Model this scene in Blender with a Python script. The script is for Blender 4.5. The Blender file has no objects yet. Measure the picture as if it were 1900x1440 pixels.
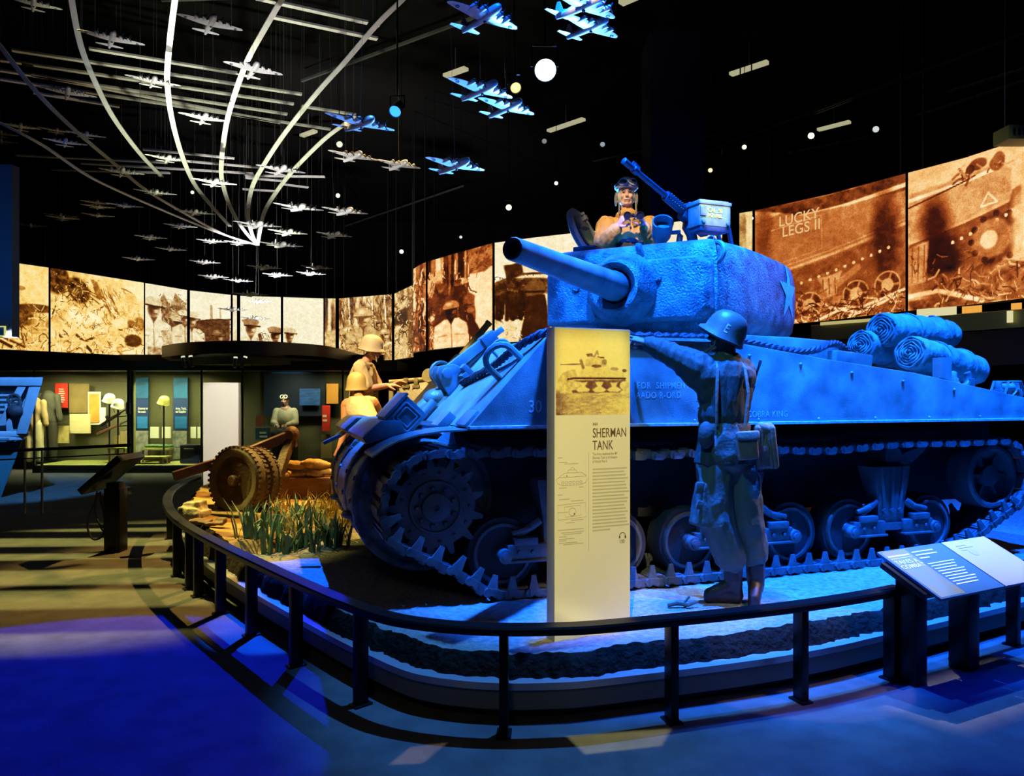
import bpy, bmesh, math, random
import numpy as np
from mathutils import Matrix, Vector, Euler
from mathutils.bvhtree import BVHTree
PI=math.pi; R=math.radians
random.seed(7)
scn=bpy.context.scene
COL=scn.collection
V=Vector
# ------------------------------------------------------------------ camera, world, exposure, lights
F=1420.0; CX=950.0; HY=725.0; CZ=1.72          # focal length in pixels of a 1900 x 1440 frame, horizon row, eye height
def at(x,y,Y):
    "point at distance Y in front of the camera that the pixel (x, y) looks at"
    return V(((x-CX)/F*Y, Y, CZ+(HY-y)/F*Y))
def atz(x,y,z):
    "point at height z that the pixel looks at"
    Y=(CZ-z)*F/(y-HY); return at(x,y,Y)
cam=bpy.data.cameras.new('camera'); camo=bpy.data.objects.new('camera',cam); COL.objects.link(camo)
cam.sensor_width=36; cam.lens=F/1900*36; cam.shift_y=5/1900; cam.clip_end=120
camo.location=(0,0,CZ); camo.rotation_euler=(R(90),0,0)
scn.camera=camo
w=bpy.data.worlds.new('dark_hall'); scn.world=w; w.use_nodes=True
w.node_tree.nodes['Background'].inputs[0].default_value=(.25,.3,.45,1); w.node_tree.nodes['Background'].inputs[1].default_value=.0035
scn.view_settings.view_transform='Standard'; scn.view_settings.look='None'; scn.view_settings.gamma=1
scn.view_settings.use_curve_mapping=False; scn.view_settings.exposure=0
scn.cycles.use_denoising=True
try: scn.cycles.denoiser='OPENIMAGEDENOISE'
except Exception: pass
scn.cycles.max_bounces=5; scn.cycles.diffuse_bounces=3; scn.cycles.glossy_bounces=3; scn.cycles.transparent_max_bounces=10
scn.cycles.sample_clamp_indirect=4; scn.cycles.caustics_reflective=False; scn.cycles.caustics_refractive=False
BLUE=(.003,.10,1.0); DEEP=(.002,.016,1.0); SKYB=(.05,.28,1.0); WARM=(1,.68,.22); AMBER=(1,.56,.12); CREAM=(1,.86,.48); WHITE=(1,.94,.86); GREENY=(.85,.9,.35); PINK=(1,.68,.62)
def spot(name,loc,tgt,col,watt,deg,blend=.25,r=.06):
    l=bpy.data.lights.new(name,'SPOT'); l.energy=watt; l.color=col; l.spot_size=R(deg); l.spot_blend=blend; l.shadow_soft_size=r
    o=bpy.data.objects.new(name,l); COL.objects.link(o); o.location=loc
    o.rotation_euler=(V(tgt)-V(loc)).to_track_quat('-Z','Y').to_euler(); return o
def area(name,loc,tgt,col,watt,sx,sy,spread=180):
    l=bpy.data.lights.new(name,'AREA'); l.shape='RECTANGLE'; l.size=sx; l.size_y=sy; l.energy=watt; l.color=col; l.spread=R(spread)
    o=bpy.data.objects.new(name,l); COL.objects.link(o); o.location=loc
    o.rotation_euler=(V(tgt)-V(loc)).to_track_quat('-Z','Y').to_euler(); return o
# blue wash on the tank: rows of lamps high above its left side
spot('blue_wash_side',(.62,4.5,7.4),(1.05,6.0,1.3),BLUE,19000,40,.6,.06)
spot('blue_wash_middle',(2.9,4.8,7.4),(2.9,6.6,1.3),BLUE,16000,42,.6,.06)
spot('blue_wash_rear',(4.9,5.4,7.4),(4.8,7.2,1.2),BLUE,13000,44,.6,.06)
spot('blue_wash_turret',(-1.5,3.9,7.8),(1.2,6.5,2.35),BLUE,4200,23,.5,.03)
spot('blue_wash_glacis',(-2.2,5.9,7.4),(-.45,6.4,1.6),SKYB,9000,18,.35,.05)
spot('blue_wash_bow',(-1.9,4.3,7.2),(.1,5.9,1.0),BLUE,1500,22,.6,.06)
spot('blue_wash_sand',(-1.2,9.4,7.0),(-1.62,5.85,.3),BLUE,15000,9,.2,.03)
spot('blue_low_sand',(.9,5.05,7.4),(.55,4.6,.3),SKYB,3600,30,.5,.05)
spot('blue_near_sand',(3.1,6.1,7.6),(2.75,5.35,.3),SKYB,3600,32,.5,.05)
# floor washes
spot('blue_floor_right',(6.9,2.2,6.5),(3.4,2.5,0),DEEP,3600,34,.3,.15)
spot('blue_floor_front',(-.2,-1.2,6.5),(.4,2.4,0),(.03,.08,1),150,56,.8,.2)
# warm accents
spot('warm_panel',(-.3,-.6,5.6),(.47,4.35,1.15),(1,.85,.40),2300,24,.1,.006)
spot('warm_diorama',(-.9,11.6,7.4),(-2.6,8.0,.4),AMBER,5200,30,.5,.04)
spot('warm_crew',(-2.9,4.6,7.3),(-1.5,9.2,1.9),(1,.74,.40),5200,19,.5,.05)
spot('warm_commander',(-.6,2.6,6.3),(1.1,7.3,3.42),(1,.74,.42),2300,9,.3,.04)
spot('pink_soldier',(4.2,5.4,4.6),(1.6,5.1,1.25),PINK,700,17,.5,.05)
spot('white_reader',(3.2,7.2,6.6),(2.83,4.72,.66),WHITE,2300,16,.05,.006)
spot('pink_sand',(3.6,2.6,6.0),(1.75,4.55,.3),PINK,420,12,.12,.012)
spot('warm_rail_pool',(.7,1.6,6.6),(.55,3.72,0),(1,.92,.42),2200,14,.3,.004)
spot('pink_floor',(-1.6,1.2,6.8),(-.52,3.60,0),(1,.66,.42),1500,12,.1,.003)
spot('neutral_fill',(-.8,-2.0,5.0),(.0,3.7,.1),(1,.9,.62),75,34,.9,.3)
# uplights for the hanging aircraft and the ceiling sculpture
spot('blue_uplight_aircraft',(.6,9.9,2.5),(.1,6.3,5.0),(.06,.3,1),4200,66,.5,.1)
spot('white_uplight_strips',(-4.2,8.4,2.3),(-3.4,11.0,6.0),(1,.97,.88),1150,74,.8,.1)
spot('green_uplight_slats',(-4.9,12.0,2.7),(-4.2,12.6,7.0),(.95,.98,.62),1500,84,.7,.1)
spot('white_uplight_aircraft',(-5.3,15.6,2.95),(-5.2,17.8,5.2),WHITE,3000,88,.7,.1)
spot('yellow_floor',(-6.0,8.6,8.0),(-4.2,7.6,0),(1,.88,.22),5600,38,.4,.003)
spot('cool_plants',(-2.3,3.9,6.2),(-2.15,6.9,.5),(.55,.9,1),420,11,.5,.04)
spot('boat_wash',(-5.2,7.6,6.4),(-7.9,12.2,1.3),(.09,.36,1),6000,22,.5,.06)
spot('warm_ammunition_spill',(2.6,2.9,6.6),(1.72,6.6,3.24),(1,.95,.42),2600,4.0,.4,.03)  # added spot standing in for spill from the commander's lamp
spot('blue_reader_floor',(4.9,3.4,6.8),(4.0,4.4,0),(.004,.06,1),1500,20,.4,.06)
spot('teal_soldier_fill',(-.6,2.6,5.4),(1.4,5.1,1.3),(.16,.62,.75),330,17,.5,.05)  # unseen fill added to tint the soldier's back teal
spot('white_uplight_left',(-8.6,13.0,2.6),(-7.6,16.6,5.4),WHITE,1500,64,.7,.1)
# ------------------------------------------------------------------ helpers
def s2l(c):
    c=c/255.0
    return c/12.92 if c<=.04045 else ((c+.055)/1.055)**2.4
def rgb(r,g,b): return (s2l(r),s2l(g),s2l(b),1)
def frame(loc,z,x=None):
    "matrix with its Z axis along z and X as near x as possible"
    z=V(z).normalized(); x=V(x) if x is not None else (V((1,0,0)) if abs(z.x)<.9 else V((0,1,0)))
    y=z.cross(x).normalized(); x=y.cross(z).normalized()
    m=Matrix((x,y,z)).transposed().to_4x4(); m.translation=V(loc); return m
class MB:
    def __init__(s,M=None): s.v=[]; s.f=[]; s.M=M or Matrix()
    def add(s,vs,fs,M=None):
        M=s.M@M if M is not None else s.M
        b=len(s.v); s.v+= [tuple(M@V(p)) for p in vs]; s.f+=[tuple(b+i for i in f) for f in fs]; return s
    def box(s,c,d,M=None,rot=None):
        x,y,z=d[0]/2,d[1]/2,d[2]/2
        vs=[(-x,-y,-z),(x,-y,-z),(x,y,-z),(-x,y,-z),(-x,-y,z),(x,-y,z),(x,y,z),(-x,y,z)]
        m=Matrix.Translation(V(c))
        if rot is not None: m=m@Euler(rot).to_matrix().to_4x4()
        return s.add(vs,[(0,3,2,1),(4,5,6,7),(0,1,5,4),(1,2,6,5),(2,3,7,6),(3,0,4,7)],(M@m) if M is not None else m)
    def lathe(s,prof,M,n=24,cap=True,arc=2*PI):
        vs=[];fs=[];k=len(prof); full=abs(arc-2*PI)<1e-6; nn=n if full else n+1
        for i in range(nn):
            a=arc*i/n
            for r,h in prof: vs.append((r*math.cos(a),r*math.sin(a),h))
        for i in range(n):
            j=(i+1)%nn
            for q in range(k-1): fs.append((i*k+q,j*k+q,j*k+q+1,i*k+q+1))
        if cap and full:
            if prof[0][0]>1e-5: fs.append(tuple(i*k for i in range(n))[::-1])
            if prof[-1][0]>1e-5: fs.append(tuple(i*k+k-1 for i in range(n)))
        return s.add(vs,fs,M)
    def cyl(s,p,q,r,r2=None,n=14,cap=True):
        p=V(p);q=V(q); L=(q-p).length
        return s.lathe([(r,0),(r if r2 is None else r2,L)],frame(p,q-p),n,cap)
    def cap(s,p,q,r,r2=None,n=12):
        "tapered capsule"
        p=V(p);q=V(q);L=(q-p).length; r2=r if r2 is None else r2
        pr=[(max(1e-4,r*math.cos(a)),r*math.sin(a)) for a in [R(-88),R(-60),R(-30),0]]+[(max(1e-4,r2*math.cos(a)),L+r2*math.sin(a)) for a in [0,R(30),R(60),R(88)]]
        return s.lathe(pr,frame(p,q-p if L>1e-6 else (0,0,1)),n)
    def ball(s,c,r,M=None,n=16,rot=None):
        r=(r,r,r) if not hasattr(r,'__len__') else r
        pr=[(math.cos(R(a)),math.sin(R(a))) for a in [-89,-72,-54,-36,-18,0,18,36,54,72,89]]
        m=Matrix.Translation(V(c))
        if rot is not None: m=m@(rot.to_4x4() if isinstance(rot,Matrix) else Euler(rot).to_matrix().to_4x4())
        m=m@Matrix.Diagonal((r[0],r[1],r[2],1))
        return s.lathe(pr,(M@m) if M is not None else m,n)
    def tube(s,pts,r,n=8,closed=False,cap=True,sec=None):
        "sweep a circle (or the section sec, a list of (side, up)) along pts"
        pts=[V(p) for p in pts]; k=len(pts); rr=r if hasattr(r,'__len__') else [r]*k
        vs=[];fs=[]; up=None
        S=sec or [(math.cos(2*PI*i/n),math.sin(2*PI*i/n)) for i in range(n)]; n=len(S)
        for i,p in enumerate(pts):
            a=pts[i-1] if (i>0 or closed) else p; b=pts[(i+1)%k] if (i<k-1 or closed) else p
            t=(b-a).normalized()
            if sec is not None: side=t.cross(V((0,0,1))).normalized(); u=side.cross(t)
            else:
                if up is None: up=V((0,0,1)) if abs(t.z)<.9 else V((1,0,0))
                side=t.cross(up).normalized(); u=side.cross(t).normalized(); up=u
            for c,d in S: vs.append(tuple(p+side*(c*rr[i])+u*(d*rr[i])))
        for i in range(k if closed else k-1):
            j=(i+1)%k
            for q in range(n): fs.append((i*n+q,i*n+(q+1)%n,j*n+(q+1)%n,j*n+q))
        if cap and not closed: fs.append(tuple(range(n))[::-1]); fs.append(tuple((k-1)*n+q for q in range(n)))
        return s.add(vs,fs)
    def torus(s,c,axis,Rr,r,n=24,m=8,a0=0,a1=2*PI,x=None):
        M=frame(c,axis,x); full=abs(a1-a0-2*PI)<1e-6
        k=n if full else n+1
        return s.tube([M@V((Rr*math.cos(a0+(a1-a0)*i/n),Rr*math.sin(a0+(a1-a0)*i/n),0)) for i in range(k)],r,m,closed=full)
    def prism(s,poly,h0,h1,M=None):
        "polygon in XY pulled from z=h0 to z=h1"
        n=len(poly)
        vs=[(x,y,h0) for x,y in poly]+[(x,y,h1) for x,y in poly]
        fs=[tuple(range(n))[::-1],tuple(range(n,2*n))]+[(i,(i+1)%n,n+(i+1)%n,n+i) for i in range(n)]
        return s.add(vs,fs,M)
    def loft(s,rings,cap=True):
        n=len(rings[0]); vs=[p for r in rings for p in r]; fs=[]
        for i in range(len(rings)-1):
            for q in range(n): fs.append((i*n+q,i*n+(q+1)%n,(i+1)*n+(q+1)%n,(i+1)*n+q))
        if cap: fs.append(tuple(range(n))[::-1]); fs.append(tuple((len(rings)-1)*n+q for q in range(n)))
        return s.add(vs,fs)
    def mesh(s,name,bevel=0,seg=2,fix=True,sub=0):
        me=bpy.data.meshes.new(name); me.from_pydata(s.v,[],s.f); 
        bm=bmesh.new(); bm.from_mesh(me)
        if fix: bmesh.ops.recalc_face_normals(bm,faces=bm.faces)
        if bevel:
            es=[e for e in bm.edges if len(e.link_faces)==2 and e.calc_face_angle(0)>R(28)]
            bmesh.ops.bevel(bm,geom=es,offset=bevel,segments=seg,affect='EDGES',profile=.6,clamp_overlap=True)
        if sub: bmesh.ops.subdivide_edges(bm,edges=bm.edges[:],cuts=sub,use_grid_fill=True)
        bm.to_mesh(me); bm.free(); return me
    def build(s,name,mat,parent=None,bevel=0,smooth=35,seg=2,fix=True,sub=0):
        return link(name,s.mesh(name,bevel,seg,fix,sub),mat,parent,smooth)
def link(name,me,mat,parent=None,smooth=35):
    if mat is not None: me.materials.append(mat)
    if smooth:
        for p in me.polygons: p.use_smooth=True
        me.set_sharp_from_angle(angle=R(smooth))
    o=bpy.data.objects.new(name,me); COL.objects.link(o)
    if parent is not None: o.parent=parent
    return o
def tag(o,label=None,cat=None,group=None,kind=None):
    if label: o['label']=label
    if cat: o['category']=cat
    if group: o['group']=group
    if kind: o['kind']=kind
    return o
def thing(name,label,cat,loc=(0,0,0),rotz=0,group=None):
    o=bpy.data.objects.new(name,None); o.empty_display_size=.05; COL.objects.link(o); o.location=loc; o.rotation_euler=(0,0,rotz)
    return tag(o,label,cat,group)
def struct(o): o['kind']='structure'; return o
KIDS={}
def copy_thing(root,loc,rotz=None,label=None,scale=None):
    def cp(o,parent):
        c=o.copy(); COL.objects.link(c); c.parent=parent
        for ch in KIDS.setdefault(o.name,list(o.children)): cp(ch,c)
        return c
    r=cp(root,None); r.location=loc
    if rotz is not None: r.rotation_euler=(r.rotation_euler[0],r.rotation_euler[1],rotz)
    if scale: r.scale=(scale,)*3
    if label: r['label']=label
    return r
def blob(name,fill,mat,parent=None,voxel=.01,smooth_it=2,noise=0,nscale=6,seed=0,fold=None):
    "one continuous surface grown round the overlapping shapes that fill(mb) adds"
    mb=MB(); fill(mb); me=bpy.data.meshes.new('tmp'); me.from_pydata(mb.v,[],mb.f)
    bm=bmesh.new(); bm.from_mesh(me); bmesh.ops.recalc_face_normals(bm,faces=bm.faces); bm.to_mesh(me); bm.free()
    o=bpy.data.objects.new('tmp',me); COL.objects.link(o)
    m=o.modifiers.new('r','REMESH'); m.mode='VOXEL'; m.voxel_size=voxel
    if smooth_it: q=o.modifiers.new('s','SMOOTH'); q.iterations=smooth_it; q.factor=.5
    dg=bpy.context.evaluated_depsgraph_get(); dg.update()
    out=bpy.data.meshes.new_from_object(o.evaluated_get(dg)); out.name=name
    bpy.data.objects.remove(o); bpy.data.meshes.remove(me)
    if noise:
        from mathutils import noise as nz
        off=V((seed*3.7,seed*1.9,0))
        nn=[v.normal.copy() for v in out.vertices]
        for v,n in zip(out.vertices,nn):
            p=v.co
            q=V((p.x*nscale,p.y*nscale,p.z*nscale*(.6 if fold is None else fold))); d=nz.noise(q+off)
            d=(1-abs(d)*2.2)*.6+nz.noise(q*2.3+off)*.4
            v.co=p+n*(d*noise)
    return link(name,out,mat,parent,80)
def text(body,size,M,mat,parent=None,name='lettering',ext=.0015,sx=1,align='LEFT',space=1,bold=.006):
    cu=bpy.data.curves.new('t','FONT'); cu.body=body; cu.size=size; cu.extrude=ext; cu.align_x=align; cu.space_line=.92; cu.space_character=space; cu.offset=size*bold
    o=bpy.data.objects.new('t',cu); COL.objects.link(o)
    dg=bpy.context.evaluated_depsgraph_get(); dg.update()
    me=bpy.data.meshes.new_from_object(o.evaluated_get(dg)); bpy.data.objects.remove(o); bpy.data.curves.remove(cu)
    me.name=name; me.transform(M@Matrix.Diagonal((sx,1,1,1)))
    return link(name,me,mat,parent,0)
def wrap(o,target,dirn,off=.004,sub=0):
    "lay a flat decal mesh onto the surface of target (both in the same local space) along dirn"
    if sub:
        bm=bmesh.new(); bm.from_mesh(o.data); bmesh.ops.triangulate(bm,faces=bm.faces)
        for _ in range(sub): bmesh.ops.subdivide_edges(bm,edges=bm.edges[:],cuts=1)
        bm.to_mesh(o.data); bm.free()
    tm=target.data; tv=[v.co.copy() for v in tm.vertices]; t=BVHTree.FromPolygons(tv,[tuple(p.vertices) for p in tm.polygons])
    d=V(dirn).normalized()
    for v in o.data.vertices:
        h=t.ray_cast(v.co-d*1.0,d)
        if h[0] is not None: v.co=h[0]-d*off
# ------------------------------------------------------------------ materials
def nodes(name):
    m=bpy.data.materials.new(name); m.use_nodes=True; nt=m.node_tree; return m,nt,nt.nodes['Principled BSDF']
def mat(name,c,rough=.6,metal=0,spec=.5,var=0,vscale=4,bump=0,bscale=40,emit=0,c2=None,detail=4,stretch=(1,1,1),trans=0):
    m,nt,b=nodes(name); N=nt.nodes; L=nt.links
    b.inputs['Base Color'].default_value=c; b.inputs['Roughness'].default_value=rough; b.inputs['Metallic'].default_value=metal
    b.inputs['Specular IOR Level'].default_value=spec
    if trans: b.inputs['Transmission Weight'].default_value=trans
    if emit: b.inputs['Emission Color'].default_value=c; b.inputs['Emission Strength'].default_value=emit
    if var or bump:
        tc=N.new('ShaderNodeTexCoord'); mp=N.new('ShaderNodeMapping'); mp.inputs['Scale'].default_value=stretch; L.new(tc.outputs['Object'],mp.inputs['Vector'])
    if var:
        n=N.new('ShaderNodeTexNoise'); n.inputs['Scale'].default_value=vscale; n.inputs['Detail'].default_value=detail; L.new(mp.outputs[0],n.inputs['Vector'])
        r=N.new('ShaderNodeValToRGB'); r.color_ramp.elements[0].position=.32; r.color_ramp.elements[1].position=.68
        d=c2 or tuple(x*(1-var) for x in c[:3])+(1,)
        r.color_ramp.elements[0].color=d; r.color_ramp.elements[1].color=c
        L.new(n.outputs['Fac'],r.inputs['Fac']); L.new(r.outputs['Color'],b.inputs['Base Color'])
    if bump:
        n2=N.new('ShaderNodeTexNoise'); n2.inputs['Scale'].default_value=bscale; n2.inputs['Detail'].default_value=5; L.new(mp.outputs[0],n2.inputs['Vector'])
        bp=N.new('ShaderNodeBump'); bp.inputs['Strength'].default_value=bump; bp.inputs['Distance'].default_value=.02
        L.new(n2.outputs['Fac'],bp.inputs['Height']); L.new(bp.outputs['Normal'],b.inputs['Normal'])
    return m
def painted(name,emit=0,rough=.6,spec=.3):
    "colour from the mesh's own printed picture; a lit transparency when emit is set"
    m,nt,b=nodes(name); a=nt.nodes.new('ShaderNodeAttribute'); a.attribute_name='Col'
    nt.links.new(a.outputs['Color'],b.inputs['Base Color']); b.inputs['Roughness'].default_value=rough; b.inputs['Specular IOR Level'].default_value=spec
    if emit: nt.links.new(a.outputs['Color'],b.inputs['Emission Color']); b.inputs['Emission Strength'].default_value=emit; b.inputs['Base Color'].default_value=(.02,.02,.02,1); nt.links.remove(b.inputs['Base Color'].links[0])
    return m
def glow(name,c,k):
    m,nt,b=nodes(name); b.inputs['Base Color'].default_value=(.1,.1,.1,1); b.inputs['Emission Color'].default_value=c; b.inputs['Emission Strength'].default_value=k; return m
def glassm(name,tint=(.9,.95,.93,1),refl=.06):
    m=bpy.data.materials.new(name); m.use_nodes=True; nt=m.node_tree; N=nt.nodes; N.remove(N['Principled BSDF'])
    t=N.new('ShaderNodeBsdfTransparent'); t.inputs[0].default_value=tint; g=N.new('ShaderNodeBsdfGlossy'); g.inputs['Roughness'].default_value=.02; g.inputs[0].default_value=(.8,.85,.85,1)
    mx=N.new('ShaderNodeMixShader'); mx.inputs[0].default_value=refl; nt.links.new(t.outputs[0],mx.inputs[1]); nt.links.new(g.outputs[0],mx.inputs[2]); nt.links.new(mx.outputs[0],N['Material Output'].inputs[0]); return m
G={}
def g(n): return G[n]
G['tank']=mat('olive_tank_paint',rgb(152,154,142),.34,0,.6,var=.35,vscale=4,bump=.22,bscale=120,c2=rgb(92,96,90),detail=10)
G['cast']=mat('rough_cast_armour',rgb(156,158,146),.32,0,.7,var=.35,vscale=7,bump=1.0,bscale=62,c2=rgb(70,74,72),detail=10)
G['tank_dark']=mat('worn_dark_steel',rgb(105,106,104),.45,.2,.5,var=.4,vscale=8,bump=.3,bscale=30)
G['tank_deep']=mat('shade_darkened_steel',rgb(60,62,60),.55,.1,.4,var=.4,vscale=8,bump=.2,bscale=30)  # darker steel: the shade under the hull is put into the colour
G['rubber']=mat('black_rubber',rgb(55,55,57),.7,0,.3,var=.3,vscale=10,bump=.2)
G['dusty']=mat('bright_edge_paint',rgb(214,216,210),.6,var=.45,vscale=30)  # pale tone puts the bright hull edge lines into the colour
G['stencil']=mat('white_stencil_paint',rgb(225,228,225),.6,var=.4,vscale=60)
G['bore']=mat('black_bore',rgb(6,6,8),.8)
G['cable']=mat('steel_cable',rgb(60,60,66),.5,.3,bump=.5,bscale=120)
G['canvas']=mat('tarpaulin_canvas',rgb(140,145,132),.75,0,.3,var=.35,vscale=9,bump=.5,bscale=25)
G['sand']=mat('pale_sand',rgb(158,155,145),.85,0,.3,var=.45,vscale=26,bump=1.0,bscale=60,detail=8)
G['soil']=mat('dark_soil',rgb(46,38,30),.95,0,.1,var=.5,vscale=18,bump=1,bscale=30)
G['plinth']=mat('grey_plinth_panel',rgb(112,112,104),.55,0,.4,var=.1,vscale=2)
G['trim']=mat('brushed_metal_edge',rgb(190,190,190),.35,.6)
G['black']=mat('black_paint',rgb(14,14,17),.4,0,.5)
G['rail']=mat('black_powder_coat',rgb(14,14,17),.36,0,.25)
G['void']=mat('matt_black_ceiling',rgb(4,4,5),.9,0,.1,var=.4,vscale=.8)
G['carpet']=mat('dark_carpet',rgb(98,98,96),.95,0,.1,var=.3,vscale=5,bump=.5,bscale=160,detail=6)
G['alu']=mat('brushed_aluminium',rgb(205,205,205),.42,.55,.5,var=.2,vscale=6)
G['model']=mat('bare_metal_model_skin',rgb(205,206,208),.42,.25,.5)
G['wire']=mat('thin_steel_wire',rgb(84,86,84),.5,.4)
G['skin']=mat('mannequin_skin',rgb(205,150,120),.55,var=.12,vscale=12)
G['skin2']=mat('mannequin_skin_pale',rgb(214,170,140),.55,var=.12,vscale=12)
G['eye']=mat('dark_eye',rgb(25,18,14),.3)
G['lip']=mat('lip',rgb(150,85,72),.5)
G['drab']=mat('olive_field_jacket',rgb(66,74,66),.7,0,.3,var=.12,vscale=5,bump=.35,bscale=60,stretch=(1,1,.3))
G['khaki']=mat('khaki_cotton',rgb(212,164,78),.85,0,.2,var=.25,vscale=10,bump=.4,bscale=22)
G['tan']=mat('tan_cotton_shirt',rgb(205,180,130),.85,0,.2,var=.2,vscale=9,bump=.4,bscale=24)
G['helm']=mat('olive_steel_helmet',rgb(120,120,98),.5,0,.5,var=.2,vscale=14,bump=.15,bscale=70)
G['leather']=mat('dark_brown_leather',rgb(52,38,32),.5,var=.3,vscale=20)
G['web']=mat('webbing_canvas',rgb(128,122,102),.85,var=.25,vscale=20,bump=.3)
G['gun']=mat('olive_gun_paint',rgb(150,138,78),.5,.1,.5,var=.4,vscale=9,bump=.25,bscale=30)
G['gunblue']=mat('dark_gun_steel',rgb(95,97,100),.4,.5,.5,var=.3,vscale=20)
G['rust']=mat('rusty_brown_steel',rgb(118,84,52),.6,.1,var=.5,vscale=10,bump=.4)
G['sandbag']=mat('burlap_sandbag',rgb(205,165,95),.9,0,.1,var=.25,vscale=14,bump=.5,bscale=60)
G['plank']=mat('brown_timber',rgb(150,105,75),.75,var=.3,vscale=7,stretch=(1,1,6),bump=.2)
G['stone']=mat('pale_stone',rgb(190,175,140),.9,var=.3,vscale=12,bump=.5)
G['dirt']=mat('yellow_earth',rgb(176,140,86),.95,0,.1,var=.45,vscale=9,bump=.8,bscale=20,detail=8)
G['leaf']=mat('green_grass_blade',rgb(92,128,84),.6,var=.4,vscale=12)
G['straw']=mat('dry_straw_blade',rgb(205,185,110),.7,var=.3,vscale=12)
G['white']=mat('white_laminate',rgb(226,224,212),.5,0,.3)
G['print']=painted('printed_photograph')
G['mural']=painted('backlit_photograph',1.0)
G['ink']=mat('brown_ink',rgb(98,78,44),.7)
G['inklight']=mat('pale_brown_ink',rgb(150,142,104),.7)
G['blueink']=mat('blue_panel_print',rgb(30,105,165),.6)
G['navy']=mat('navy_panel_print',rgb(14,44,92),.6)
G['red']=mat('red_panel_print',rgb(205,46,20),.6)
G['teal']=mat('teal_board',rgb(62,112,136),.5)
G['olivewall']=mat('olive_case_lining',rgb(92,90,58),.8,var=.2,vscale=1.2)
G['glass']=glassm('clear_case_glass')
G['box']=mat('olive_ammunition_box',rgb(150,158,130),.5,.1,var=.35,vscale=16)
G['yellow']=mat('yellow_stencil_paint',rgb(240,225,40),.6)
G['boat']=mat('grey_boat_paint',rgb(150,165,178),.4,0,.5,var=.2,vscale=4)
G['ledge']=mat('olive_painted_ledge',rgb(120,118,48),.7,var=.15,vscale=2)
G['wallblue']=mat('blue_grey_wall',rgb(70,90,105),.8,var=.2,vscale=1.5)
# ------------------------------------------------------------------ the hall
def plane(name,pts,m,kind=True):
    o=MB().add(pts,[tuple(range(len(pts)))]).build(name,m,smooth=0,fix=False)
    return struct(o) if kind else o
X0,X1,Y0,Y1,ZC=-15,15,-5,32,8.8
floor=struct(MB().box(((X0+X1)/2,(Y0+Y1)/2,-.1),(X1-X0,Y1-Y0,.2)).build('floor',g('carpet'),smooth=0))
struct(MB().box((0,(Y0+Y1)/2,ZC+.1),(X1-X0,Y1-Y0,.2)).build('ceiling',g('void'),smooth=0))
struct(MB().box((0,Y1+.1,ZC/2),(X1-X0,.2,ZC)).build('wall_back',g('void'),smooth=0))
struct(MB().box((0,Y0-.1,ZC/2),(X1-X0,.2,ZC)).build('wall_front',g('void'),smooth=0))
struct(MB().box((X0-.1,(Y0+Y1)/2,ZC/2),(.2,Y1-Y0,ZC)).build('wall_left',g('void'),smooth=0))
struct(MB().box((X1+.1,(Y0+Y1)/2,ZC/2),(.2,Y1-Y0,ZC)).build('wall_right',g('void'),smooth=0))
# blue partition at the far left, with a small lit exit-style frame on it
pl=at(22,305,13); 
part=struct(MB().box((pl.x-1.5,13.1,(pl.z+at(22,625,13).z)/2),(3,.2,pl.z-at(22,625,13).z)).build('wall_partition',g('wallblue'),smooth=0))
spot('partition_wash',(-8.2,10.4,2.6),(-8.9,13.0,4.4),(.03,.25,1),150,70,.8)
sg=at(2,615,12.95)
sign=thing('wall_sign','small square sign with a glowing yellow edge on the blue partition wall','sign',(sg.x,sg.y,sg.z))
m=MB()
for a,b in (((-.07,-.08),(.08,-.08)),((.08,-.08),(.08,.08)),((.08,.08),(-.07,.08)),((-.07,.08),(-.07,-.08))): m.box(((a[0]+b[0])/2,-.02,(a[1]+b[1])/2),(abs(a[0]-b[0])+.02,.03,abs(a[1]-b[1])+.02))
m.build('sign_frame',glow('sign_edge_light',(.7,.75,.2,1),.8),sign,smooth=0)
MB().box((0,-.005,0),(.15,.02,.16)).build('sign_face',g('blueink'),sign,smooth=0)
# dark blue column behind the turret
cb=at(1206,400,15); ce=at(1308,400,15)
struct(MB().box(((cb.x+ce.x)/2,15.5,ZC/2),(ce.x-cb.x,1,ZC),).build('column',mat('dark_blue_column',rgb(20,22,34),.6,var=.1,vscale=1),bevel=.03))
spot('column_wash',(1.9,11.0,4.0),(3.0,15,5.6),(.004,.02,1),60,40,.9)
# ------------------------------------------------------------------ exhibit island: plinth, earth, railing
RP=[(-4.35,11.0),(-4.28,10.2),(-4.15,9.5),(-3.92,8.75),(-3.6,8.0),(-3.18,7.22),(-2.71,6.52),(-2.16,5.79),(-1.68,5.19),(-1.29,4.71),(-.97,4.34),(-.7,4.06),(-.5,3.93),(-.25,3.85),(0,3.82),(.22,3.83),(.42,3.86),(.83,3.98),(1.21,4.1),(1.6,4.24),(2.0,4.42),(2.32,4.59),(2.85,4.87),(3.5,5.23),(4.3,5.68),(5.2,6.2),(6.3,6.85),(7.5,7.6)]
def catmull(P,k=6):
    P=[V(p).to_3d() if len(p)==2 else V(p) for p in P]; out=[]
    for i in range(len(P)-1):
        a,b,c,d=P[max(i-1,0)],P[i],P[i+1],P[min(i+2,len(P)-1)]
        for j in range(k):
            t=j/k; out.append(.5*((2*b)+(c-a)*t+(2*a-5*b+4*c-d)*t*t+(3*b-a-3*c+d)*t**3))
    out.append(P[-1]); return out
def offset(P,d):
    out=[]
    for i,p in enumerate(P):
        t=(P[min(i+1,len(P)-1)]-P[max(i-1,0)]).normalized(); out.append(p+V((-t.y,t.x,0))*d)
    return out
RPS=catmull(RP,6)
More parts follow.
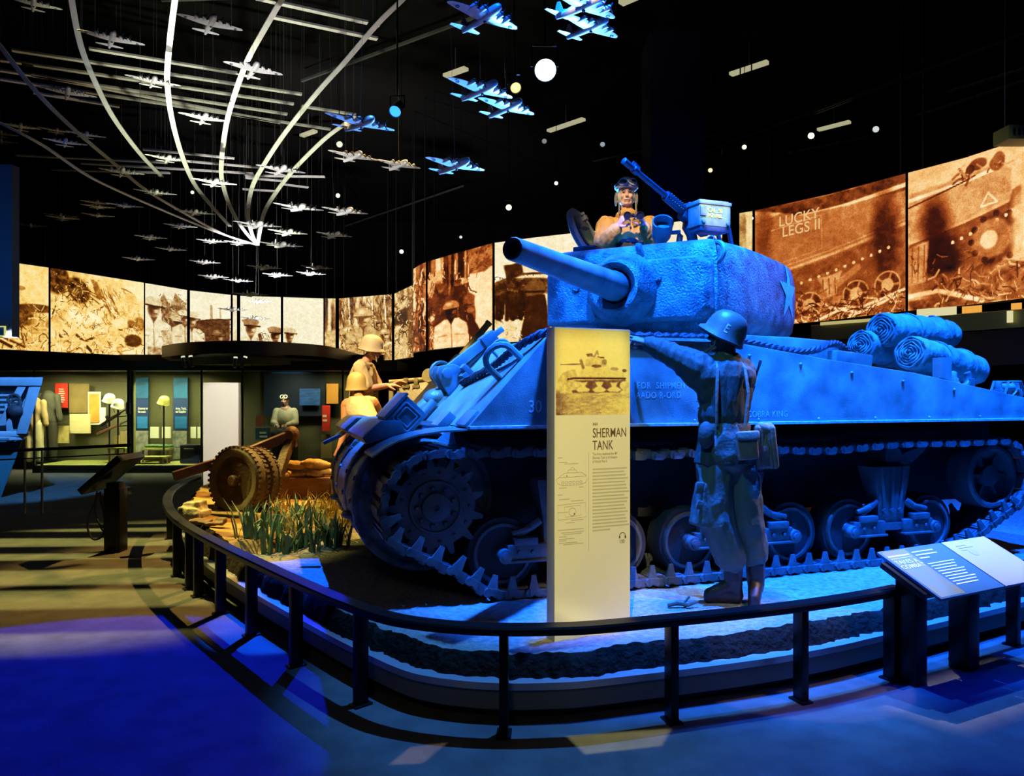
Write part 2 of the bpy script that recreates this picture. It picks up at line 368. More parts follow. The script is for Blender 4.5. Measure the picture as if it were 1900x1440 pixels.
def band(path,prof,name,m,parent=None,smooth=40):
    "sweep a (inward, z) profile along a plan path"
    P=[offset(path,d) for d,_ in prof]; n=len(prof)
    vs=[(P[q][i].x,P[q][i].y,prof[q][1]) for i in range(len(path)) for q in range(n)]
    fs=[(i*n+q,(i+1)*n+q,(i+1)*n+q+1,i*n+q+1) for i in range(len(path)-1) for q in range(n-1)]
    return MB().add(vs,fs).build(name,m,parent,smooth=smooth,fix=False)
plinth=thing('display_plinth','low curved grey plinth with a metal edge carrying the earth under the tank','plinth',(0,0,0))
band(RPS,[(.23,.0),(.23,.055),(.17,.055),(.165,.06),(.165,.165)],'fascia_panel',g('plinth'),plinth)
band(RPS,[(.165,.168),(.14,.168),(.14,.205),(.30,.205),(.30,.15)],'edge_trim',g('trim'),plinth)
band(RPS,[(.231,.0),(.226,.0),(.226,.056)],'toe_kick',g('black'),plinth)
# earth surface
RB=np.array([(p.x,p.y) for p in offset(RPS,.20)])
poly=np.vstack([RB,[(7.5,13.0),(-4.1,13.0)]])
def inside(px,py,pg):
    c=np.zeros(px.shape,bool); n=len(pg); j=n-1
    for i in range(n):
        xi,yi=pg[i];xj,yj=pg[j]
        c^=((yi>py)!=(yj>py))&(px<(xj-xi)*(py-yi)/(yj-yi+1e-12)+xi); j=i
    return c
def pdist(px,py,pg,closed=True):
    d=np.full(px.shape,1e9); n=len(pg)
    for i in range(n if closed else n-1):
        a=pg[i];b=pg[(i+1)%n]; ab=b-a; L=ab@ab+1e-12
        t=np.clip(((px-a[0])*ab[0]+(py-a[1])*ab[1])/L,0,1)
        d=np.minimum(d,np.hypot(px-a[0]-t*ab[0],py-a[1]-t*ab[1]))
    return d
rng=np.random.default_rng(3)
def vnoise(x,y,seed=0):
    r=np.random.default_rng(seed).random((64,64)); xi=np.floor(x).astype(int); yi=np.floor(y).astype(int); fx=x-xi; fy=y-yi
    fx=fx*fx*(3-2*fx); fy=fy*fy*(3-2*fy); q=lambda a,b:r[a%64,b%64]
    return (q(xi,yi)*(1-fx)+q(xi+1,yi)*fx)*(1-fy)+(q(xi,yi+1)*(1-fx)+q(xi+1,yi+1)*fx)*fy
def fbm(x,y,seed=0,o=4):
    t=0;a=.5;s=0
    for k in range(o): t=t+a*vnoise(x*2**k+k*7.3,y*2**k+k*3.1,seed+k); s+=a; a*=.5
    return t/s
MOUND=np.array([(-3.1,6.75),(-2.55,6.52),(-2.0,6.75),(-1.72,7.25),(-1.75,8.1),(-.75,8.9),(.6,10.3),(.6,13.2),(-4.6,13.2),(-4.6,8.2),(-3.6,7.5)])
def smooth(a,b,x): t=np.clip((x-a)/(b-a),0,1); return t*t*(3-2*t)
def ground(px,py):
    z=.30+.035*(fbm(px*1.6+9,py*1.6+5,2)-.5)+.02*(fbm(px*7+9,py*7+5,12)-.5)
    sd=np.where(inside(px,py,MOUND),1,-1)*pdist(px,py,MOUND)
    mm=smooth(-.02,.09,sd+.06*(fbm(px*5+30,py*5+30,5)-.5))
    z=z+mm*(.11+.02*np.clip(py-7,0,6)+.05*(fbm(px*2.2+40,py*2.2+40,8)-.5))
    # flat strips under the tracks
    return z,mm
def ground1(x,y): return float(ground(np.array([float(x)]),np.array([float(y)]))[0][0])
gs=.045
gx=np.arange(-4.5,7.5,gs); gy=np.arange(3.9,13.0,gs); GX,GY=np.meshgrid(gx,gy)
ins=inside(GX,GY,poly); dd=pdist(GX,GY,RB,False)
ok=ins&(dd>.40)
GZ_,MM=ground(GX,GY)
idx=-np.ones(GX.shape,int); idx[ok]=np.arange(ok.sum())
vs=np.stack([GX[ok],GY[ok],GZ_[ok]],1).tolist()
fs=[];mi=[]
for i in range(GX.shape[0]-1):
    for j in range(GX.shape[1]-1):
        q=(idx[i,j],idx[i,j+1],idx[i+1,j+1],idx[i+1,j])
        if min(q)>=0:
            mm=MM[i:i+2,j:j+2]; fs.append(q); mi.append(1 if (mm.max()-mm.min()>.30) else (2 if mm.mean()>.5 else 0))
# rim of the earth, following the plinth
RF=catmull([tuple(p) for p in RPS],4); ds=[-.02,.0,.02,.05,.09,.14,.20,.27,.35,.44,.52]
base=len(vs); n=len(ds); rim=[offset(RF,.215+d) for d in ds]
for i in range(len(RF)):
    px=np.array([rim[q][i].x for q in range(n)]); py=np.array([rim[q][i].y for q in range(n)])
    wob=.06*(float(fbm(px[:1]*7+31,py[:1]*7+13,21)[0])-.5)+.05*(float(fbm(px[:1]*22+31,py[:1]*22+13,23,2)[0])-.5)
    z,mm=ground(px,py); hh=.025*float(fbm(px[:1]*9+3,py[:1]*9+3,33)[0])
    inn=(RF[min(i+1,len(RF)-1)]-RF[max(i-1,0)]).normalized(); inn=V((-inn.y,inn.x,0))
    for q in range(n):
        k=wob*max(0,1-ds[q]/.3)
        zz=(.17,.235,float(z[q])-.015,float(z[q])+.012+hh)[min(q,3)]+ (0 if q<4 else hh*max(0,1-ds[q]/.3)-.0)
        if q>=4: zz=float(z[q])+hh*max(0,1-ds[q]/.3)+.012*max(0,1-ds[q]/.3)
        vs.append((px[q]+inn.x*k,py[q]+inn.y*k,zz+.001))
for i in range(len(RF)-1):
    for q in range(n-1):
        fs.append((base+i*n+q,base+(i+1)*n+q,base+(i+1)*n+q+1,base+i*n+q+1))
        px,py=rim[q][i].x,rim[q][i].y; mi.append(1 if q<3 else (2 if inside(np.array([px]),np.array([py]),MOUND)[0] else 0))
me=bpy.data.meshes.new('earth'); me.from_pydata(vs,[],fs)
for mm in ('sand','soil','dirt'): me.materials.append(g(mm))
for p,k in zip(me.polygons,mi): p.material_index=k; p.use_smooth=True
me.set_sharp_from_angle(angle=R(60))
earth=bpy.data.objects.new('exhibit_ground',me); COL.objects.link(earth); tag(earth,'pale sand and dark earth covering the plinth under the tank and gun','ground',kind='stuff')
# railing, in two runs with the reader rail between them
def arclen(P):
    L=[0]
    for i in range(1,len(P)): L.append(L[-1]+(P[i]-P[i-1]).length)
    return L
def railing(path,posts,label):
    t=thing('guard_rail',label,'railing',(path[0].x,path[0].y,0))
    o=V((path[0].x,path[0].y,0)); P=[p-o+V((0,0,.527)) for p in path]
    MB().tube(P,1,sec=[(-.045,-.02),(.045,-.02),(.05,-.01),(.05,.012),(.042,.022),(-.042,.022),(-.05,.012),(-.05,-.01)]).build('top_rail',g('rail'),t,smooth=30)
    for px in posts:
        q=min(range(len(path)-1),key=lambda i:abs(CX+F*path[i].x/path[i].y-px)+(0 if path[i].y<9 or px<330 else 500))
        a,b=path[q],path[q+1]; tx=(b-a).normalized()
        c=a-o; M=Matrix.Translation(c)@Matrix(((tx.x,-tx.y,0),(tx.y,tx.x,0),(0,0,1))).to_4x4()
        post=MB().box((0,0,.255),(.045,.075,.51),M).build('post',g('rail'),t,bevel=.004)
        MB().box((0,.0,.006),(.075,.11,.012),M).build('foot_plate',g('rail'),post,bevel=.002)
    return t
k0=min(range(len(RPS)),key=lambda i:abs(RPS[i].x-2.31)+abs(RPS[i].y-4.58)); k1=min(range(len(RPS)),key=lambda i:abs(RPS[i].x-2.86)+abs(RPS[i].y-4.87))
railing(RPS[4:k0+1],[316,331,350,370,408,465,553,668,942,1247,1484,1655],'long curved black guard rail running round the front of the tank plinth')
railing(RPS[k1:],[1787,1872,1990],'short straight black guard rail to the right of the slanted reader rail')
# ------------------------------------------------------------------ slanted reader rail with two text plates
rk=V((2.56,4.62,0)); ang=math.atan2(4.87-4.58,2.86-2.31)
rr=thing('reader_rail','slanted reader desk with a blue text plate and a white plate on two black legs','sign',rk,ang)
for x in (-.235,.275): MB().box((x,0,.30),(.11,.13,.60)).build('leg',g('rail'),rr,bevel=.006)
TM=Matrix.Translation((0.06,-.06,.655))@Matrix.Rotation(R(25),4,'X')
MB().box((.11,-.0,-.03),(1.12,.30,.035),TM).build('support_tray',g('rail'),rr,bevel=.005)
pb=MB().box((-.115,0,0),(.60,.44,.018),TM).build('text_plate',g('teal'),rr,bevel=.003)
pb['label']='blue text plate'
pw=MB().box((.425,0,0),(.46,.44,.018),TM).build('text_plate',mat('pinkish_white_plate',rgb(186,170,176),.5),rr,bevel=.003); pw['label']='white raised-print plate'
wi=mat('white_print',rgb(235,238,240),.6)
m=MB()
MB().box((-.29,0,.0096),(.22,.42,.001),TM).build('tinted_strip',mat('pale_teal_print',rgb(110,140,142),.6,var=.5,vscale=6,c2=rgb(140,130,88)),pb,smooth=0)
for k,wd in enumerate((.19,.19)): m.box((-.295,.16-k*.022,.0105),(wd,.010 if k==0 else .003,.001),TM)
for k,wd in enumerate((.20,.20,.09)): m.box((-.16+wd/2,.17-k*.03,.0105),(wd,.010,.001),TM)
for k in range(9): m.box((-.16+(.25-.02*(k%3))/2,.055-k*.024,.0105),(.25-.02*(k%3),.008,.001),TM)
m.build('printed_lines',wi,pb,smooth=0)
text('TAKES A\nCOMBAT',.046,TM@Matrix.Translation((-.395,.085,.0105)),wi,pb,space=1.15)
m=MB()
for k,wd in enumerate((.10,.14,.05)): m.box((.27+wd/2,.165-k*.022,.0105),(wd,.006,.001),TM)
m.cyl(TM@V((.345,.09,.0095)),TM@V((.345,.09,.0106)),.032,n=20); m.build('raised_print',mat('grey_raised_print',rgb(178,166,160),.6),pw,smooth=0)
# ------------------------------------------------------------------ tall information panel beside the tank
ip=V((.236,4.30,.20)); ia=R(25)
ipan=thing('information_panel','tall cream information panel with a tank photograph standing before the tank','sign',ip,ia)
IW,IH,IT=.508,2.08-.20,.09
MB().box((IW/2,IT/2,IH/2),(IW,IT,IH)).build('panel_body',mat('panel_edge_grey',rgb(120,128,140),.4),ipan,bevel=.004)
face=MB().box((IW/2,-.002,IH/2),(IW-.006,.004,IH-.006)).build('printed_face',mat('cream_laminate',rgb(226,222,184),.45,0,.3),ipan,smooth=0)
IM=lambda u,v: Matrix.Translation((u*IW,-.0043,IH*(1-v)))@Matrix.Rotation(R(90),4,'X')@Matrix.Diagonal((1,1,.2,1))   # u across, v down the panel (0..1)
# pixel rows of the panel in the photograph: 605 top .. 1190 bottom
pv=lambda y:(y-605)/585.0; pu=lambda x:(x-1028)/141.0
ink,inkl=g('ink'),g('inklight')
text('M4',.028,IM(pu(1097),pv(780)),inkl,face)
text('SHERMAN\nTANK',.078,IM(pu(1097),pv(801)),ink,face,sx=.66)
text('The Army employed the M4\nSherman Tank in all theaters\nof World War II',.0235,IM(pu(1097),pv(833)),inkl,face,sx=.62)
text('130',.030,IM(pu(1147),pv(995)),ink,face,sx=.85)
m=MB(); c=IM(pu(1153.5),pv(982))
m.torus(c@V((0,.0,0)),c.to_3x3()@V((0,0,1)),.020,.002,14,6,0,PI,x=c.to_3x3()@V((1,0,0)))
for sx in (-1,1): m.box(c@V((sx*.02,-.006,0)),(.008,.004,.014))
m.build('headphone_symbol',ink,face)
m=MB()
for k in range(19):
    wd=(.235,.215,.225,.24,.22,.23,.235,.25,.215,.24)[k%10]*(.55 if k==18 else 1)
    x=pu(1097)*IW; m.box((x+wd/2,-.0042,IH*(1-pv(858+k*6.1))),(wd,.0006,.0085))
for y,x0,wd in ((835,1034,.03),(843,1036,.055),(846,1046,.09),(888,1036,.05),(888,1072,.03),(900,1034,.03),(908,1036,.07),(912,1058,.08),(946,1058,.08),(950,1048,.06),(962,1034,.17),(967,1040,.15),(970,1044,.12),(974,1036,.05),(978,1036,.1),(981,1036,.05),(985,1036,.12),(988,1044,.13)):
    m.box((pu(x0)*IW+wd/2,-.0042,IH*(1-pv(y))),(wd,.0006,.005))
m.box((pu(1090)*IW,-.0042,IH*(1-pv(915))),(.003,.0006,IH*175/585))
m.build('printed_lines',mat('faint_print',rgb(188,182,142),.7),face,smooth=0)
# line drawings of the tank on the panel
def line(m,pts,r=.0012,closed=False): m.tube([(pu(x)*IW,-.0038,IH*(1-pv(y))) for x,y in pts],r,5,closed=closed)
m=MB()
line(m,[(1031,874),(1034,870),(1085,869),(1088,874),(1084,881),(1074,884),(1042,884),(1034,880)],closed=True)
line(m,[(1035,870),(1045,863),(1052,862),(1076,862),(1086,868)]); line(m,[(1051,862),(1053,857),(1066,857),(1070,862)]); line(m,[(1056,857),(1058,853),(1063,853),(1064,857)])
for k in range(6): m.torus((pu(1043+k*6.5)*IW,-.005,IH*(1-pv(879))),(0,1,0),.008,.001,12,5)
line(m,[(1034,918),(1084,916),(1085,942),(1035,944)],closed=True); line(m,[(1046,922),(1074,920),(1076,938),(1048,940)],closed=True)
m.torus((pu(1060)*IW,-.005,IH*(1-pv(931))),(0,1,0),.022,.0011,18,5); line(m,[(1034,931),(1052,931)])
m.ball((pu(1050)*IW,-.005,IH*(1-pv(867))),.004); m.ball((pu(1063)*IW,-.005,IH*(1-pv(934))),.004)
m.build('line_drawing',inkl,face)

# unseen plates with an opening, added before some lamps to shape their beams
def shutter(loc,tgt,corners,d=.45,out=.5):
    o=V(loc); z=(V(tgt)-o).normalized(); M=frame(o,z); I=M.inverted()
    q=[]
    for c in corners: p=I@V(c); q.append((p.x/p.z*d,p.y/p.z*d))
    cx=sum(a for a,_ in q)/4; cy=sum(b for _,b in q)/4; q.sort(key=lambda a: math.atan2(a[1]-cy,a[0]-cx))
    vs=[(a,b,d) for a,b in q]+[(cx+out*math.cos(math.atan2(b-cy,a-cx)),cy+out*math.sin(math.atan2(b-cy,a-cx)),d) for a,b in q]
    struct(MB(M).add(vs,[(i,(i+1)%4,4+(i+1)%4,4+i) for i in range(4)]).build('beam_shutter',g('black'),smooth=0,fix=False))
PM=Matrix.Translation(ip)@Matrix.Rotation(ia,4,'Z')
shutter((-.3,-.6,5.6),(.47,4.35,1.15),[PM@V((-.16,0,.08)),PM@V((IW+.26,0,.05)),PM@V((IW+.005,0,IH)),PM@V((-.005,0,IH))])
RMx=Matrix.Translation(rk)@Matrix.Rotation(ang,4,'Z')@TM
shutter((3.2,7.2,6.6),(2.83,4.72,.66),[RMx@V((-.48,-.29,0)),RMx@V((.72,-.29,0)),RMx@V((.72,.28,0)),RMx@V((-.48,.28,0))])
shutter((-1.6,1.2,6.8),(-.52,3.60,0),[atz(722,1419,0),atz(784,1417,0),atz(830,1378,0),atz(762,1386,0)],1.5)
shutter((.7,1.6,6.6),(.55,3.72,0),[atz(1052,1366,0),atz(1245,1352,0),atz(1228,1384,0),atz(1085,1400,0)],1.5)
m=MB(Matrix.Translation((-6.0,8.6,7.62))); yy=-.20; rs_=random.Random(5)
while yy<.24:
    wd=rs_.uniform(.008,.030); m.box((.10,yy+wd/2,0),(.9,wd,.004),rot=(0,0,rs_.uniform(-.06,.02)+.08)); yy+=wd+rs_.uniform(.010,.030)
struct(m.build('beam_louvre',g('black'),smooth=0))  # unseen slats added under the yellow lamp to streak its light
# ------------------------------------------------------------------ painted pictures (plain invented scenes in old-photograph tones)
class Pic:
    def __init__(s,nx,ny,asp,seed=0,base=.6):
        s.u,s.v=np.meshgrid((np.arange(nx)+.5)/nx,(np.arange(ny)+.5)/ny); s.a=asp; s.x=s.u*asp; s.T=np.full(s.u.shape,float(base)); s.seed=seed; s.tint=np.zeros(s.u.shape)
    def noise(s,k,amp,seed=1,sx=1,sy=1,mask=None):
        d=(fbm(s.x*k*sx+11,s.v*k*sy+5,s.seed*13+seed,5)-.5)*2*amp; s.T=s.T+(d if mask is None else d*mask); return s
    def put(s,m,t,tex=.0):
        t=t+(tex*(fbm(s.x*22,s.v*22,s.seed+77,3)-.5)*2 if tex else 0); s.T=s.T*(1-m)+t*m; return s
    def ell(s,cx,cy,rx,ry,t,rot=0,soft=.15,tex=.06,clip=None):
        dx=s.x-cx*s.a; dy=s.v-cy; c,q=math.cos(rot),math.sin(rot); a=(dx*c+dy*q)/rx; b=(-dx*q+dy*c)/ry
        d=np.sqrt(a*a+b*b)+.10*(fbm(s.x*9,s.v*9,s.seed+5,3)-.5); m=1-smooth(1-soft,1+soft,d)
        if clip is not None: m=m*clip(s.u,s.v)
        return s.put(m,t,tex)
    def poly(s,pts,t,tex=.08,soft=.01):
        pg=np.array([(x*s.a,y) for x,y in pts]); ins=inside(s.x,s.v,pg); d=pdist(s.x,s.v,pg); sd=np.where(ins,d,-d)+.02*(fbm(s.x*12,s.v*12,s.seed+3,3)-.5)
        return s.put(smooth(-soft,soft,sd),t,tex)
    def line(s,pts,w,t,tex=.05,k=1):
        pg=np.array([(x*s.a,y) for x,y in pts]); d=pdist(s.x,s.v,pg,False); return s.put(k*(1-smooth(w*.5,w*1.3,d)),t,tex)
    def strokes(s,n,box,ln,wd,tones,seed=1,ang=None,tex=.05):
        "many short irregular marks: twigs, rubble, creases"
        r=np.random.default_rng(seed+s.seed); x0,y0,x1,y1=box
        for _ in range(n):
            x=r.uniform(x0,x1);y=r.uniform(y0,y1);a=r.uniform(0,PI) if ang is None else r.normal(ang,.35);l=ln*.62*r.uniform(.25,1.2);b=r.uniform(-.4,.4)
            dx,dy=math.cos(a)*l/s.a,math.sin(a)*l; s.line([(x,y),(x+dx*.5-dy*b/s.a*.5,y+dy*.5+dx*b*.5),(x+dx,y+dy)],wd*.62*r.uniform(.4,1.3),float(r.choice(tones)),tex,k=.75)
        return s
    def figure(s,x,y,h,t=.15,lean=0):
        "full-length man: x, crown row y, height h"
        A=s.a; q=lambda u,v:(x+(u*h+lean*v*h)/A,y+v*h)
        s.poly([q(-.13,.16),q(.13,.16),q(.12,.50),q(-.12,.50)],t,.12); s.line([q(-.12,.2),q(-.17,.38),q(-.10,.5)],.05*h,t+.06); s.line([q(.12,.2),q(.17,.38),q(.06,.45)],.05*h,t+.04)
        s.line([q(-.06,.5),q(-.08,.98)],.065*h,t); s.line([q(.06,.5),q(.09,.98)],.065*h,t-.02); s.ell(x,y+.09*h,.062*h,.075*h,t+.2); s.ell(x,y+.05*h,.085*h,.05*h,t+.1)
        return s
    def finish(s):
        s.T=s.T+.16*(fbm(s.x*30,s.v*30,s.seed+61,4)-.5)+.10*(np.random.default_rng(s.seed).random(s.T.shape)-.5); return s
    def grad(s,v0,v1,t,amt=1): return s.put(smooth(v0,v1,s.v)*amt,t)
    def man(s,cx,hy,k,t=.75,face=.55,hat='helmet',ht=.5,body=True,lean=0):
        "head and shoulders of a soldier: cx, head centre row, head height k"
        A=s.a
        if body:
            s.poly([(cx-1.25*k/A+lean*k/A,hy+3.6*k),(cx-1.15*k/A+lean*.5*k/A,hy+1.0*k),(cx-.5*k/A,hy+.62*k),(cx+.5*k/A,hy+.62*k),(cx+1.15*k/A+lean*.5*k/A,hy+1.0*k),(cx+1.3*k/A+lean*k/A,hy+3.6*k)],t,.14)
            s.line([(cx,hy+.7*k),(cx+.02,hy+3.2*k)],.05*k,t-.25); s.line([(cx-.9*k/A,hy+1.8*k),(cx-.3*k/A,hy+1.75*k)],.06*k,t-.2); s.line([(cx+.3*k/A,hy+1.75*k),(cx+.9*k/A,hy+1.8*k)],.06*k,t-.2)
            s.poly([(cx-.25*k/A,hy+.5*k),(cx+.25*k/A,hy+.5*k),(cx,hy+.95*k)],face-.25,.05)
        s.ell(cx,hy,.40*k,.55*k,face,soft=.2); s.ell(cx+.2*k/A,hy+.05*k,.16*k,.3*k,face+.18,soft=.5)
        s.ell(cx-.16*k/A,hy+.02*k,.20*k,.42*k,face-.28,soft=.6); s.ell(cx+.06*k/A,hy-.10*k,.34*k,.12*k,face-.36,soft=.5); s.ell(cx+.10*k/A,hy+.30*k,.14*k,.05*k,face-.22,soft=.6)
        if hat=='helmet':
            s.ell(cx,hy-.22*k,.58*k,.50*k,ht,soft=.12,clip=lambda u,v:(v<hy-.12*k)*1.); s.line([(cx-.62*k/A,hy-.12*k),(cx+.64*k/A,hy-.12*k)],.05*k,ht-.3); s.ell(cx-.12*k/A,hy-.46*k,.25*k,.13*k,ht+.2,soft=.6)
        elif hat=='cap':
            s.poly([(cx-.5*k/A,hy-.25*k),(cx-.72*k/A,hy-.62*k),(cx-.3*k/A,hy-.82*k),(cx+.5*k/A,hy-.72*k),(cx+.66*k/A,hy-.5*k),(cx+.5*k/A,hy-.22*k)],ht,.08); s.line([(cx-.5*k/A,hy-.24*k),(cx+.72*k/A,hy-.16*k)],.06*k,.08)
        return s
RAMPS={'sepia':[(0,(14,5,2)),(.22,(70,30,8)),(.42,(138,82,30)),(.6,(196,148,78)),(.78,(242,212,142)),(1,(255,250,226))],
 'gold':[(0,(22,9,2)),(.22,(92,46,8)),(.42,(170,104,28)),(.6,(226,166,70)),(.78,(252,216,122)),(1,(255,246,196))],
 'rust':[(0,(14,4,2)),(.22,(72,22,4)),(.42,(150,66,20)),(.6,(206,118,52)),(.78,(248,194,118)),(1,(255,244,200))],
 'pale':[(0,(20,8,3)),(.22,(80,38,14)),(.42,(140,90,44)),(.6,(190,148,92)),(.78,(232,212,158)),(1,(254,250,222))],
 'panel':[(0,(60,22,24)),(.3,(120,78,56)),(.55,(190,160,100)),(.8,(238,218,120)),(1,(248,232,140))]}
def ramp(T,name):
    st=RAMPS[name]; T=np.clip(T,0,1); out=np.zeros(T.shape+(4,)); out[...,3]=1
    for c in range(3): out[...,c]=np.interp(T,[a for a,_ in st],[s2l(b[c]) for _,b in st])
    return out
def pic_mesh(name,P,col,mat_,parent):
    "P: (ny+1, nx+1, 3) positions; col: (ny, nx, 4) colours, one per cell"
    ny,nx=col.shape[:2]; me=bpy.data.meshes.new(name)
    I=np.arange((ny+1)*(nx+1)).reshape(ny+1,nx+1)
    fs=np.stack([I[1:,:-1],I[1:,1:],I[:-1,1:],I[:-1,:-1]],-1).reshape(-1,4)
    me.from_pydata(P.reshape(-1,3).tolist(),[],fs.tolist())
    a=me.color_attributes.new('Col','FLOAT_COLOR','CORNER'); a.data.foreach_set('color',np.repeat(col.reshape(-1,4),4,0).astype(np.float32).ravel())
    return link(name,me,mat_,parent,0)
TOP1=[(-40,480),(0,484),(22,487),(92,497),(268,525),(348,538.5),(430,547.5),(446,549),(523,551.5),(601,554),(628,554),(730,546),(768,528)]
TOP2=[(766,500),(780,491),(792,486),(850,469),(915,451),(990,441),(1060,433),(1200,419),(1370,396),(1400,391),(1540,360),(1680,322),(1790,293),(1900,257),(1985,228)]
def interp(tab,x): return float(np.interp(x,[a for a,_ in tab],[b for _,b in tab]))
def wallpoint(ring,x):
    if ring==1: zt,zb=4.6,2.64; y=interp(TOP1,x)
    else: zt,zb=4.8,2.69+.16*min(1,max(0,(x-790)/890)); y=interp(TOP2,x)
    Y=(zt-CZ)*F/(HY-y); return (x-CX)/F*Y,Y,zb,zt
def mural(ring,x0,x1,label,paint,rmp,res=1.5):
    cols=max(4,int((x1-x0)/res)); c0=wallpoint(ring,(x0+x1)/2); hp=(c0[3]-c0[2])*F/c0[1]; rows=int(min(170,hp/res))
    asp=(x1-x0)/hp*1.0
    pic=Pic(cols,rows,max(asp,.05),seed=int(abs(x0))%97); paint(pic); pic.finish()
    xs=np.linspace(x0,x1,cols+1); W=[wallpoint(ring,x) for x in xs]
    P=np.zeros((rows+1,cols+1,3))
    for j,(X,Y,zb,zt) in enumerate(W):
        P[:,j,0]=X;P[:,j,1]=Y;P[:,j,2]=np.linspace(zt,zb,rows+1)
    o=V(P[rows//2,cols//2]); P=P-np.array(o)
    t=thing('mural_panel',label,'photo mural',o,group='backlit photo murals round the hall')
    pic_mesh('printed_picture',P,ramp(pic.T,rmp),g('mural'),t)
    m=MB(); n=len(W); st=max(1,cols//10); ids=list(range(0,cols,st))+[cols]
    vs=[];fs=[]
    for j in ids:
        X,Y,zb,zt=W[j]; d=V((X,Y,0)).normalized()*.012; e=V((X,Y,0)).normalized()*.10
        for q,z in ((d,zb-.02),(d,zt+.02),(e,zt+.02),(e,zb-.02)): vs.append((X+q.x-o.x,Y+q.y-o.y,z-o.z))
    for i in range(len(ids)-1):
        for q in range(4): fs.append((i*4+q,(i+1)*4+q,(i+1)*4+(q+1)%4,i*4+(q+1)%4))
    fs+= [(3,2,1,0),tuple((len(ids)-1)*4+q for q in range(4))]
    m.add(vs,fs).build('light_box',g('black'),t,smooth=0)
    m=MB()
    for j in (ids[1],ids[-2]):
        X,Y,zb,zt=W[j]; e=V((X,Y,0)).normalized()*.07; m.cyl((X+e.x-o.x,Y+e.y-o.y,zt-o.z),(X+e.x-o.x,Y+e.y-o.y,ZC-o.z),.012,n=5)
    m.build('hanger_rod',g('black'),t)
    return t
def scrub(p,k=9,amp=.3): p.noise(k,amp,1).noise(k*3,amp*.8,2,1.6,1)
def m1(p): p.T[:]=.86; scrub(p,4,.14); p.grad(.35,.6,.62,.7); p.ell(.3,.62,.35,.16,.25,tex=.3).ell(.8,.5,.25,.05,.2); p.noise(9,.25,4,mask=smooth(.3,.5,p.v)); p.ell(.2,.2,.05,.03,.35).ell(.55,.28,.05,.025,.5); p.grad(.68,.76,.74,.8); p.noise(14,.28,6,1,2,mask=smooth(.7,.75,p.v)); p.line([(.0,.84),(.4,.97)],.02,.1).line([(.1,.82),(.6,.96)],.015,.2).line([(.55,.8),(.6,.95)],.012,.3)
def m1b(p): m1(p); p.strokes(90,(0,.45,1,1),.16,.010,(.12,.3,.5,.9),3); p.strokes(60,(0,.55,.6,.75),.10,.012,(.1,.2,.35),5)
def m2(p):
    p.T[:]=.80; scrub(p,5,.16); p.put(smooth(.62,.95,p.u)*smooth(.45,.1,p.v),.93); p.ell(.06,.10,.16,.2,.18,tex=.35).ell(.30,.22,.13,.17,.2,rot=-.6,tex=.35)
    for k in range(9): p.line([(.30,.18),(.10+.07*k,.42-.03*abs(k-4))],.008,.3)
    for k in range(6): p.line([(.50+.045*k,.16+.02*k),(.60+.05*k,.50)],.012,.35 if k%2 else .9)
    p.poly([(.42,.05),(.50,.08),(.56,.30),(.50,.3)],.4); p.noise(10,.3,5,mask=smooth(.3,.45,p.v)*smooth(.75,.6,p.v)); p.grad(.66,.74,.84,.75)
    p.ell(.83,.36,.16,.18,.80,tex=.12); p.ell(.86,.22,.07,.055,.72).ell(.88,.255,.05,.03,.3); p.ell(.92,.57,.12,.1,.42,tex=.2)
    p.poly([(.45,.75),(.6,.62),(.78,.6),(.84,.9),(.7,.95)],.80,.14); p.ell(.74,.59,.10,.075,.88); p.ell(.76,.65,.05,.03,.3); p.poly([(.77,.66),(.90,.62),(.98,.78),(.80,.76)],.86); p.ell(.885,.80,.11,.085,.22,tex=.05)
    p.line([(.1,.80),(.22,.95)],.018,.12).line([(.28,.78),(.36,.86),(.46,.80)],.02,.2).line([(.36,.88),(.45,.99)],.02,.14); p.noise(16,.3,8,mask=smooth(.82,.9,p.v)*smooth(.5,.8,p.u))
    p.ell(.28,.63,.05,.04,.9); p.line([(.05,.45),(.02,.55)],.01,.1); p.noise(20,.12,9)
def m2b(p):
    m2(p); p.strokes(165,(.02,.36,.95,.68),.13,.008,(.15,.35,.5,.92,.7),2); p.strokes(90,(.05,.02,.45,.4),.12,.008,(.15,.3,.85),4); p.strokes(120,(0,.72,1,1),.16,.011,(.2,.45,.92,.7),7); p.strokes(45,(.55,.1,.78,.5),.18,.012,(.35,.45,.9),9,1.0)
    p.poly([(.02,.86),(.22,.80),(.40,.86),(.36,.97),(.1,.98)],.82,.18); p.poly([(.40,.84),(.58,.78),(.66,.9),(.5,.98)],.78,.2); p.strokes(39,(.05,.82,.65,.97),.12,.010,(.25,.5,.4),12)
    p.ell(.84,.36,.14,.17,.80,tex=.15); p.ell(.86,.23,.075,.06,.74); p.strokes(24,(.74,.3,.97,.5),.12,.009,(.5,.62),14); p.ell(.74,.59,.095,.07,.88); p.ell(.885,.80,.10,.08,.22,tex=.08)
def m3(p):
    p.T[:]=.93; p.noise(3,.06,1); p.poly([(.36,.18),(.44,.10),(.6,.28),(.72,.08),(.98,.2),(.98,.5),(.4,.5)],.45,.3); p.noise(14,.25,2,mask=smooth(.1,.15,p.v)*smooth(.5,.35,p.u*0+p.v)*smooth(.3,.45,p.u)); p.poly([(.3,.48),(1,.42),(1,.75),(.45,.75)],.30,.15)
    p.man(.80,.52,.17,.72,.5,'cap',.72); p.man(.95,.42,.15,.8,.6,'cap',.85); p.man(.20,.34,.21,.88,.55,'cap',.78); p.poly([(.36,.62),(.60,.6),(.72,.99),(.5,.99)],.72,.2); p.poly([(.05,.86),(.42,.86),(.36,1),(.05,1)],.55,.3)
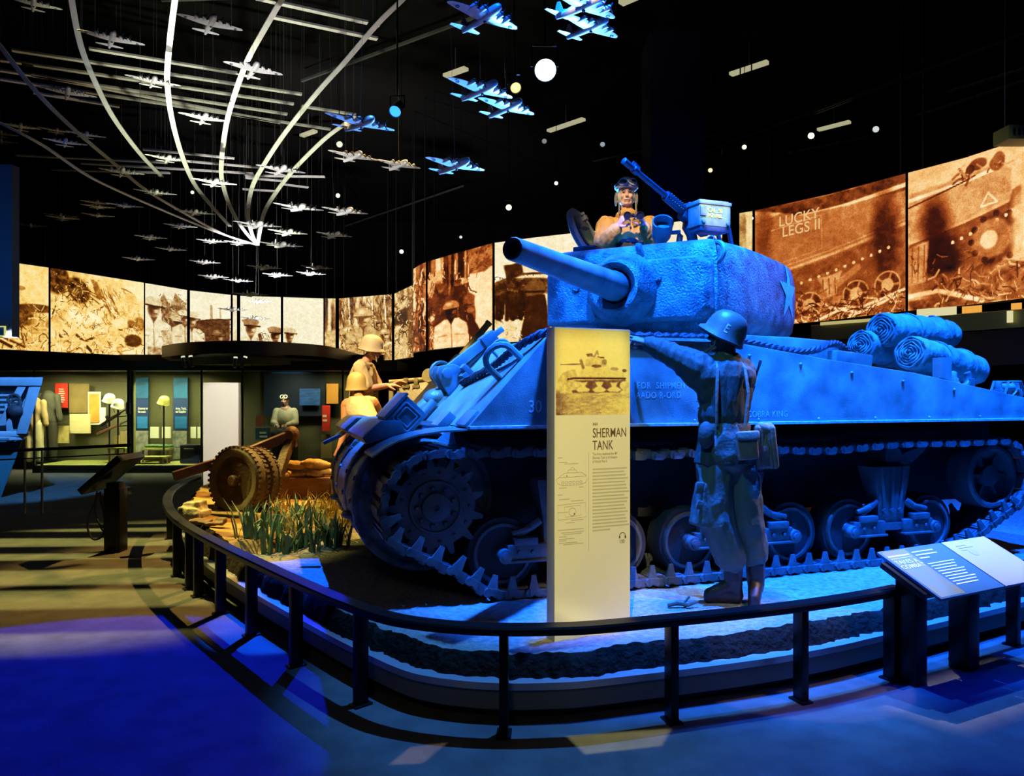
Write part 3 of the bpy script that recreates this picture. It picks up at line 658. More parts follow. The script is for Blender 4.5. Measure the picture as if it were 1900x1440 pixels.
def m4(p):
    p.T[:]=.95; p.noise(4,.05,1); p.poly([(.05,.46),(.55,.40),(.98,.38),(.98,.74),(.85,.9),(.3,.78),(.05,.7)],.27,.12); p.line([(.05,.46),(.55,.40),(1,.38)],.012,.15); p.line([(.2,.74),(.7,.78)],.02,.8); p.line([(.52,.2),(.53,.38)],.02,.6); p.line([(.74,.22),(.75,.36)],.015,.7)
    p.grad(.78,.84,.78,.6); p.man(.70,.66,.16,.78,.5,'helmet',.42); p.man(.04,.44,.17,.86,.6,'cap',.8); p.poly([(.85,.99),(.95,.7),(1,.68),(1,1)],.85)
def m5(p): p.T[:]=.92; p.noise(5,.08,1); p.poly([(0,.6),(1,.5),(1,1),(0,1)],.8)
def m6(p):
    p.T[:]=.94; p.noise(3,.04,1); p.man(.86,.60,.17,.50,.42,'cap',.5,lean=-.6); p.poly([(.4,.99),(.55,.74),(.75,.70),(.98,.78),(1,1)],.46,.15); p.man(.26,.50,.20,.84,.58,'cap',.52); p.line([(.48,.6),(.52,.72)],.03,.2); p.noise(14,.12,4,mask=smooth(.4,.5,p.v))
def m7(p):
    p.T[:]=.93; p.noise(3,.04,1); p.man(.16,.60,.16,.80,.5,'cap',.75); p.poly([(.2,.78),(.4,.78),(.52,.9),(.45,.95),(.22,.9)],.2); p.ell(.9,.86,.12,.11,.3,tex=.15); p.line([(.56,.76),(.56,1)],.007,.3); p.line([(.74,.76),(.75,1)],.006,.35)
def jungle(p,k=8): p.T[:]=.5; p.noise(k,.45,1,2.2,.5); p.noise(k*2.5,.4,2,2.5,.6)
def m8(p): jungle(p,4); p.poly([(.3,0),(.6,0),(.55,1),(.25,1)],.85,.1); p.ell(.9,.75,.3,.25,.7,tex=.2)
def m9(p):
    jungle(p,9); 
    for x in (.18,.62,.86): p.line([(x,0),(x+.03,.5)],.012,.85)
    p.man(.22,.62,.26,.62,.5,'helmet',.62); p.man(.46,.34,.24,.68,.62,'helmet',.7); p.man(.72,.44,.13,.5,.5,'helmet',.5); p.man(.86,.62,.14,.7,.6,'helmet',.66,); p.line([(.55,.86),(.98,.74)],.02,.85); p.noise(15,.14,8); p.grad(.8,.9,.5,.5)
def m10(p): jungle(p,7); p.ell(.4,.35,.3,.16,.75,tex=.25).ell(.55,.42,.25,.14,.15,tex=.2); p.line([(.15,.55),(.2,1)],.07,.75).line([(.55,.6),(.6,1)],.06,.7).line([(.85,.2),(.9,1)],.05,.4)
def trunks(p,n,seed):
    r=np.random.default_rng(seed)
    for k in range(n):
        x=r.random(); p.line([(x,0),(x+r.uniform(-.05,.05),1)],r.uniform(.012,.04),r.choice([.08,.25,.55,.9]),.15)
def m11(p): p.T[:]=.45; p.noise(5,.3,1,2.5,.3); p.poly([(.2,.1),(.9,.05),(.8,.3),(.3,.35)],.9); trunks(p,9,4); p.line([(.5,.5),(1,.48)],.02,.8)
def m12(p):
    p.T[:]=.55; p.noise(5,.25,1,2.5,.4); trunks(p,16,7); p.poly([(.62,.10),(1,.05),(1,1),(.70,1),(.62,.6)],.92,.06); p.poly([(.62,0),(1,0),(1,.22),(.88,.26),(.64,.25)],.5,.25)
    p.ell(.16,.30,.05,.16,.8).ell(.18,.52,.12,.26,.3,tex=.15); p.ell(.05,.28,.04,.14,.75); p.man(.52,.36,.12,.4,.5,'helmet',.7); p.man(.36,.60,.16,.88,.2,'helmet',.6,); p.poly([(.50,.55),(.62,.60),(.9,.96),(.78,1),(.6,.85)],.14,.1); p.ell(.66,.63,.04,.03,.5); p.line([(.15,.62),(.05,.66)],.03,.9); p.poly([(.1,.75),(.28,.7),(.3,1),(.1,1)],.2,.2)
def m13(p):
    p.T[:]=.90; p.noise(2.5,.06,1); p.poly([(0,.40),(.05,.36),(.28,.42),(.28,.55),(0,.55)],.22,.15); p.poly([(.04,.24),(.12,.22),(.13,.36),(.05,.38)],.2); p.line([(.12,.34),(.27,.36)],.012,.25); p.noise(18,.2,4,mask=smooth(.3,.33,p.v)*smooth(.5,.46,p.v))
    p.grad(.50,.60,.82,.7); p.noise(14,.12,3,mask=smooth(.7,.8,p.v))
    for x,h in ((.02,.50),(.062,.47),(.075,.5),(.11,.5),(.127,.47)):
        p.ell(x,h,.018,.024,.5); p.poly([(x-.018,h+.03),(x+.018,h+.03),(x+.014,h+.17),(x+.012,h+.30),(x-.012,h+.28)],.12,.08)
    p.ell(.175,.50,.10,.085,.34,tex=.08); p.poly([(.135,.56),(.22,.56),(.25,1),(.125,1)],.16,.06); p.line([(.135,.8),(.115,1)],.02,.1)
    p.poly([(.45,.3),(1,.2),(1,.9),(.45,.9)],.4,.3)
def m14(p): p.T[:]=.6; p.noise(7,.45,1); p.poly([(.5,0),(1,0),(1,1),(.6,1)],.8,.1)
def wheelp(p,cx,cy,r,t=.72):
    p.ell(cx,cy,r,r,.30,tex=.1); d=np.hypot(p.x-cx*p.a,p.v-cy); p.put((1-smooth(.0,.012,abs(d-r)))*.9,t)
    for k in range(5): a=k*1.26; p.line([(cx,cy),(cx+math.cos(a)*r*.9/p.a,cy+math.sin(a)*r*.9)],.010,t-.12)
    p.ell(cx,cy,.05,.05,t)
def m15(p):
    p.T[:]=.52; p.noise(2.5,.08,1); L=lambda x:.62-.26*x   # hull edge slopes
    p.poly([(0,0),(.45,0),(.0,.12)],.75); p.poly([(.0,.0),(1,.0),(1,.16),(.6,.20),(.3,.12)],.30,.2); p.line([(.30,.13),(.62,.12),(1,.08)],.018,.85)
    p.poly([(0,.12),(1,.12),(1,.36),(0,.60)],.56,.05); p.line([(0,.60),(1,.36)],.012,.70); p.line([(0,.56),(1,.33)],.006,.66)
    p.poly([(0,.62),(1,.38),(1,1),(0,1)],.44,.10); p.noise(4,.10,6)
    p.ell(.86,.42,.10,.3,.18,soft=.6); p.ell(.06,.2,.06,.2,.36,soft=.6)
    p.poly([(.42,.66),(.58,.62),(.54,.80),(.48,.82)],.66,.08); 
    for x in (.45,.49,.53): p.line([(x,.67),(x+.005,.79)],.006,.45)
    p.line([(.55,.72),(.68,.62)],.03,.6); p.poly([(.30,.86),(.44,.76),(.48,.82),(.36,.92)],.6); p.poly([(.52,.82),(.66,.82),(.64,.88),(.52,.88)],.6)
    for c in ((.36,.86),(.67,.82),(.88,.79)): wheelp(p,c[0],c[1],.10)
    for k in range(12): p.ell(.25+.058*k,.69-.016*k,.012,.012,.8)
    p.noise(12,.3,9,mask=smooth(.86,.92,p.v+.12*(p.u-.5)))
    for q in (((.4,1),(.62,.90)),((.5,.9),(.7,.97)),((.62,.99),(.95,.88)),((.2,.93),(.3,1)),((.7,.93),(.99,.84))): p.line(q,.012,.88)
def m16(p):
    p.T[:]=.80; p.noise(2.2,.12,1); p.poly([(0,.16),(.62,.10),(.70,.16),(.70,.36),(.0,.52)],.68,.08); p.line([(0,.21),(.62,.13)],.014,.95); p.line([(0,.26),(.45,.14)],.007,.3)
    p.poly([(0,.52),(.70,.36),(.64,.62),(.5,.86),(0,.92)],.42,.08); p.line([(0,.52),(.70,.36)],.010,.75); p.ell(.18,.40,.09,.16,.12,soft=.7); p.ell(.22,.72,.13,.24,.10,soft=.4)
    p.poly([(.0,.55),(.14,.52),(.12,.80),(0,.82)],.66,.08); 
    for x in (.03,.07,.11): p.line([(x,.55),(x-.005,.8)],.006,.5)
    p.ell(.60,.58,.17,.15,.22,tex=.15); p.ell(.56,.58,.14,.13,.55,tex=.06); p.ell(.54,.59,.055,.055,.86)
    for k in range(12): a=k*.52; p.ell(.60+math.cos(a)*.17/p.a,.58+math.sin(a)*.155,.022,.022,.2)
    p.poly([(.36,.78),(.62,.70),(.66,.78),(.4,.9)],.2,.2); p.line([(.54,.28),(.49,.36),(.60,.35),(.54,.28)],.007,.9); p.ell(.47,.07,.06,.04,.4).ell(.61,.08,.04,.05,.5).ell(.42,.09,.03,.03,.3)
    for k in range(7): p.ell(.30+.06*k,.56-.018*k,.012,.012,.85)
    p.poly([(.70,.3),(.76,.28),(.76,.4),(.68,.42)],.35); p.grad(.72,.8,.74,.5); p.poly([(.3,.92),(.64,.74),(1,.80),(1,1),(0,1),(0,.93)],.45,.25); p.line([(0,.90),(.2,.88),(.5,.98)],.018,.9); p.noise(12,.26,5,mask=smooth(.84,.92,p.v)); p.put(smooth(.66,.74,p.u)*smooth(.1,.5,p.v)*smooth(.78,.7,p.v),.78,.1)
def m3b(p): m3(p); p.strokes(60,(.35,.08,1,.5),.12,.010,(.25,.45,.6,.85),2); p.strokes(39,(.0,.55,.6,1),.12,.008,(.55,.65,.95),3)
def m4b(p): m4(p); p.strokes(39,(.05,.4,.98,.75),.2,.012,(.2,.3,.4),2,0); p.strokes(24,(.3,.75,1,1),.12,.01,(.6,.9,.5),3)
def m6b(p): m6(p); p.strokes(45,(.4,.55,.75,.9),.10,.010,(.15,.3,.6),2); p.strokes(30,(.0,.7,1,1),.12,.008,(.5,.62,.9),3)
def m7b(p): m7(p); p.strokes(21,(.0,.72,.5,1),.12,.012,(.2,.45,.85),3)
def m9b(p): p.noise(4,.1,30); m9(p); p.strokes(180,(0,0,1,1),.14,.009,(.1,.2,.4,.85,.95),2,1.3); p.man(.46,.34,.22,.66,.6,'helmet',.68); p.strokes(45,(0,.7,1,1),.14,.012,(.15,.4,.8),6)
def m10b(p): m10(p); p.strokes(135,(0,0,1,1),.12,.010,(.08,.2,.5,.8,.95),2)
def m11b(p): m11(p); p.strokes(90,(0,.05,1,1),.3,.016,(.08,.25,.6,.95),2,1.5)
def m12b(p): p.T[:]=.5; m12(p); p.strokes(135,(0,.05,.62,1),.22,.010,(.06,.2,.35,.7,.95),2,1.5); p.strokes(45,(.62,0,1,.24),.12,.02,(.4,.6,.3),5); p.figure(.2,.30,.5,.25); p.figure(.47,.28,.45,.2); p.man(.36,.60,.15,.88,.2,'helmet',.6)
def m13b(p): m13(p); p.strokes(90,(.0,.34,.28,.55),.06,.006,(.1,.2,.5,.4),2); p.strokes(135,(0,.62,.3,1),.05,.006,(.65,.95,.7,.4),5); [p.figure(x,y,h,.12) for x,y,h in ((.018,.48,.28),(.045,.47,.25),(.066,.44,.34),(.088,.47,.26),(.104,.47,.30),(.122,.46,.24))]; p.ell(.175,.50,.10,.085,.34,tex=.08); p.poly([(.135,.56),(.22,.56),(.25,1),(.125,1)],.16,.06); p.line([(.135,.52),(.215,.53)],.012,.1)
def m15b(p): m15(p); p.strokes(180,(0,.84,1,1),.14,.009,(.12,.25,.6,.88),2); p.strokes(60,(0,.72,1,.9),.1,.010,(.25,.38,.6),4); p.noise(1.5,.12,31); p.line([(.11,.20),(.44,.15)],.005,.66); p.line([(.44,.15),(.445,.42)],.005,.62); p.line([(.11,.50),(.445,.42)],.005,.62)
def m16b(p): m16(p); p.strokes(135,(.2,.72,1,1),.14,.010,(.2,.4,.85,.65),2); p.strokes(30,(0,.6,.5,.8),.1,.008,(.25,.4,.6),4); p.noise(1.4,.14,31); p.ell(.56,.58,.12,.115,.58,tex=.1); p.ell(.545,.585,.06,.06,.85); p.ell(.60,.10,.05,.05,.45); p.strokes(21,(.3,.04,.66,.14),.12,.012,(.3,.45,.7),8)
mural(1,-22,90,'sepia mural panel of a brushy hillside at the far left by the blue wall',m1b,'gold')
mural(1,94,267,'wide sepia mural panel of soldiers crouching under palms and a striped flag',m2b,'gold')
mural(1,269.5,347,'sepia mural panel of an officer in a light shirt and peaked cap',m3b,'pale')
mural(1,352.5,428,'sepia mural panel of a helmeted soldier below a dark ship hull',m4b,'pale')
mural(1,432,439.5,'narrow pale strip of mural between two black posts',m5,'pale')
mural(1,446,521,'sepia mural panel of two capped officers against a pale sky',m6b,'pale')
mural(1,525.5,600,'pale mural panel with one face at its left and a dark head low right',m7b,'pale')
mural(1,602.5,622.5,'narrow mural strip of jungle with a white trunk',m8,'sepia')
mural(1,629,727,'sepia mural panel of helmeted soldiers among jungle trees above the gun crew',m9b,'sepia')
mural(1,732,767,'sepia mural panel of dark jungle scrub beside the tall trunk panels',m10b,'sepia')
mural(2,767,790,'narrow tall mural panel of streaked tree trunks',m11b,'rust')
mural(2,793.5,913.5,'tall brown mural panel of men among trunks with a white right side',m12b,'rust')
mural(2,918,1340,'long pale mural panel of soldiers walking towards a tank, behind the gun barrel',m13b,'sepia')
mural(2,1372,1396,'narrow mural strip beside the ammunition box on the turret',m14,'sepia')
lk=mural(2,1401,1680,'orange mural panel of a tank side lettered LUCKY LEGS II',m15b,'rust')
mural(2,1685,1960,'bright orange mural panel of a tank rear wheel at the far right',m16b,'rust')
def on_wall(x,y): X,Y,zb,zt=wallpoint(2,x); return V((X,Y-.02,CZ+(HY-y)/F*Y))
a,b=on_wall(1430,414),on_wall(1530,402); lm=bpy.data.materials.get('x') or glow('backlit_lettering',(.95,.62,.26,1),.85)
def walltext(s,x0,y0,x1,y1,size):
    a,b=on_wall(x0,y0),on_wall(x1,y1); d=(b-a).normalized(); n=V((0,0,1)).cross(d)*-1; n=d.cross(V((0,0,1))); up=V((0,0,1)); 
    M=Matrix((d,up,d.cross(up))).transposed().to_4x4(); M.translation=a-lk.location+d.cross(up).normalized()*.03; text(s,size,M,lm,lk,sx=.95,space=1.05)
walltext('LUCKY',1446,422,1497,410,.235); walltext('LEGS II',1452,441,1514,427,.235)
# tank picture at the top of the information panel
def tankpic(p):
    p.T[:]=.97; p.noise(2,.04,1); p.grad(.70,.78,.62,.9); p.noise(16,.25,2,1,3,mask=smooth(.72,.78,p.v)); p.put(smooth(.6,1,p.u)*smooth(.75,.85,p.v),.85,.12); p.put(smooth(.3,0,p.u)*smooth(.66,.74,p.v)*.7,.25,.2)
    p.noise(12,.28,3,mask=smooth(.42,.52,p.v)*smooth(.6,.55,p.v)*smooth(.35,.1,p.u)); p.poly([(.02,.60),(.08,.50),(.25,.46),(.3,.56),(.95,.56),(.95,.72),(.05,.74)],.70,.2)
    p.poly([(.26,.57),(.36,.43),(.78,.44),(.93,.50),(.93,.57)],.80,.08); p.poly([(.38,.42),(.40,.34),(.50,.31),(.64,.32),(.68,.36),(.68,.42),(.6,.44)],.72,.12); p.ell(.54,.42,.06,.02,.3); p.ell(.65,.37,.03,.035,.45)
    p.line([(.06,.41),(.34,.40)],.008,.35); p.line([(.33,.36),(.36,.44)],.02,.4); p.poly([(.40,.28),(.48,.27),(.50,.31),(.42,.31)],.35,.15); p.line([(.51,.31),(.55,.24),(.56,.28)],.012,.5); p.line([(.56,.31),(.64,.32)],.01,.3)
    p.line([(.16,.58),(.25,.565),(.94,.565)],.012,.08); p.poly([(.14,.59),(.94,.58),(.96,.64),(.86,.74),(.22,.74)],.25,.15)
    for x in (.36,.58,.78): p.poly([(x-.06,.61),(x+.06,.61),(x+.03,.66),(x+.10,.70),(x+.06,.73),(x-.06,.73),(x-.10,.70),(x-.03,.66)],.82,.08)
    p.ell(.21,.65,.10,.06,.75,tex=.3); p.ell(.93,.65,.06,.05,.8,tex=.2); p.ell(.79,.45,.05,.02,.5).ell(.93,.47,.03,.02,.3)
rows,cols=104,94
pc=Pic(cols,rows,.88,seed=5); tankpic(pc); pc.strokes(60,(0,.72,1,1),.1,.006,(.45,.65,.85),3,0); pc.finish()
P=np.zeros((rows+1,cols+1,3)); uu=np.linspace(.02,.985,cols+1); vv=np.linspace(.008,pv(760),rows+1)
P[...,0]=uu[None,:]*IW; P[...,1]=-.0045; P[...,2]=(IH*(1-vv))[:,None]
pic_mesh('tank_photograph',P,ramp(pc.T,'panel'),g('print'),face)
# ------------------------------------------------------------------ the tank (x forward, y towards its left, z up; left hull side is y=0)
TA=R(198); lfv=V((math.sin(R(18)),-math.cos(R(18)),0)); TO=V((-.098,5.37,.30))+lfv*.2
tank=thing('tank','big blue-lit battle tank with a short gun and a white star on its turret','tank',TO,TA)
TMAT=Matrix.Translation(TO)@Matrix.Rotation(TA,4,'Z'); TINV=TMAT.inverted()
def ton(x,y,ax,val):
    "tank-space point on the plane (axis ax = val) that the photo pixel looks at"
    c=TINV@V((0,0,CZ)); p=TINV@at(x,y,1.0); d=p-c; t=(val-c[ax])/d[ax]; return c+d*t
W=2.65; tp,ca,dk,dp=g('tank'),g('cast'),g('tank_dark'),g('tank_deep')
XZ=lambda y0=0: Matrix(((1,0,0,0),(0,0,-1,y0),(0,1,0,0),(0,0,0,1)))   # prism XY -> tank XZ, pulled towards -y
prof=[(.275,1.17),(-.29,1.79),(-1.75,1.79),(-2.65,1.665),(-3.52,1.565),(-4.95,1.32),(-5.02,1.17)]
hull=MB().prism(prof,0,W,XZ()).build('upper_hull',tp,tank,bevel=.012)
# weld strip, shading lip, rear deck plate and splash guard on the hull
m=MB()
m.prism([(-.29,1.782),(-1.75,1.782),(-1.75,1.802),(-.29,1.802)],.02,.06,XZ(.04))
m.prism([(.27,1.166),(-5.0,1.166),(-5.0,1.184),(.27,1.184)],-.055,.02,XZ())  # lip pushed outward to cast shade on the top track run
m.build('weld_shade_lip',g('dusty'),hull,smooth=0)
MB().prism([(-2.13,1.66),(-2.13,1.87),(-2.6,1.86),(-3.05,1.835),(-3.05,1.60)],.34,2.3,XZ()).build('raised_rear_deck',tp,hull,bevel=.02)
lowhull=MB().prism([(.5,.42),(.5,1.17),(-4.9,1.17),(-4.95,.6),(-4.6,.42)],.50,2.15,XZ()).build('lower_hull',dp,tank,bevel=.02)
# glacis continuation between the tracks and the round transmission cover
MB().prism([(.275,1.17),(.80,.62),(.40,.50),(.1,1.0)],.47,2.18,XZ()).build('lower_glacis',tp,tank,bevel=.01)
nose=MB()
rings=[]
for y,k in ((-.44,.90),(-.50,1.0),(-.95,1.0),(-1.10,1.03),(-1.55,1.03),(-1.70,1.0),(-2.15,1.0),(-2.22,.90)):
    rings.append([(.47+.50*k*math.cos(a)*(1.0),y,.64+.45*k*math.sin(a)) for a in [2*PI*i/28 for i in range(28)]])
nz=nose.loft(rings).build('transmission_cover',ca,tank,smooth=50)
m=MB()
for y in (-.50,-1.02,-1.62,-2.15): m.torus((.47,y,.64),(0,1,0),.487,.028,40,8)
for y in (-.56,-1.08,-1.56,-2.09):
    for k in range(9): a=R(-40+k*20); m.cyl((.47+.49*math.cos(a),y,.64+.445*math.sin(a)),(.47+.525*math.cos(a),y,.64+.475*math.sin(a)),.018,n=6)
m.build('bolted_flange',ca,nz)
m=MB()
for y in (-.85,-1.85): m.torus((.93,y,.50),(0,0,1),.07,.022,18,8)
m.build('tow_shackle',ca,nz)
# front lip above the cover, fender and stowage box
lip=MB()
lipsec=[(.62,1.13),(.90,1.05),(.93,1.10),(.80,1.215),(.66,1.215)]
lip.prism(lipsec,.34,1.28,XZ()); lip.build('front_guard_plate',tp,tank,bevel=.02)
MB().prism([(.62,1.13),(.88,1.05),(.91,1.09),(.80,1.19),(.66,1.19)],1.75,2.62,XZ()).build('front_guard_plate',tp,tank,bevel=.02)
MB().box((1.0,-1.85,1.0),(.16,.05,.03),rot=(0,R(25),0)).build('towing_tongue',tp,nz,bevel=.006)
m=MB()
fl=[(-.30,1.168),(.27,1.165),(.45,1.155),(.60,1.135),(.73,1.10),(.82,1.055),(.90,1.0)]
vs=[];fs=[]
for x,z in fl:
    for y,dz in ((.0,0),(.0,-.012),(-.44,-.012),(-.44,0)): vs.append((x,y,z+dz))
for i in range(len(fl)-1):
    for q in range(4): fs.append((i*4+q,(i+1)*4+q,(i+1)*4+(q+1)%4,i*4+(q+1)%4))
fs+=[(0,1,2,3),(len(vs)-1,len(vs)-2,len(vs)-3,len(vs)-4)]
fend=m.add(vs,fs).build('fender',tp,tank,smooth=50)
m=MB(); m.add([(x,y-W+.44,z) for x,y,z in vs],fs); m.build('fender',tp,tank,smooth=50)
ctr=V((.615,-.38,1.235)); BX=Matrix.Translation(ctr)@Matrix.Rotation(R(47),4,'Y')
bx=MB().box((0,-.19,0),(.225,.40,.205),BX).build('stowage_box',tp,tank,bevel=.012)
m=MB()
for r_ in (.075,.052): m.tube([BX@V((a*r_,.012,b*r_)) for a,b in ((-1,-.85),(-.85,-1),(.85,-1),(1,-.85),(1,.85),(.85,1),(-.85,1),(-1,.85))],.009,6,closed=True)
m.build('pressed_panel',tp,bx)
MB().box((-.01,-.19,.107),(.235,.41,.02),BX).build('box_lid',tp,bx,bevel=.004)
# wedge blocks at the foot of the glacis
MB().box((.22,-.16,1.22),(.14,.26,.06),rot=(0,R(47),0)).build('glacis_block',tp,hull,bevel=.008); MB().box((.30,-.62,1.19),(.16,.22,.07),rot=(0,R(47),0)).build('glacis_block',tp,hull,bevel=.008)
def gz(x): return 1.17+(.275-x)*(.62/.565)       # glacis surface height at x
GN=V((.74,0,.67)).normalized(); GS=V((-.67,0,.74)).normalized()
def gpt(x,y,h=0): return V((x,y,gz(x)))+GN*h
# gun travel lock on the glacis
lk_=thing('x','x','x'); bpy.data.objects.remove(lk_)
ly=-1.45; foot=gpt(.0,ly); piv=foot+GN*.14; tip=ton(925,614,1,ly); ld=(tip-piv).normalized(); lu=ld.cross(V((0,1,0))).normalized(); 
if lu.z<0: lu=-lu
m=MB()
for sy in (-.11,.11):
    pts=[foot+GS*(-.13),foot+GS*(.15),foot+GS*.10+GN*.15,foot+GN*.23,foot+GS*(-.06)+GN*.20]
    q=[p+V((0,sy-.02,0)) for p in pts]+[p+V((0,sy+.02,0)) for p in pts]; n=5
    m.add([tuple(p) for p in q],[tuple(range(n))[::-1],tuple(range(n,2*n))]+[(i,(i+1)%n,n+(i+1)%n,n+i) for i in range(n)])
lockb=m.build('travel_lock_bracket',tp,hull,bevel=.012)
MA=frame(piv,ld,(0,1,0)); Ln=(tip-piv).length
m=MB()
m.box((0,0,Ln*.36),(.10,.085,Ln*.80),MA); m.box((0,0,Ln*.80),(.135,.10,Ln*.22),MA); m.box((.045,0,Ln*.97),(.03,.05,Ln*.16),MA); m.box((-.05,0,Ln*.93),(.03,.05,Ln*.08),MA); m.cyl(MA@V((-.16,0,0)),MA@V((.16,0,0)),.045)
m.tube([MA@V((.0,.075,.02)),MA@V((.0,.07,Ln*.5)),MA@V((0,.055,Ln*.78))],.022,8); m.box((0,.05,Ln*.80),(.06,.04,.08),MA)
m.build('travel_lock_arm',tp,tank,bevel=.01)
# bow gun housing, lifting eyes, headlamp ring and small fittings
m=MB(); a=gpt(.13,-1.62); m.cyl(a-GS*.02+GN*.02,a-GS*.30+GN*.05,.085,.075,n=18); m.cyl(a-GS*.25+GN*.05,a-GS*.36+GN*.06,.03,n=10); m.ball(a+GS*.02,(.14,.14,.10)); m.cyl(gpt(.16,-1.40,.05),gpt(.32,-1.40,.04),.04,n=12); m.build('bow_gun_mount',tp,hull)
def eye(name,x0,y0,x1,y1,h,r,par=None):
    a,b=gpt(x0,y0),gpt(x1,y1); mid=(a+b)/2; 
    pts=[a,a+GN*h*.55]+[mid+(a-mid)*math.cos(t)*1.0+GN*(h*.55+h*.45*math.sin(t)) for t in [PI*k/8 for k in range(1,8)]]+[b+GN*h*.55,b]
    return MB().tube(pts,r,8).build(name,tp,par or hull)
eye('lifting_eye',-.03,-.25,-.16,-.16,.20,.024); eye('lifting_eye',-.20,-.86,-.27,-.74,.10,.014); eye('lamp_guard',.03,-1.80,-.10,-1.84,.20,.018)
m=MB(); a=gpt(-.08,-1.25); m.box(a+GN*.05,(.05,.10,.10),rot=(0,R(47),0)); m.box(a+GN*.03-GS*.05,(.05,.13,.05),rot=(0,R(47),0)); m.build('cable_bracket',tp,hull,bevel=.006)
m=MB()
for k in range(5): p=ton(1390+k*95,653+k*16,1,0); m.ball((p.x,.004,p.z-.03),.014,n=8)
for k in range(7): m.ball((-.9-k*.55,.004,1.20),.013,n=8)
m.build('rivet',tp,hull)
# rear deck fittings
m=MB(); m.prism([(-3.86,1.53),(-3.86,1.70),(-3.96,1.70),(-3.96,1.51)],.06,.16,XZ()); m.build('deck_post',tp,hull)
m=MB(); p=ton(1580,660,1,-.15); m.box((p.x+.02,-.15,1.665),(.36,.12,.13),rot=(0,R(-6),0)); m.build('deck_pad',tp,hull,bevel=.015)
for x,s_ in ((-4.13,1.0),(-4.66,1.25)):
    zz=1.32+(x+4.95)*.172; m=MB(); m.torus((x,-.12,zz+.075),(0,1,0.15),.085*s_,.03,20,8,R(-30),R(210),x=(1,0,0)); m.box((x-.09*s_,-.12,zz+.02),(.06,.07,.09)); m.box((x+.09*s_,-.12,zz+.02),(.06,.07,.09)); m.build('lifting_hook',tp,hull,bevel=.006)
m=MB(); zz=1.32+(4.95-4.66)*.172; m.cyl((-4.62,-.16,zz+.08),(-4.74,-.13,zz+.08),.035); m.tube([(-4.55,-.2,zz),(-4.6,-.2,zz+.13),(-4.74,-.2,zz+.13),(-4.8,-.2,zz)],.012,6); m.tube([(-4.55,-.06,zz),(-4.6,-.06,zz+.13),(-4.74,-.06,zz+.13),(-4.8,-.06,zz)],.012,6); m.build('tail_lamp',tp,hull)
# stencilled writing on the hull side
SM=lambda p: Matrix.Translation((p.x,.0009,p.z))@Matrix(((-1,0,0,0),(0,0,1,0),(0,1,0,0),(0,0,0,1)))
st=g('stencil')
text('FOR  SHIPMENT',.066,SM(ton(1182,721,1,0)),st,hull,ext=.0006,sx=.80,space=1.18); text('AADO R-ORD',.066,SM(ton(1180,739,1,0)),st,hull,ext=.0006,sx=.78,space=1.18)
pk=ton(1462,773,1,0); text('COBRA KING',.066,SM(pk),st,hull,ext=.0006,sx=.85,space=1.1,align='RIGHT'); text('30',.118,SM(ton(980,765,1,0)),st,hull,ext=.0006,sx=.85)
pw_=gpt(.12,-.55,.004); GM=Matrix((V((0,-1,0)),GS,GN)).transposed().to_4x4()
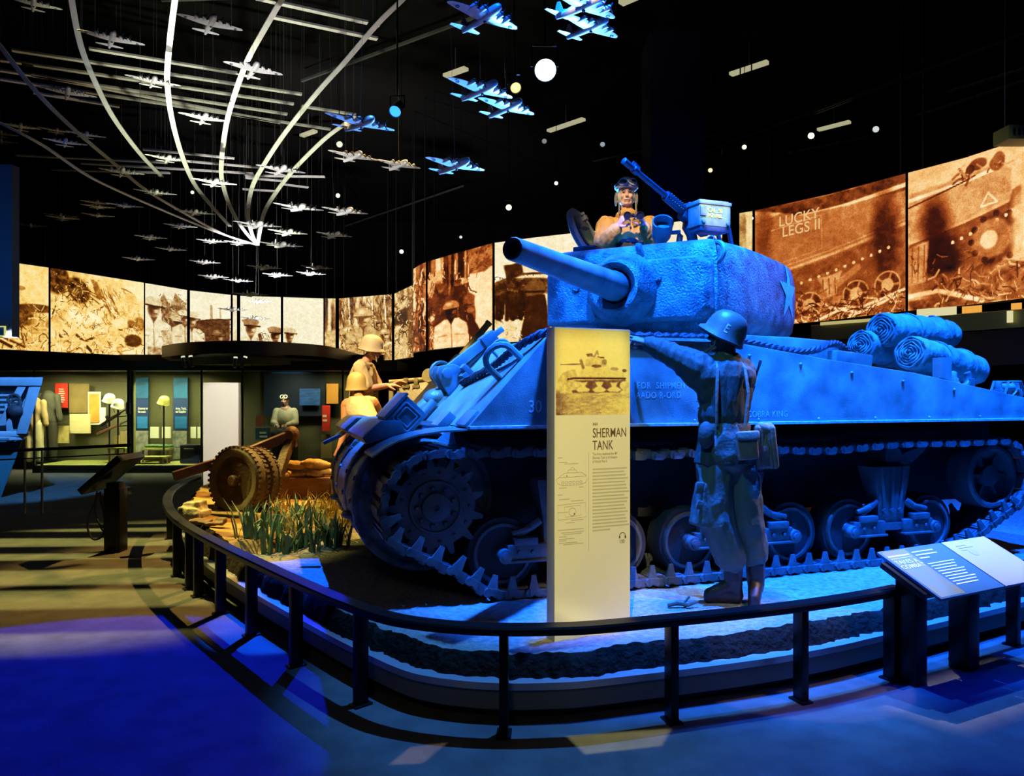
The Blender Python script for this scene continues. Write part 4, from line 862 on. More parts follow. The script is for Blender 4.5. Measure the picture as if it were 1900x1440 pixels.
# ------------------------------------------------------------------ running gear
def wheel(par,x,y,z,side=1):
    M=Matrix.Translation((x,y,z))@Matrix.Rotation(R(-90*side),4,'X')
    rim=MB().lathe([(.205,-.11),(.215,-.10),(.215,.10),(.205,.115),(.185,.115),(.175,.03),(.175,-.11)],M,32).build('road_wheel',dk,par)
    MB().lathe([(.214,-.095),(.245,-.095),(.252,-.07),(.252,.07),(.245,.095),(.214,.095)],M,36).build('rubber_tyre',g('rubber'),rim)
    m=MB()
    for k in range(6): a=k*PI/3; m.box((.105*math.cos(a),.105*math.sin(a),.0),(.15,.03,.05),M,rot=(0,0,a))
    m.lathe([(.07,-.05),(.07,.06),(.05,.10),(.0001,.10)],M,18); m.build('spoke',dk,rim); return rim
def bogie(xa,xb,side):
    yw=-.2 if side>0 else -W+.2; sg=1 if side>0 else -1; xc=(xa+xb)/2
    # bracket
    yb=yw+.07*sg
    m=MB(); m.loft([[(xc-.13,yb-.05,.30),(xc+.13,yb-.05,.30),(xc+.13,yb+.05,.30),(xc-.13,yb+.05,.30)],[(xc-.14,yb-.07,.5),(xc+.14,yb-.07,.5),(xc+.14,yb+.06,.5),(xc-.14,yb+.06,.5)],[(xc-.19,yb-.12,.80),(xc+.19,yb-.12,.80),(xc+.19,yb+.07,.80),(xc-.19,yb+.07,.80)]])
    br=m.build('suspension_bracket',dk,tank,bevel=.012)
    m=MB()
    for k in (-1,0,1): m.tube([(xc+k*.115,yb+.07*sg,.80),(xc+k*.085,yb+.065*sg,.50),(xc+k*.075,yb+.055*sg,.42)],.016,6); m.cyl((xc+k*.08,yb+.04*sg,.44),(xc+k*.08,yb+.08*sg,.44),.022,n=8)
    m.box((xc,yb+.02*sg,.31),(.24,.10,.06)); m.build('bracket_rib',dk,br)
    for xw in (xa,xb):
        d=1 if xw>xc else -1; m=MB(); ya=yw+.13*sg
        m.cyl((xw,yw,.29),(xw,ya+.055*sg,.29),.062,.05,n=18); m.cyl((xw,ya+.055*sg,.29),(xw,ya+.07*sg,.29),.032,n=10)
        m.box((xw-d*.17,ya,.31),(.30,.07,.105)); m.box((xw-d*.15,ya+.01*sg,.385),(.17,.085,.05)); m.box((xw-d*.17,ya+.01*sg,.25),(.32,.09,.018))
        m.cyl((xw-d*.10,ya-.02*sg,.41),(xw-d*.27,ya-.02*sg,.52),.034,n=10); m.cyl((xw-d*.06,ya+.0*sg,.44),(xw-d*.20,ya,.47),.022,n=8)
        for k in (.10,.2): m.cyl((xw-d*k,ya+.03*sg,.31),(xw-d*k,ya+.05*sg,.31),.016,n=8)
        m.build('suspension_arm',dk,br,bevel=.006)
        wheel(br,xw,yw,.30,side)
    m=MB(); m.cyl((xc-.05,yw-.15*sg,.88),(xc-.05,yw+.10*sg,.88),.085,n=20); m.build('return_roller',dk,br)
    m=MB(); m.prism([(xc-.18,.78),(xc-.30,.82),(xc-.45,.93),(xc-.40,.95),(xc-.22,.90),(xc-.1,.84)],0,.06,XZ(yw+.05*sg)); m.build('track_skid',dk,br)
for s_ in (1,-1):
    for a,b in ((0,-.86),(-1.46,-2.36),(-2.92,-3.75)): bogie(a,b,s_)
def sprocket(side):
    sg=1 if side>0 else -1; y=-.10 if side>0 else -W+.10
    M=Matrix.Translation((.47,y,.64))@Matrix.Rotation(R(-90*sg),4,'X')
    pg=[]
    n=13
    for k in range(n):
        a0=2*PI*k/n
        for da,r in ((-.165,.275),(-.10,.268),(-.075,.30),(-.035,.338),(.035,.338),(.075,.30),(.10,.268)): pg.append((r*math.cos(a0+da),r*math.sin(a0+da)))
    disc=MB().prism(pg,-.015,.012,M).build('drive_sprocket',dk,tank)
    MB().prism(pg,-.31,-.285,M).build('sprocket_plate',dk,disc)
    m=MB(); m.lathe([(.2,-.31),(.19,-.02),(.185,.018),(.178,.028),(.165,.028),(.158,.016),(.10,.016),(.095,.036),(.085,.040),(.02,.042),(.015,.034),(.0001,.034)],M,32); m.build('final_drive_hub',dk,disc)
    for k in range(13): a=2*PI*(k+.5)/13; MB().lathe([(.013,.0),(.013,.022),(.007,.028),(.0001,.028)],M@Matrix.Translation((.232*math.cos(a),.232*math.sin(a),0)),8).build('ring_bolt',dk,disc)
    for k in range(9): a=2*PI*k/9; MB().lathe([(.020,.0),(.020,.026),(.012,.038),(.0001,.038)],M@Matrix.Translation((.128*math.cos(a),.128*math.sin(a),0)),8).build('hub_bolt',dk,disc)
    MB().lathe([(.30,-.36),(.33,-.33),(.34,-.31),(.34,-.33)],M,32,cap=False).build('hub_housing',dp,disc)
    # idler
    M=Matrix.Translation((-4.45,-.2 if side>0 else -W+.2,.68))@Matrix.Rotation(R(-90*sg),4,'X')
    idl=MB().lathe([(.26,-.12),(.28,-.11),(.28,.11),(.26,.125),(.235,.125),(.22,.06),(.10,.02),(.09,.09),(.0001,.10)],M,34).build('idler_wheel',dk,tank)
    m=MB()
    for k in range(6): a=k*PI/3; m.box((.16*math.cos(a),.16*math.sin(a),.05),(.15,.025,.03),M,rot=(0,0,a))
    m.build('idler_spoke',dk,idl)
sprocket(1); sprocket(-1)
# track path in the XZ plane: ground run, sprocket, sagging top run, idler
def trackpath():
    P=[]
    for x in np.linspace(-3.75,.02,40): P.append((x,.035))
    P+= [(.16,.075),(.34,.20)]
    for a in np.linspace(-38,92,22): P.append((.47+.365*math.cos(R(a)),.64+.365*math.sin(R(a))))
    sag=[(.0,1.0),(-.42,.995),(-1.1,.955),(-1.9,.985),(-2.6,.955),(-3.34,.99),(-4.0,.985)]
    S=catmull([(x,z) for x,z in sag],8); P+=[(p.x,p.y) for p in S]
    for a in np.linspace(92,250,22): P.append((-4.45+.315*math.cos(R(a)),.68+.315*math.sin(R(a))))
    P+=[(-4.1,.14)]
    return P
TP=trackpath(); L=[0]
for i in range(len(TP)): a,b=TP[i],TP[(i+1)%len(TP)]; L.append(L[-1]+math.hypot(b[0]-a[0],b[1]-a[1]))
NL=round(L[-1]/.152); pit=L[-1]/NL
def tpos(s):
    s%=L[-1]; i=max(k for k in range(len(TP)) if L[k]<=s); a,b=TP[i],TP[(i+1)%len(TP)]; t=(s-L[i])/(L[i+1]-L[i]+1e-9)
    return a[0]+(b[0]-a[0])*t,a[1]+(b[1]-a[1])*t
m=MB()
for k in range(NL):
    x0,z0=tpos(k*pit-.02); x1,z1=tpos(k*pit+.02); x,z=tpos(k*pit); t=V((x1-x0,0,z1-z0)).normalized(); n=V((-t.z,0,t.x))   # n points into the loop
    M=Matrix((t,V((0,1,0)),n)).transposed().to_4x4(); M.translation=V((x,-.2,z))
    if M.to_3x3().determinant()<0: M=Matrix((t,V((0,-1,0)),n)).transposed().to_4x4(); M.translation=V((x,-.2,z))
    m.box((0,0,0),(.128,.40,.05),M); m.box((0,0,-.028),(.05,.38,.02),M); m.box((0,-.0,.027),(.095,.30,.01),M)
    for sy in (-1,1):
        ys=(.2*sy)*(1 if M.col[1].y>0 else -1)
        m.cyl(M@V((-.045,ys-.02,0.005)),M@V((-.045,ys+.02,0.005)),.03,n=8); m.cyl(M@V((.045,ys-.02,0.005)),M@V((.045,ys+.02,.005)),.03,n=8)
        m.box((.076,ys,.012),(.062,.05,.045),M)
        if n.z>.25: m.loft([[M@V((.076+a*.036,ys+b*.014,.03)) for a,b in ((-1,-1),(1,-1),(1,1),(-1,1))],[M@V((.076+a*.022,ys+b*.011,.085)) for a,b in ((-1,-1),(1,-1),(1,1),(-1,1))],[M@V((.076+a*.016,ys+b*.007,.125)) for a,b in ((-1,-1),(1,-1),(1,1),(-1,1))]])
trk=m.build('track',dk,tank,smooth=0)
t2=bpy.data.objects.new('track',trk.data); COL.objects.link(t2); t2.parent=tank; t2.location=(0,-W+.4,0)
# ------------------------------------------------------------------ turret (a forward along the gun, b to its left), turned towards the camera
TC=V((-1.9,-1.32,0)); TUR=Matrix.Translation(TC)@Matrix.Rotation(R(43.3),4,'Z')
halfp=[(.86,.60),(.80,.72),(.5,.84),(.1,.92),(-.35,.985),(-.75,1.03),(-1.0,1.02),(-1.15,.88),(-1.22,.5)]
def plan(k,da=0,kb=None):
    kb=kb or k; L_=[(a*k+da,b*kb) for a,b in halfp]; return L_+[(a,-b) for a,b in L_[::-1]]
rings=[]
for z,k,da in ((1.84,.84,.02),(1.90,.92,.01),(1.97,.975,0),(2.10,.995,0),(2.30,1.0,0),(2.46,.99,0),(2.54,.975,0),(2.585,.955,-.005),(2.61,.925,-.01),(2.628,.87,-.015),(2.64,.7,-.02),(2.65,.35,-.02)):
    pl_=plan(k,da)
    # refine the outline so the casting is round
    C_=[V((a,b)) for a,b in pl_]; out=[]
    for i in range(len(C_)):
        a,b,c,d=C_[i-1],C_[i],C_[(i+1)%len(C_)],C_[(i+2)%len(C_)]
        for t in (0,.25,.5,.75):
            if i in (8,17): q=b+(c-b)*t
            else: q=.5*((2*b)+(c-a)*t+(2*a-5*b+4*c-d)*t*t+(3*b-a-3*c+d)*t**3)
            out.append(TUR@V((q.x,q.y,z)))
    rings.append(out)
turret=MB().loft(rings).build('turret',ca,tank,smooth=40)
tm=MB(TUR)
MB(TUR).lathe([(.92,1.74),(.92,1.86)],Matrix(),40).build('turret_ring',tp,turret)
# mantlet block with chamfered edge, gun sleeve and tube
mant=MB(TUR); x0,x1=.74,1.0
outer=[(-.70,1.97),(.62,1.97),(.70,2.05),(.70,2.40),(.62,2.47),(-.62,2.47),(-.70,2.40),(-.70,2.05)]; inner=[(b*.945,2.22+(z-2.22)*.90) for b,z in outer]; back=[(b*1.0,z) for b,z in outer]
mant.loft([[(x0,b,z) for b,z in back],[(.93,b,z) for b,z in outer],[(x1,b,z) for b,z in inner]]); mant=mant.build('mantlet',ca,turret,bevel=.015)
GMt=TUR@frame((1.0,0,2.235),(1,0,.015))
gun=MB().lathe([(.30,-.02),(.285,.04),(.25,.10),(.215,.16),(.205,.20),(.185,.205),(.155,.17),(.132,.15),(.132,.0)],GMt,40).build('gun_collar',ca,mant)
MB().lathe([(.118,.0),(.118,.22),(.112,.26),(.105,.5),(.088,1.1),(.075,1.60),(.072,1.76),(.072,1.82),(.066,1.835),(.045,1.835),(.042,1.80),(.042,1.3),(.0001,1.3)],GMt,40).build('gun_barrel',tp,turret)
MB().lathe([(.0415,1.28),(.0415,1.818)],GMt,24,cap=False).build('barrel_bore',g('bore'),turret)
MB().lathe([(.041,1.32),(.0001,1.32)],GMt,24,cap=False).build('barrel_bore',g('bore'),turret)
m=MB(TUR); m.cyl((1.0,.30,2.31),(1.012,.30,2.31),.03,n=12); m.ball((1.0,.30,2.29),.02); m.cyl((.99,-.4,2.28),(1.01,-.4,2.28),.035); m.build('sight_opening',ca,mant)
# lifting rings, stub pipe
def loop(p,axis,r,w,par): return MB(TUR).torus(p,axis,r,w,20,8,R(-25),R(205),x=(0,1,0) if abs(V(axis).y)<.5 else (1,0,0)).build('lifting_ring',tp,par)
m=MB(TUR); m.torus((.80,.12,2.60),(.35,1,0),.075,.028,18,8,R(-10),R(190),x=(1,0,0)); m.build('lifting_ring',tp,turret)
m=MB(TUR); m.torus((.80,.70,2.50),(.9,-.45,.1),.082,.020,22,8,x=(0,1,0)); m.cyl((.72,.72,2.50),(.80,.66,2.42),.03,n=8); m.build('lifting_ring',tp,turret)
m=MB(TUR); m.lathe([(.035,-.05),(.035,.05),(.026,.05),(.026,.0),(.0001,.0)],frame((.56,.62,2.63),(.8,-.2,.35)),16); m.build('stub_pipe',tp,turret)
# white star laid on the turret's left rear side
sp=[]
for k in range(10): r_=.285 if k%2==0 else .108; a=R(90+36*k); sp.append((r_*math.cos(a),r_*math.sin(a)))
sd=(TUR.to_3x3()@V((.06,1,0))).normalized(); sxv=V((0,0,1)).cross(sd).normalized()
SC=TUR@V((-.62,1.30,2.32)); SMx=Matrix((sxv,V((0,0,1)),sd)).transposed().to_4x4(); SMx.translation=SC
star=MB(SMx); star.add([(0,0,0)]+[(x,y,0) for x,y in sp],[(0,1+k,1+(k+1)%10) for k in range(10)]); star=star.build('white_star',g('stencil'),turret,smooth=0,fix=False)
wrap(star,turret,-sd,.006,sub=3)
# commander's hatch ring and open lid, periscope block, searchlight
HC=V((1.09,7.32,0)); hl=TINV@HC
MB().lathe([(.33,2.60),(.34,2.68),(.30,2.70),(.27,2.70),(.27,2.60)],Matrix.Translation((hl.x,hl.y,0)),30,cap=False).build('hatch_ring',tp,turret)
lc=TINV@at(1084,436,7.45); ldn=(TMAT.to_3x3().inverted()@V((.80,-.46,.40))).normalized()
LM=frame(lc,ldn,(0,0,1))
lid=MB().lathe([(.0001,-.05),(.22,-.045),(.28,-.02),(.285,.015),(.26,.03),(.225,.03),(.215,.0),(.0001,.0)],LM,34).build('hatch_lid',tp,turret)
m=MB(); m.torus(LM@V((0,0,.03)),ldn,.17,.012,28,6); m.box((.06,.05,.05),(.05,.14,.05),LM); m.box((.12,.07,.08),(.05,.05,.07),LM); m.cyl(LM@V((.1,.0,.05)),LM@V((.16,.1,.1)),.02); m.build('hatch_latch',dk,lid)
m=MB(); a=LM@V((-.25,0,0)); m.cyl(a,(TINV@at(1100,470,7.3)),.03); m.build('hatch_hinge',tp,lid)
pp=TINV@at(1090,468,6.75); m=MB(TUR); q=TUR.inverted()@pp; m.box((q.x,q.y,q.z),(.16,.21,.085)); m.build('periscope_block',g('black'),turret,bevel=.01)
sl=TINV@at(1229,421,6.75); sdn=(TMAT.to_3x3().inverted()@V((-.05,-.80,.60))).normalized(); SL=frame(sl,sdn)
s1=MB().lathe([(.0001,-.16),(.06,-.155),(.085,-.10),(.09,.0),(.095,.06),(.088,.065),(.082,.06),(.08,-.02)],SL,28).build('searchlight',tp,turret)
MB().lathe([(.08,-.03),(.04,-.015),(.0001,-.008)],SL,24,cap=False).build('searchlight_lens',mat('lamp_glass',rgb(120,160,170),.1,.3),s1)
b0=TINV@at(1262,437,6.8); b1=TINV@at(1258,462,6.8); m=MB(); m.tube([SL@V((.09,-.0,-.06)),b0+V((0,0,.03)),b0,b1,b1-V((0,0,.08))],[.016,.02,.028,.026,.026],10); m.cyl(b1-V((0,0,.0)),b1-V((0,0,.07)),.05); m.build('searchlight_bracket',tp,s1)
# heavy machine gun with its ammunition box
ga=TINV@at(1156,297,6.25); gb=TINV@at(1283,403,6.75); gd=(gb-ga).normalized(); GL=(gb-ga).length; MG=frame(ga,gd,(0,0,1)); gb_=g('gunblue')
mgun=MB().lathe([(.0001,.0),(.014,.0),(.030,.01),(.026,.12),(.034,.13),(.034,.18),(.023,.19),(.026,GL*.55),(.028,GL*.60)],MG,14).build('machine_gun',gb_,tank)
m=MB(); m.box((.035,0,.13),(.05,.012,.05),MG); m.box((.01,0,.15),(.06,.05,.06),MG); m.lathe([(.042,GL*.60),(.046,GL*.62),(.046,GL*.86),(.036,GL*.88)],MG,14)
for k in range(7):
    for q in range(6): a=q*PI/3; m.lathe([(.008,0),(.008,.004)],MG@Matrix.Translation((0.045*math.cos(a),.045*math.sin(a),GL*(.64+k*.032)))@Matrix.Rotation(R(90),4,'Y'),6)
m.build('barrel_shroud',gb_,mgun)
m=MB(); m.box((-.01,0,GL*1.05),(.13,.085,GL*.38),MG); m.box((.06,0,GL*.93),(.03,.05,.10),MG); m.ball(MG@V((.07,.03,GL*.9)),.022); m.ball(MG@V((-.02,.06,GL*.95)),.03); m.build('receiver',gb_,mgun,bevel=.008)
rc=MG@V((-.05,0,GL*.98)); pb_=TINV@at(1288,462,6.8); m=MB(); m.tube([rc,rc+V((0,0,-.05)),(rc+pb_)/2,pb_,pb_-V((0,0,.1))],[.05,.06,.045,.05,.07],12); m.tube([rc+V((0,.06,-.02)),(rc+pb_)/2+V((.05,.09,0)),pb_+V((0,.06,.02))],.018,8); m.tube([rc+V((.0,-.05,0)),(rc+pb_)/2+V((-.09,-.1,.02)),pb_+V((0,-.1,.0))],.014,8); m.build('pintle_mount',gb_,mgun)
bc=at(1316,401,6.62); bm_=TINV@bc; ax=(TMAT.to_3x3().inverted()@V((.93,.36,0))); AB=Matrix((ax,V((0,0,1)).cross(ax),V((0,0,1)))).transposed().to_4x4(); AB.translation=bm_
ab=MB().box((0,0,-.01),(.32,.17,.19),AB).build('ammunition_box',g('box'),mgun,bevel=.01)
m=MB(); m.box((0,0,.092),(.335,.185,.03),AB); m.box((0,0,.112),(.30,.15,.015),AB); m.build('box_lid',g('box'),ab,bevel=.006)
m=MB(); m.box((-.125,-.09,.02),(.06,.012,.085),AB); m.box((.165,0,.05),(.02,.06,.05),AB); m.cyl(AB@V((-.12,-.085,-.065)),AB@V((-.12,-.10,-.065)),.022); m.cyl(AB@V((.13,-.085,-.075)),AB@V((.13,-.10,-.075)),.018); m.build('box_latch',g('box'),ab,bevel=.004)
MB().box((0,.0,-.125),(.30,.16,.045),AB).build('box_tray',gb_,ab,bevel=.006)
TXM=AB@Matrix.Translation((-.075,-.0875,.0))@Matrix.Rotation(R(90),4,'X')
text('CAL .50',.052,TXM@Matrix.Translation((0,.012,0)),g('yellow'),ab,sx=.85); text('M2 BALL',.046,TXM@Matrix.Translation((0,-.032,0)),g('yellow'),ab,sx=.85)
for a,b in ((1330,1338),(1352,1358)):
    m=MB(); p=TINV@at(a,424,6.9); q=TINV@at(b,460,6.9); m.cyl(p,q,.02); m.build('mount_strut',gb_,mgun)
# ------------------------------------------------------------------ loose gear on the tank: tow cable and rolled tarpaulins
def twisted(path,r,name,label):
    P=[TMAT@V(p) for p in path]; o=P[0]; P=catmull([p-o for p in P],8); Lq=arclen(P); m=MB()
    for k in range(3):
        pts=[]
        for i,p in enumerate(P):
            t=(P[min(i+1,len(P)-1)]-P[max(i-1,0)]).normalized(); s_=t.cross(V((0,0,1))).normalized(); u=s_.cross(t); a=Lq[i]*38+k*2*PI/3; pts.append(p+s_*math.cos(a)*r*.55+u*math.sin(a)*r*.55)
        m.tube(pts,r*.62,6)
    ob=m.build(name,g('cable'),None); ob.location=o; return tag(ob,label,'cable')
path=[gpt(.01,-1.10,.03),gpt(-.05,-.82,.03),gpt(-.11,-.50,.04),gpt(-.17,-.30,.06),gpt(-.25,-.12,.05),V((-.33,-.06,1.83)),V((-.6,-.07,1.82)),V((-1.2,-.09,1.825)),V((-1.75,-.10,1.82)),V((-2.1,-.10,1.775)),V((-2.4,-.11,1.735)),V((-2.62,-.13,1.745)),V((-2.8,-.17,1.80)),V((-3.0,-.26,1.79)),V((-3.2,-.36,1.70)),V((-3.45,-.5,1.625)),V((-3.7,-.7,1.59))]
twisted(path,.028,'tow_cable','twisted steel tow cable running along the top of the tank hull')
def tarp(p0,p1,r,label,seed):
    p0,p1=V(p0),V(p1); d=(p1-p0); Ln=d.length; M=frame(p0,d,(0,0,1)); o=p0.copy()
    def fill(mb):
        n=14; pr=[(r*.96,.0),(r*1.0,.02)]+[(r*(1+.05*math.sin(i*1.9+seed)-(.12*max(0,i/n-.7)/.3)),Ln*i/n) for i in range(1,n)]+[(r*.80,Ln-.02),(r*.5,Ln)]
        mb.lathe(pr,Matrix.Translation(-o)@M@Matrix.Diagonal((1.0,1.08,1,1)),26)
    t=thing('rolled_tarpaulin',label,'tarpaulin',o,group='rolled tarpaulins on the rear deck')
    body=blob('canvas_roll',fill,g('canvas'),t,voxel=.012,smooth_it=1,noise=.012,nscale=9,seed=seed)
    m=MB(Matrix.Translation(-o)@M)
    pts=[]
    for i in range(110): a=i*.30; rad=r*(.10+.86*i/109)*(1+.05*math.sin(i*1.7)); pts.append((rad*math.cos(a),rad*.96*math.sin(a),-.012-.012*math.sin(i*.9)-.02*(1-i/109)))
    m.tube(pts,.0085,6); m.build('rolled_end',g('canvas'),t)
    for f_ in (.34,.72):
        m=MB(Matrix.Translation(-o)@M); m.torus((0,0,Ln*f_),(0,0,1),r*1.055,.013,26,6); m.box((r*1.06,0,Ln*f_),(.03,.04,.035)); m.build('tie_strap',g('web'),t)
    return t
def wat(x,y,yl): return TMAT@ton(x,y,1,yl)
tarp(wat(1636,612,-.75),wat(1762,622,-1.0),.155,'rolled blue-lit tarpaulin lying on top of the two other rolls',1)
tarp(wat(1690,655,-.38),wat(1812,690,-.62),.150,'rolled tarpaulin nearest the hull edge, drooping towards the tank rear',2)
tarp(wat(1598,640,-.85),wat(1720,670,-1.15),.140,'rolled tarpaulin at the back, mostly under the top roll',3)
# ------------------------------------------------------------------ people (museum figures)
def hand(mb,w,d,n,curl=(25,28,32,36),thumb=35,k=1.0,side=1,point=False):
    "palm, four jointed fingers and a thumb; d along the hand, n out of its back, side = which side the thumb leaves"
    w=V(w); d=V(d).normalized(); n=V(n); n=(n-d*n.dot(d)).normalized(); s=d.cross(n)*side
    for i,(o,Lf,r) in enumerate(((.030,.072,.0092),(.010,.080,.0095),(-.010,.074,.0092),(-.029,.058,.0082))):
        base=w+(d*.088+s*o)*k; mb.cap(w+s*(o*.55*k)+d*.01*k,base,.0155*k,.0125*k,10)
        c=curl[i]; c=2 if (point and i==0) else c
        p=base; a=0
        for q,f in enumerate((.46,.31,.23)):
            a+=R(c*(1.0,1.15,.8)[q]); dr=d*math.cos(a)-n*math.sin(a); e=p+dr*(Lf*f*k); mb.cap(p,e,r*k*(1-.07*q),r*k*(.95-.09*q),10); p=e
    b=w+(d*.025+s*.028)*k; t1=(d*.55+s*.75-n*.35).normalized(); t2=(d*.85+s*.25-n*(.3+thumb/90)).normalized()
    m_=b+t1*.042*k; mb.cap(b,m_,.0145*k,.0115*k,10); e=m_+t2*.030*k; mb.cap(m_,e,.0115*k,.0105*k,10); mb.cap(e,e+t2*.022*k,.0105*k,.009*k,10)
def head(mb,c,fwd,up=(0,0,1),k=1.0,neck=None):
    "skull, jaw, brow, nose, lips and ears; c is the middle of the head"
    fwd=V(fwd).normalized(); up=V(up); s=fwd.cross(up).normalized(); up=s.cross(fwd)
    B=Matrix((s,fwd,up)).transposed().to_4x4(); B.translation=V(c); q=lambda x,y,z: B@V((x*k,y*k,z*k)); rm=B.to_3x3()
    mb.ball(q(0,-.012,.028),(.076*k,.098*k,.092*k),rot=rm); mb.ball(q(0,.022,-.045),(.057*k,.066*k,.070*k),rot=rm)
    mb.ball(q(0,.060,-.093),(.026*k,.024*k,.020*k),rot=rm)
    for x in (-1,1):
        mb.cap(q(x*.046,.0,-.03),q(x*.030,.050,-.085),.026*k,.020*k,10); mb.cap(q(x*.012,.086,.030),q(x*.044,.074,.028),.011*k,.009*k,8)
        mb.ball(q(x*.040,.070,-.022),(.021*k,.018*k,.019*k)); mb.ball(q(x*.076,-.008,-.005),(.010*k,.020*k,.031*k),rot=rm)
        mb.ball(q(x*.010,.100,-.030),(.010*k,.010*k,.008*k))
    mb.cap(q(0,.088,.022),q(0,.107,-.024),.009*k,.013*k,8)
    mb.cap(q(-.020,.086,-.058),q(.020,.086,-.058),.0085*k,.0085*k,8); mb.cap(q(-.017,.084,-.069),q(.017,.084,-.069),.009*k,.009*k,8)
    if neck is not None: mb.cap(q(0,-.02,-.05),neck,.054*k,.060*k,14)
    return q
def facebits(par,q,k=1.0):
    m=MB()
    for x in (-1,1): m.ball(q(x*.030,.0765,.010),(.0125*k,.008*k,.0075*k),n=10)
    m.build('eye',g('eye'),par)
    m=MB(); m.tube([q(-.020,.094,-.0635),q(0,.0965,-.063),q(.020,.094,-.0635)],.0030*k,6); m.build('mouth',g('lip'),par)
def helmet(par,c,up,fwd,mat_=None,k=1.0,name='helmet'):
    up=V(up).normalized(); fwd=V(fwd); B=frame(c,up,fwd)@Matrix.Diagonal((1.12*k,.96*k,1*k,1))
    pr=[(.128,-.060),(.131,-.057),(.124,-.040),(.119,-.015),(.115,.02),(.108,.055),(.094,.088),(.070,.112),(.038,.125),(.0001,.129)]
    m=MB(); n=36; vs=[];fs=[]
    prof=pr+[(r*.95,h-.006) for r,h in pr[::-1]]
    for i in range(n):
        a=2*PI*i/n; f_=max(0,math.cos(a))**3
        for j,(r,h) in enumerate(prof):
            lip_=1 if h<-.03 else 0
            vs.append(((r+.022*f_*lip_)*math.cos(a),(r)*math.sin(a)+.004*lip_*math.sin(a),h+.014*f_*lip_-(.010*(1-abs(math.cos(a)))*lip_)))
    kk=len(prof)
    for i in range(n):
        for q in range(kk-1): fs.append((i*kk+q,((i+1)%n)*kk+q,((i+1)%n)*kk+q+1,i*kk+q+1))
    m.add(vs,fs,B); h=m.build(name,mat_ or g('helm'),par,smooth=50)
    return h,B
def boots(par,legs,mat_=None):
    for (an,heel,toe,top) in legs:
        def f(mb,an=an,heel=heel,toe=toe,top=top):
            mb.cap(top,an,.066,.056,14); mb.cap(an,heel,.056,.040,12); mb.cap(heel,toe,.042,.040,12); mb.cap(V(toe)+V((0,0,.01)),V(an)+(V(toe)-V(heel))*.2,.040,.048,12); mb.cap(V(heel)+V((0,0,-.02)),V(toe)+V((0,0,-.018)),.034,.040,12)
        blob('boot',f,mat_ or g('leather'),par,voxel=.009,noise=.004,nscale=20)
def rnd(par,name,c,d,m_,bev=.012,rot=None): return MB().box(c,d,rot=rot).build(name,m_,par,bevel=bev,seg=3)
# ---- the soldier with his back to us, pointing at the tank
gz0=.305
sl_=thing('person','person in olive field jacket and steel helmet, back turned, pointing left at the tank','person',(1.53,5.10,gz0))
HC_=V((-.10,.03,1.775)); hf=V((-.86,.42,.16))
def f(mb):
    head(mb,HC_,hf,(.25,-.1,.96),1.0,neck=(-.085,.03,1.60))
    for a,b,r,r2 in (((-.11,.02,1.55),(-.11,.0,1.1),.11,.10),((-.17,0,1.0),(-.17,-.02,.55),.075,.055),((-.17,-.02,.55),(-.06,0,.22),.055,.04),((-.03,.02,1.0),(.03,0,.55),.075,.055),((.03,0,.55),(.10,.05,.22),.055,.04),((-.27,.02,1.57),(-.43,.12,1.66),.05,.042),((-.43,.12,1.66),(-.585,.20,1.745),.042,.028),((.02,.03,1.55),(.03,.2,1.28),.05,.042),((.03,.2,1.28),(-.10,.34,1.34),.042,.028),((-.27,.02,1.57),(.02,.03,1.55),.05,.05)): mb.cap(a,b,r,r2)
    hand(mb,(-.575,.195,1.738),(-.90,.22,.30),(-.22,-.25,.94),curl=(2,66,72,74),thumb=55,side=1,point=True,k=1.28)
    hand(mb,(-.10,.34,1.34),(-.8,.2,.25),(0,.9,.1),curl=(55,58,60,60),side=1)
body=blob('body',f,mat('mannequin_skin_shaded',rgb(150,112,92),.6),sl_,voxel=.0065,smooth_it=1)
def f(mb):
    mb.cap((-.11,.02,1.50),(-.115,.0,1.24),.155,.135,20); mb.ball((-.11,.015,1.42),(.185,.135,.20)); mb.ball((-.12,.0,1.25),(.165,.125,.16)); mb.cap((-.29,.02,1.575),(.01,.03,1.555),.080,.080); mb.cap((-.20,.01,1.50),(-.03,.01,1.50),.12,.12)
    mb.cap((-.26,.03,1.56),(-.43,.12,1.655),.110,.082); mb.cap((-.43,.12,1.655),(-.575,.195,1.735),.082,.056); mb.cap((-.24,.02,1.46),(-.36,.09,1.58),.085,.07)
    mb.cap((.0,.03,1.54),(.035,.2,1.28),.095,.075); mb.cap((.035,.2,1.28),(-.07,.32,1.335),.072,.056)
    mb.cap((-.12,.02,1.62),(-.06,.03,1.62),.062,.062)
    mb.lathe([(.150,1.19),(.165,1.10),(.185,.98),(.192,.93),(.180,.93),(.15,1.1)],Matrix.Translation((-.115,0,0))@Matrix.Diagonal((1.02,.80,1,1)),28)
jk=blob('field_jacket',f,g('drab'),sl_,voxel=.0085,smooth_it=1,noise=.014,nscale=15,fold=.16,seed=3)
def f(mb):
    mb.cap((-.115,0,1.12),(-.115,0,1.0),.15,.16,20)
    mb.cap((-.17,0,.98),(-.19,-.02,.72),.125,.118); mb.cap((-.19,-.02,.72),(-.175,-.035,.55),.118,.112); mb.cap((-.175,-.035,.55),(-.075,-.01,.30),.112,.098); mb.cap((-.09,-.01,.31),(-.065,0,.27),.098,.075)
    mb.cap((-.03,.02,.98),(.02,.0,.70),.120,.110); mb.cap((.02,0,.70),(.035,0,.55),.110,.102); mb.cap((.035,0,.55),(.10,.045,.32),.102,.092); mb.cap((.095,.04,.33),(.105,.05,.28),.09,.07)
    mb.box((-.275,-.04,.72),(.06,.15,.17),rot=(0,.1,.25)); mb.box((-.29,-.045,.60),(.05,.16,.14),rot=(0,.1,.25))
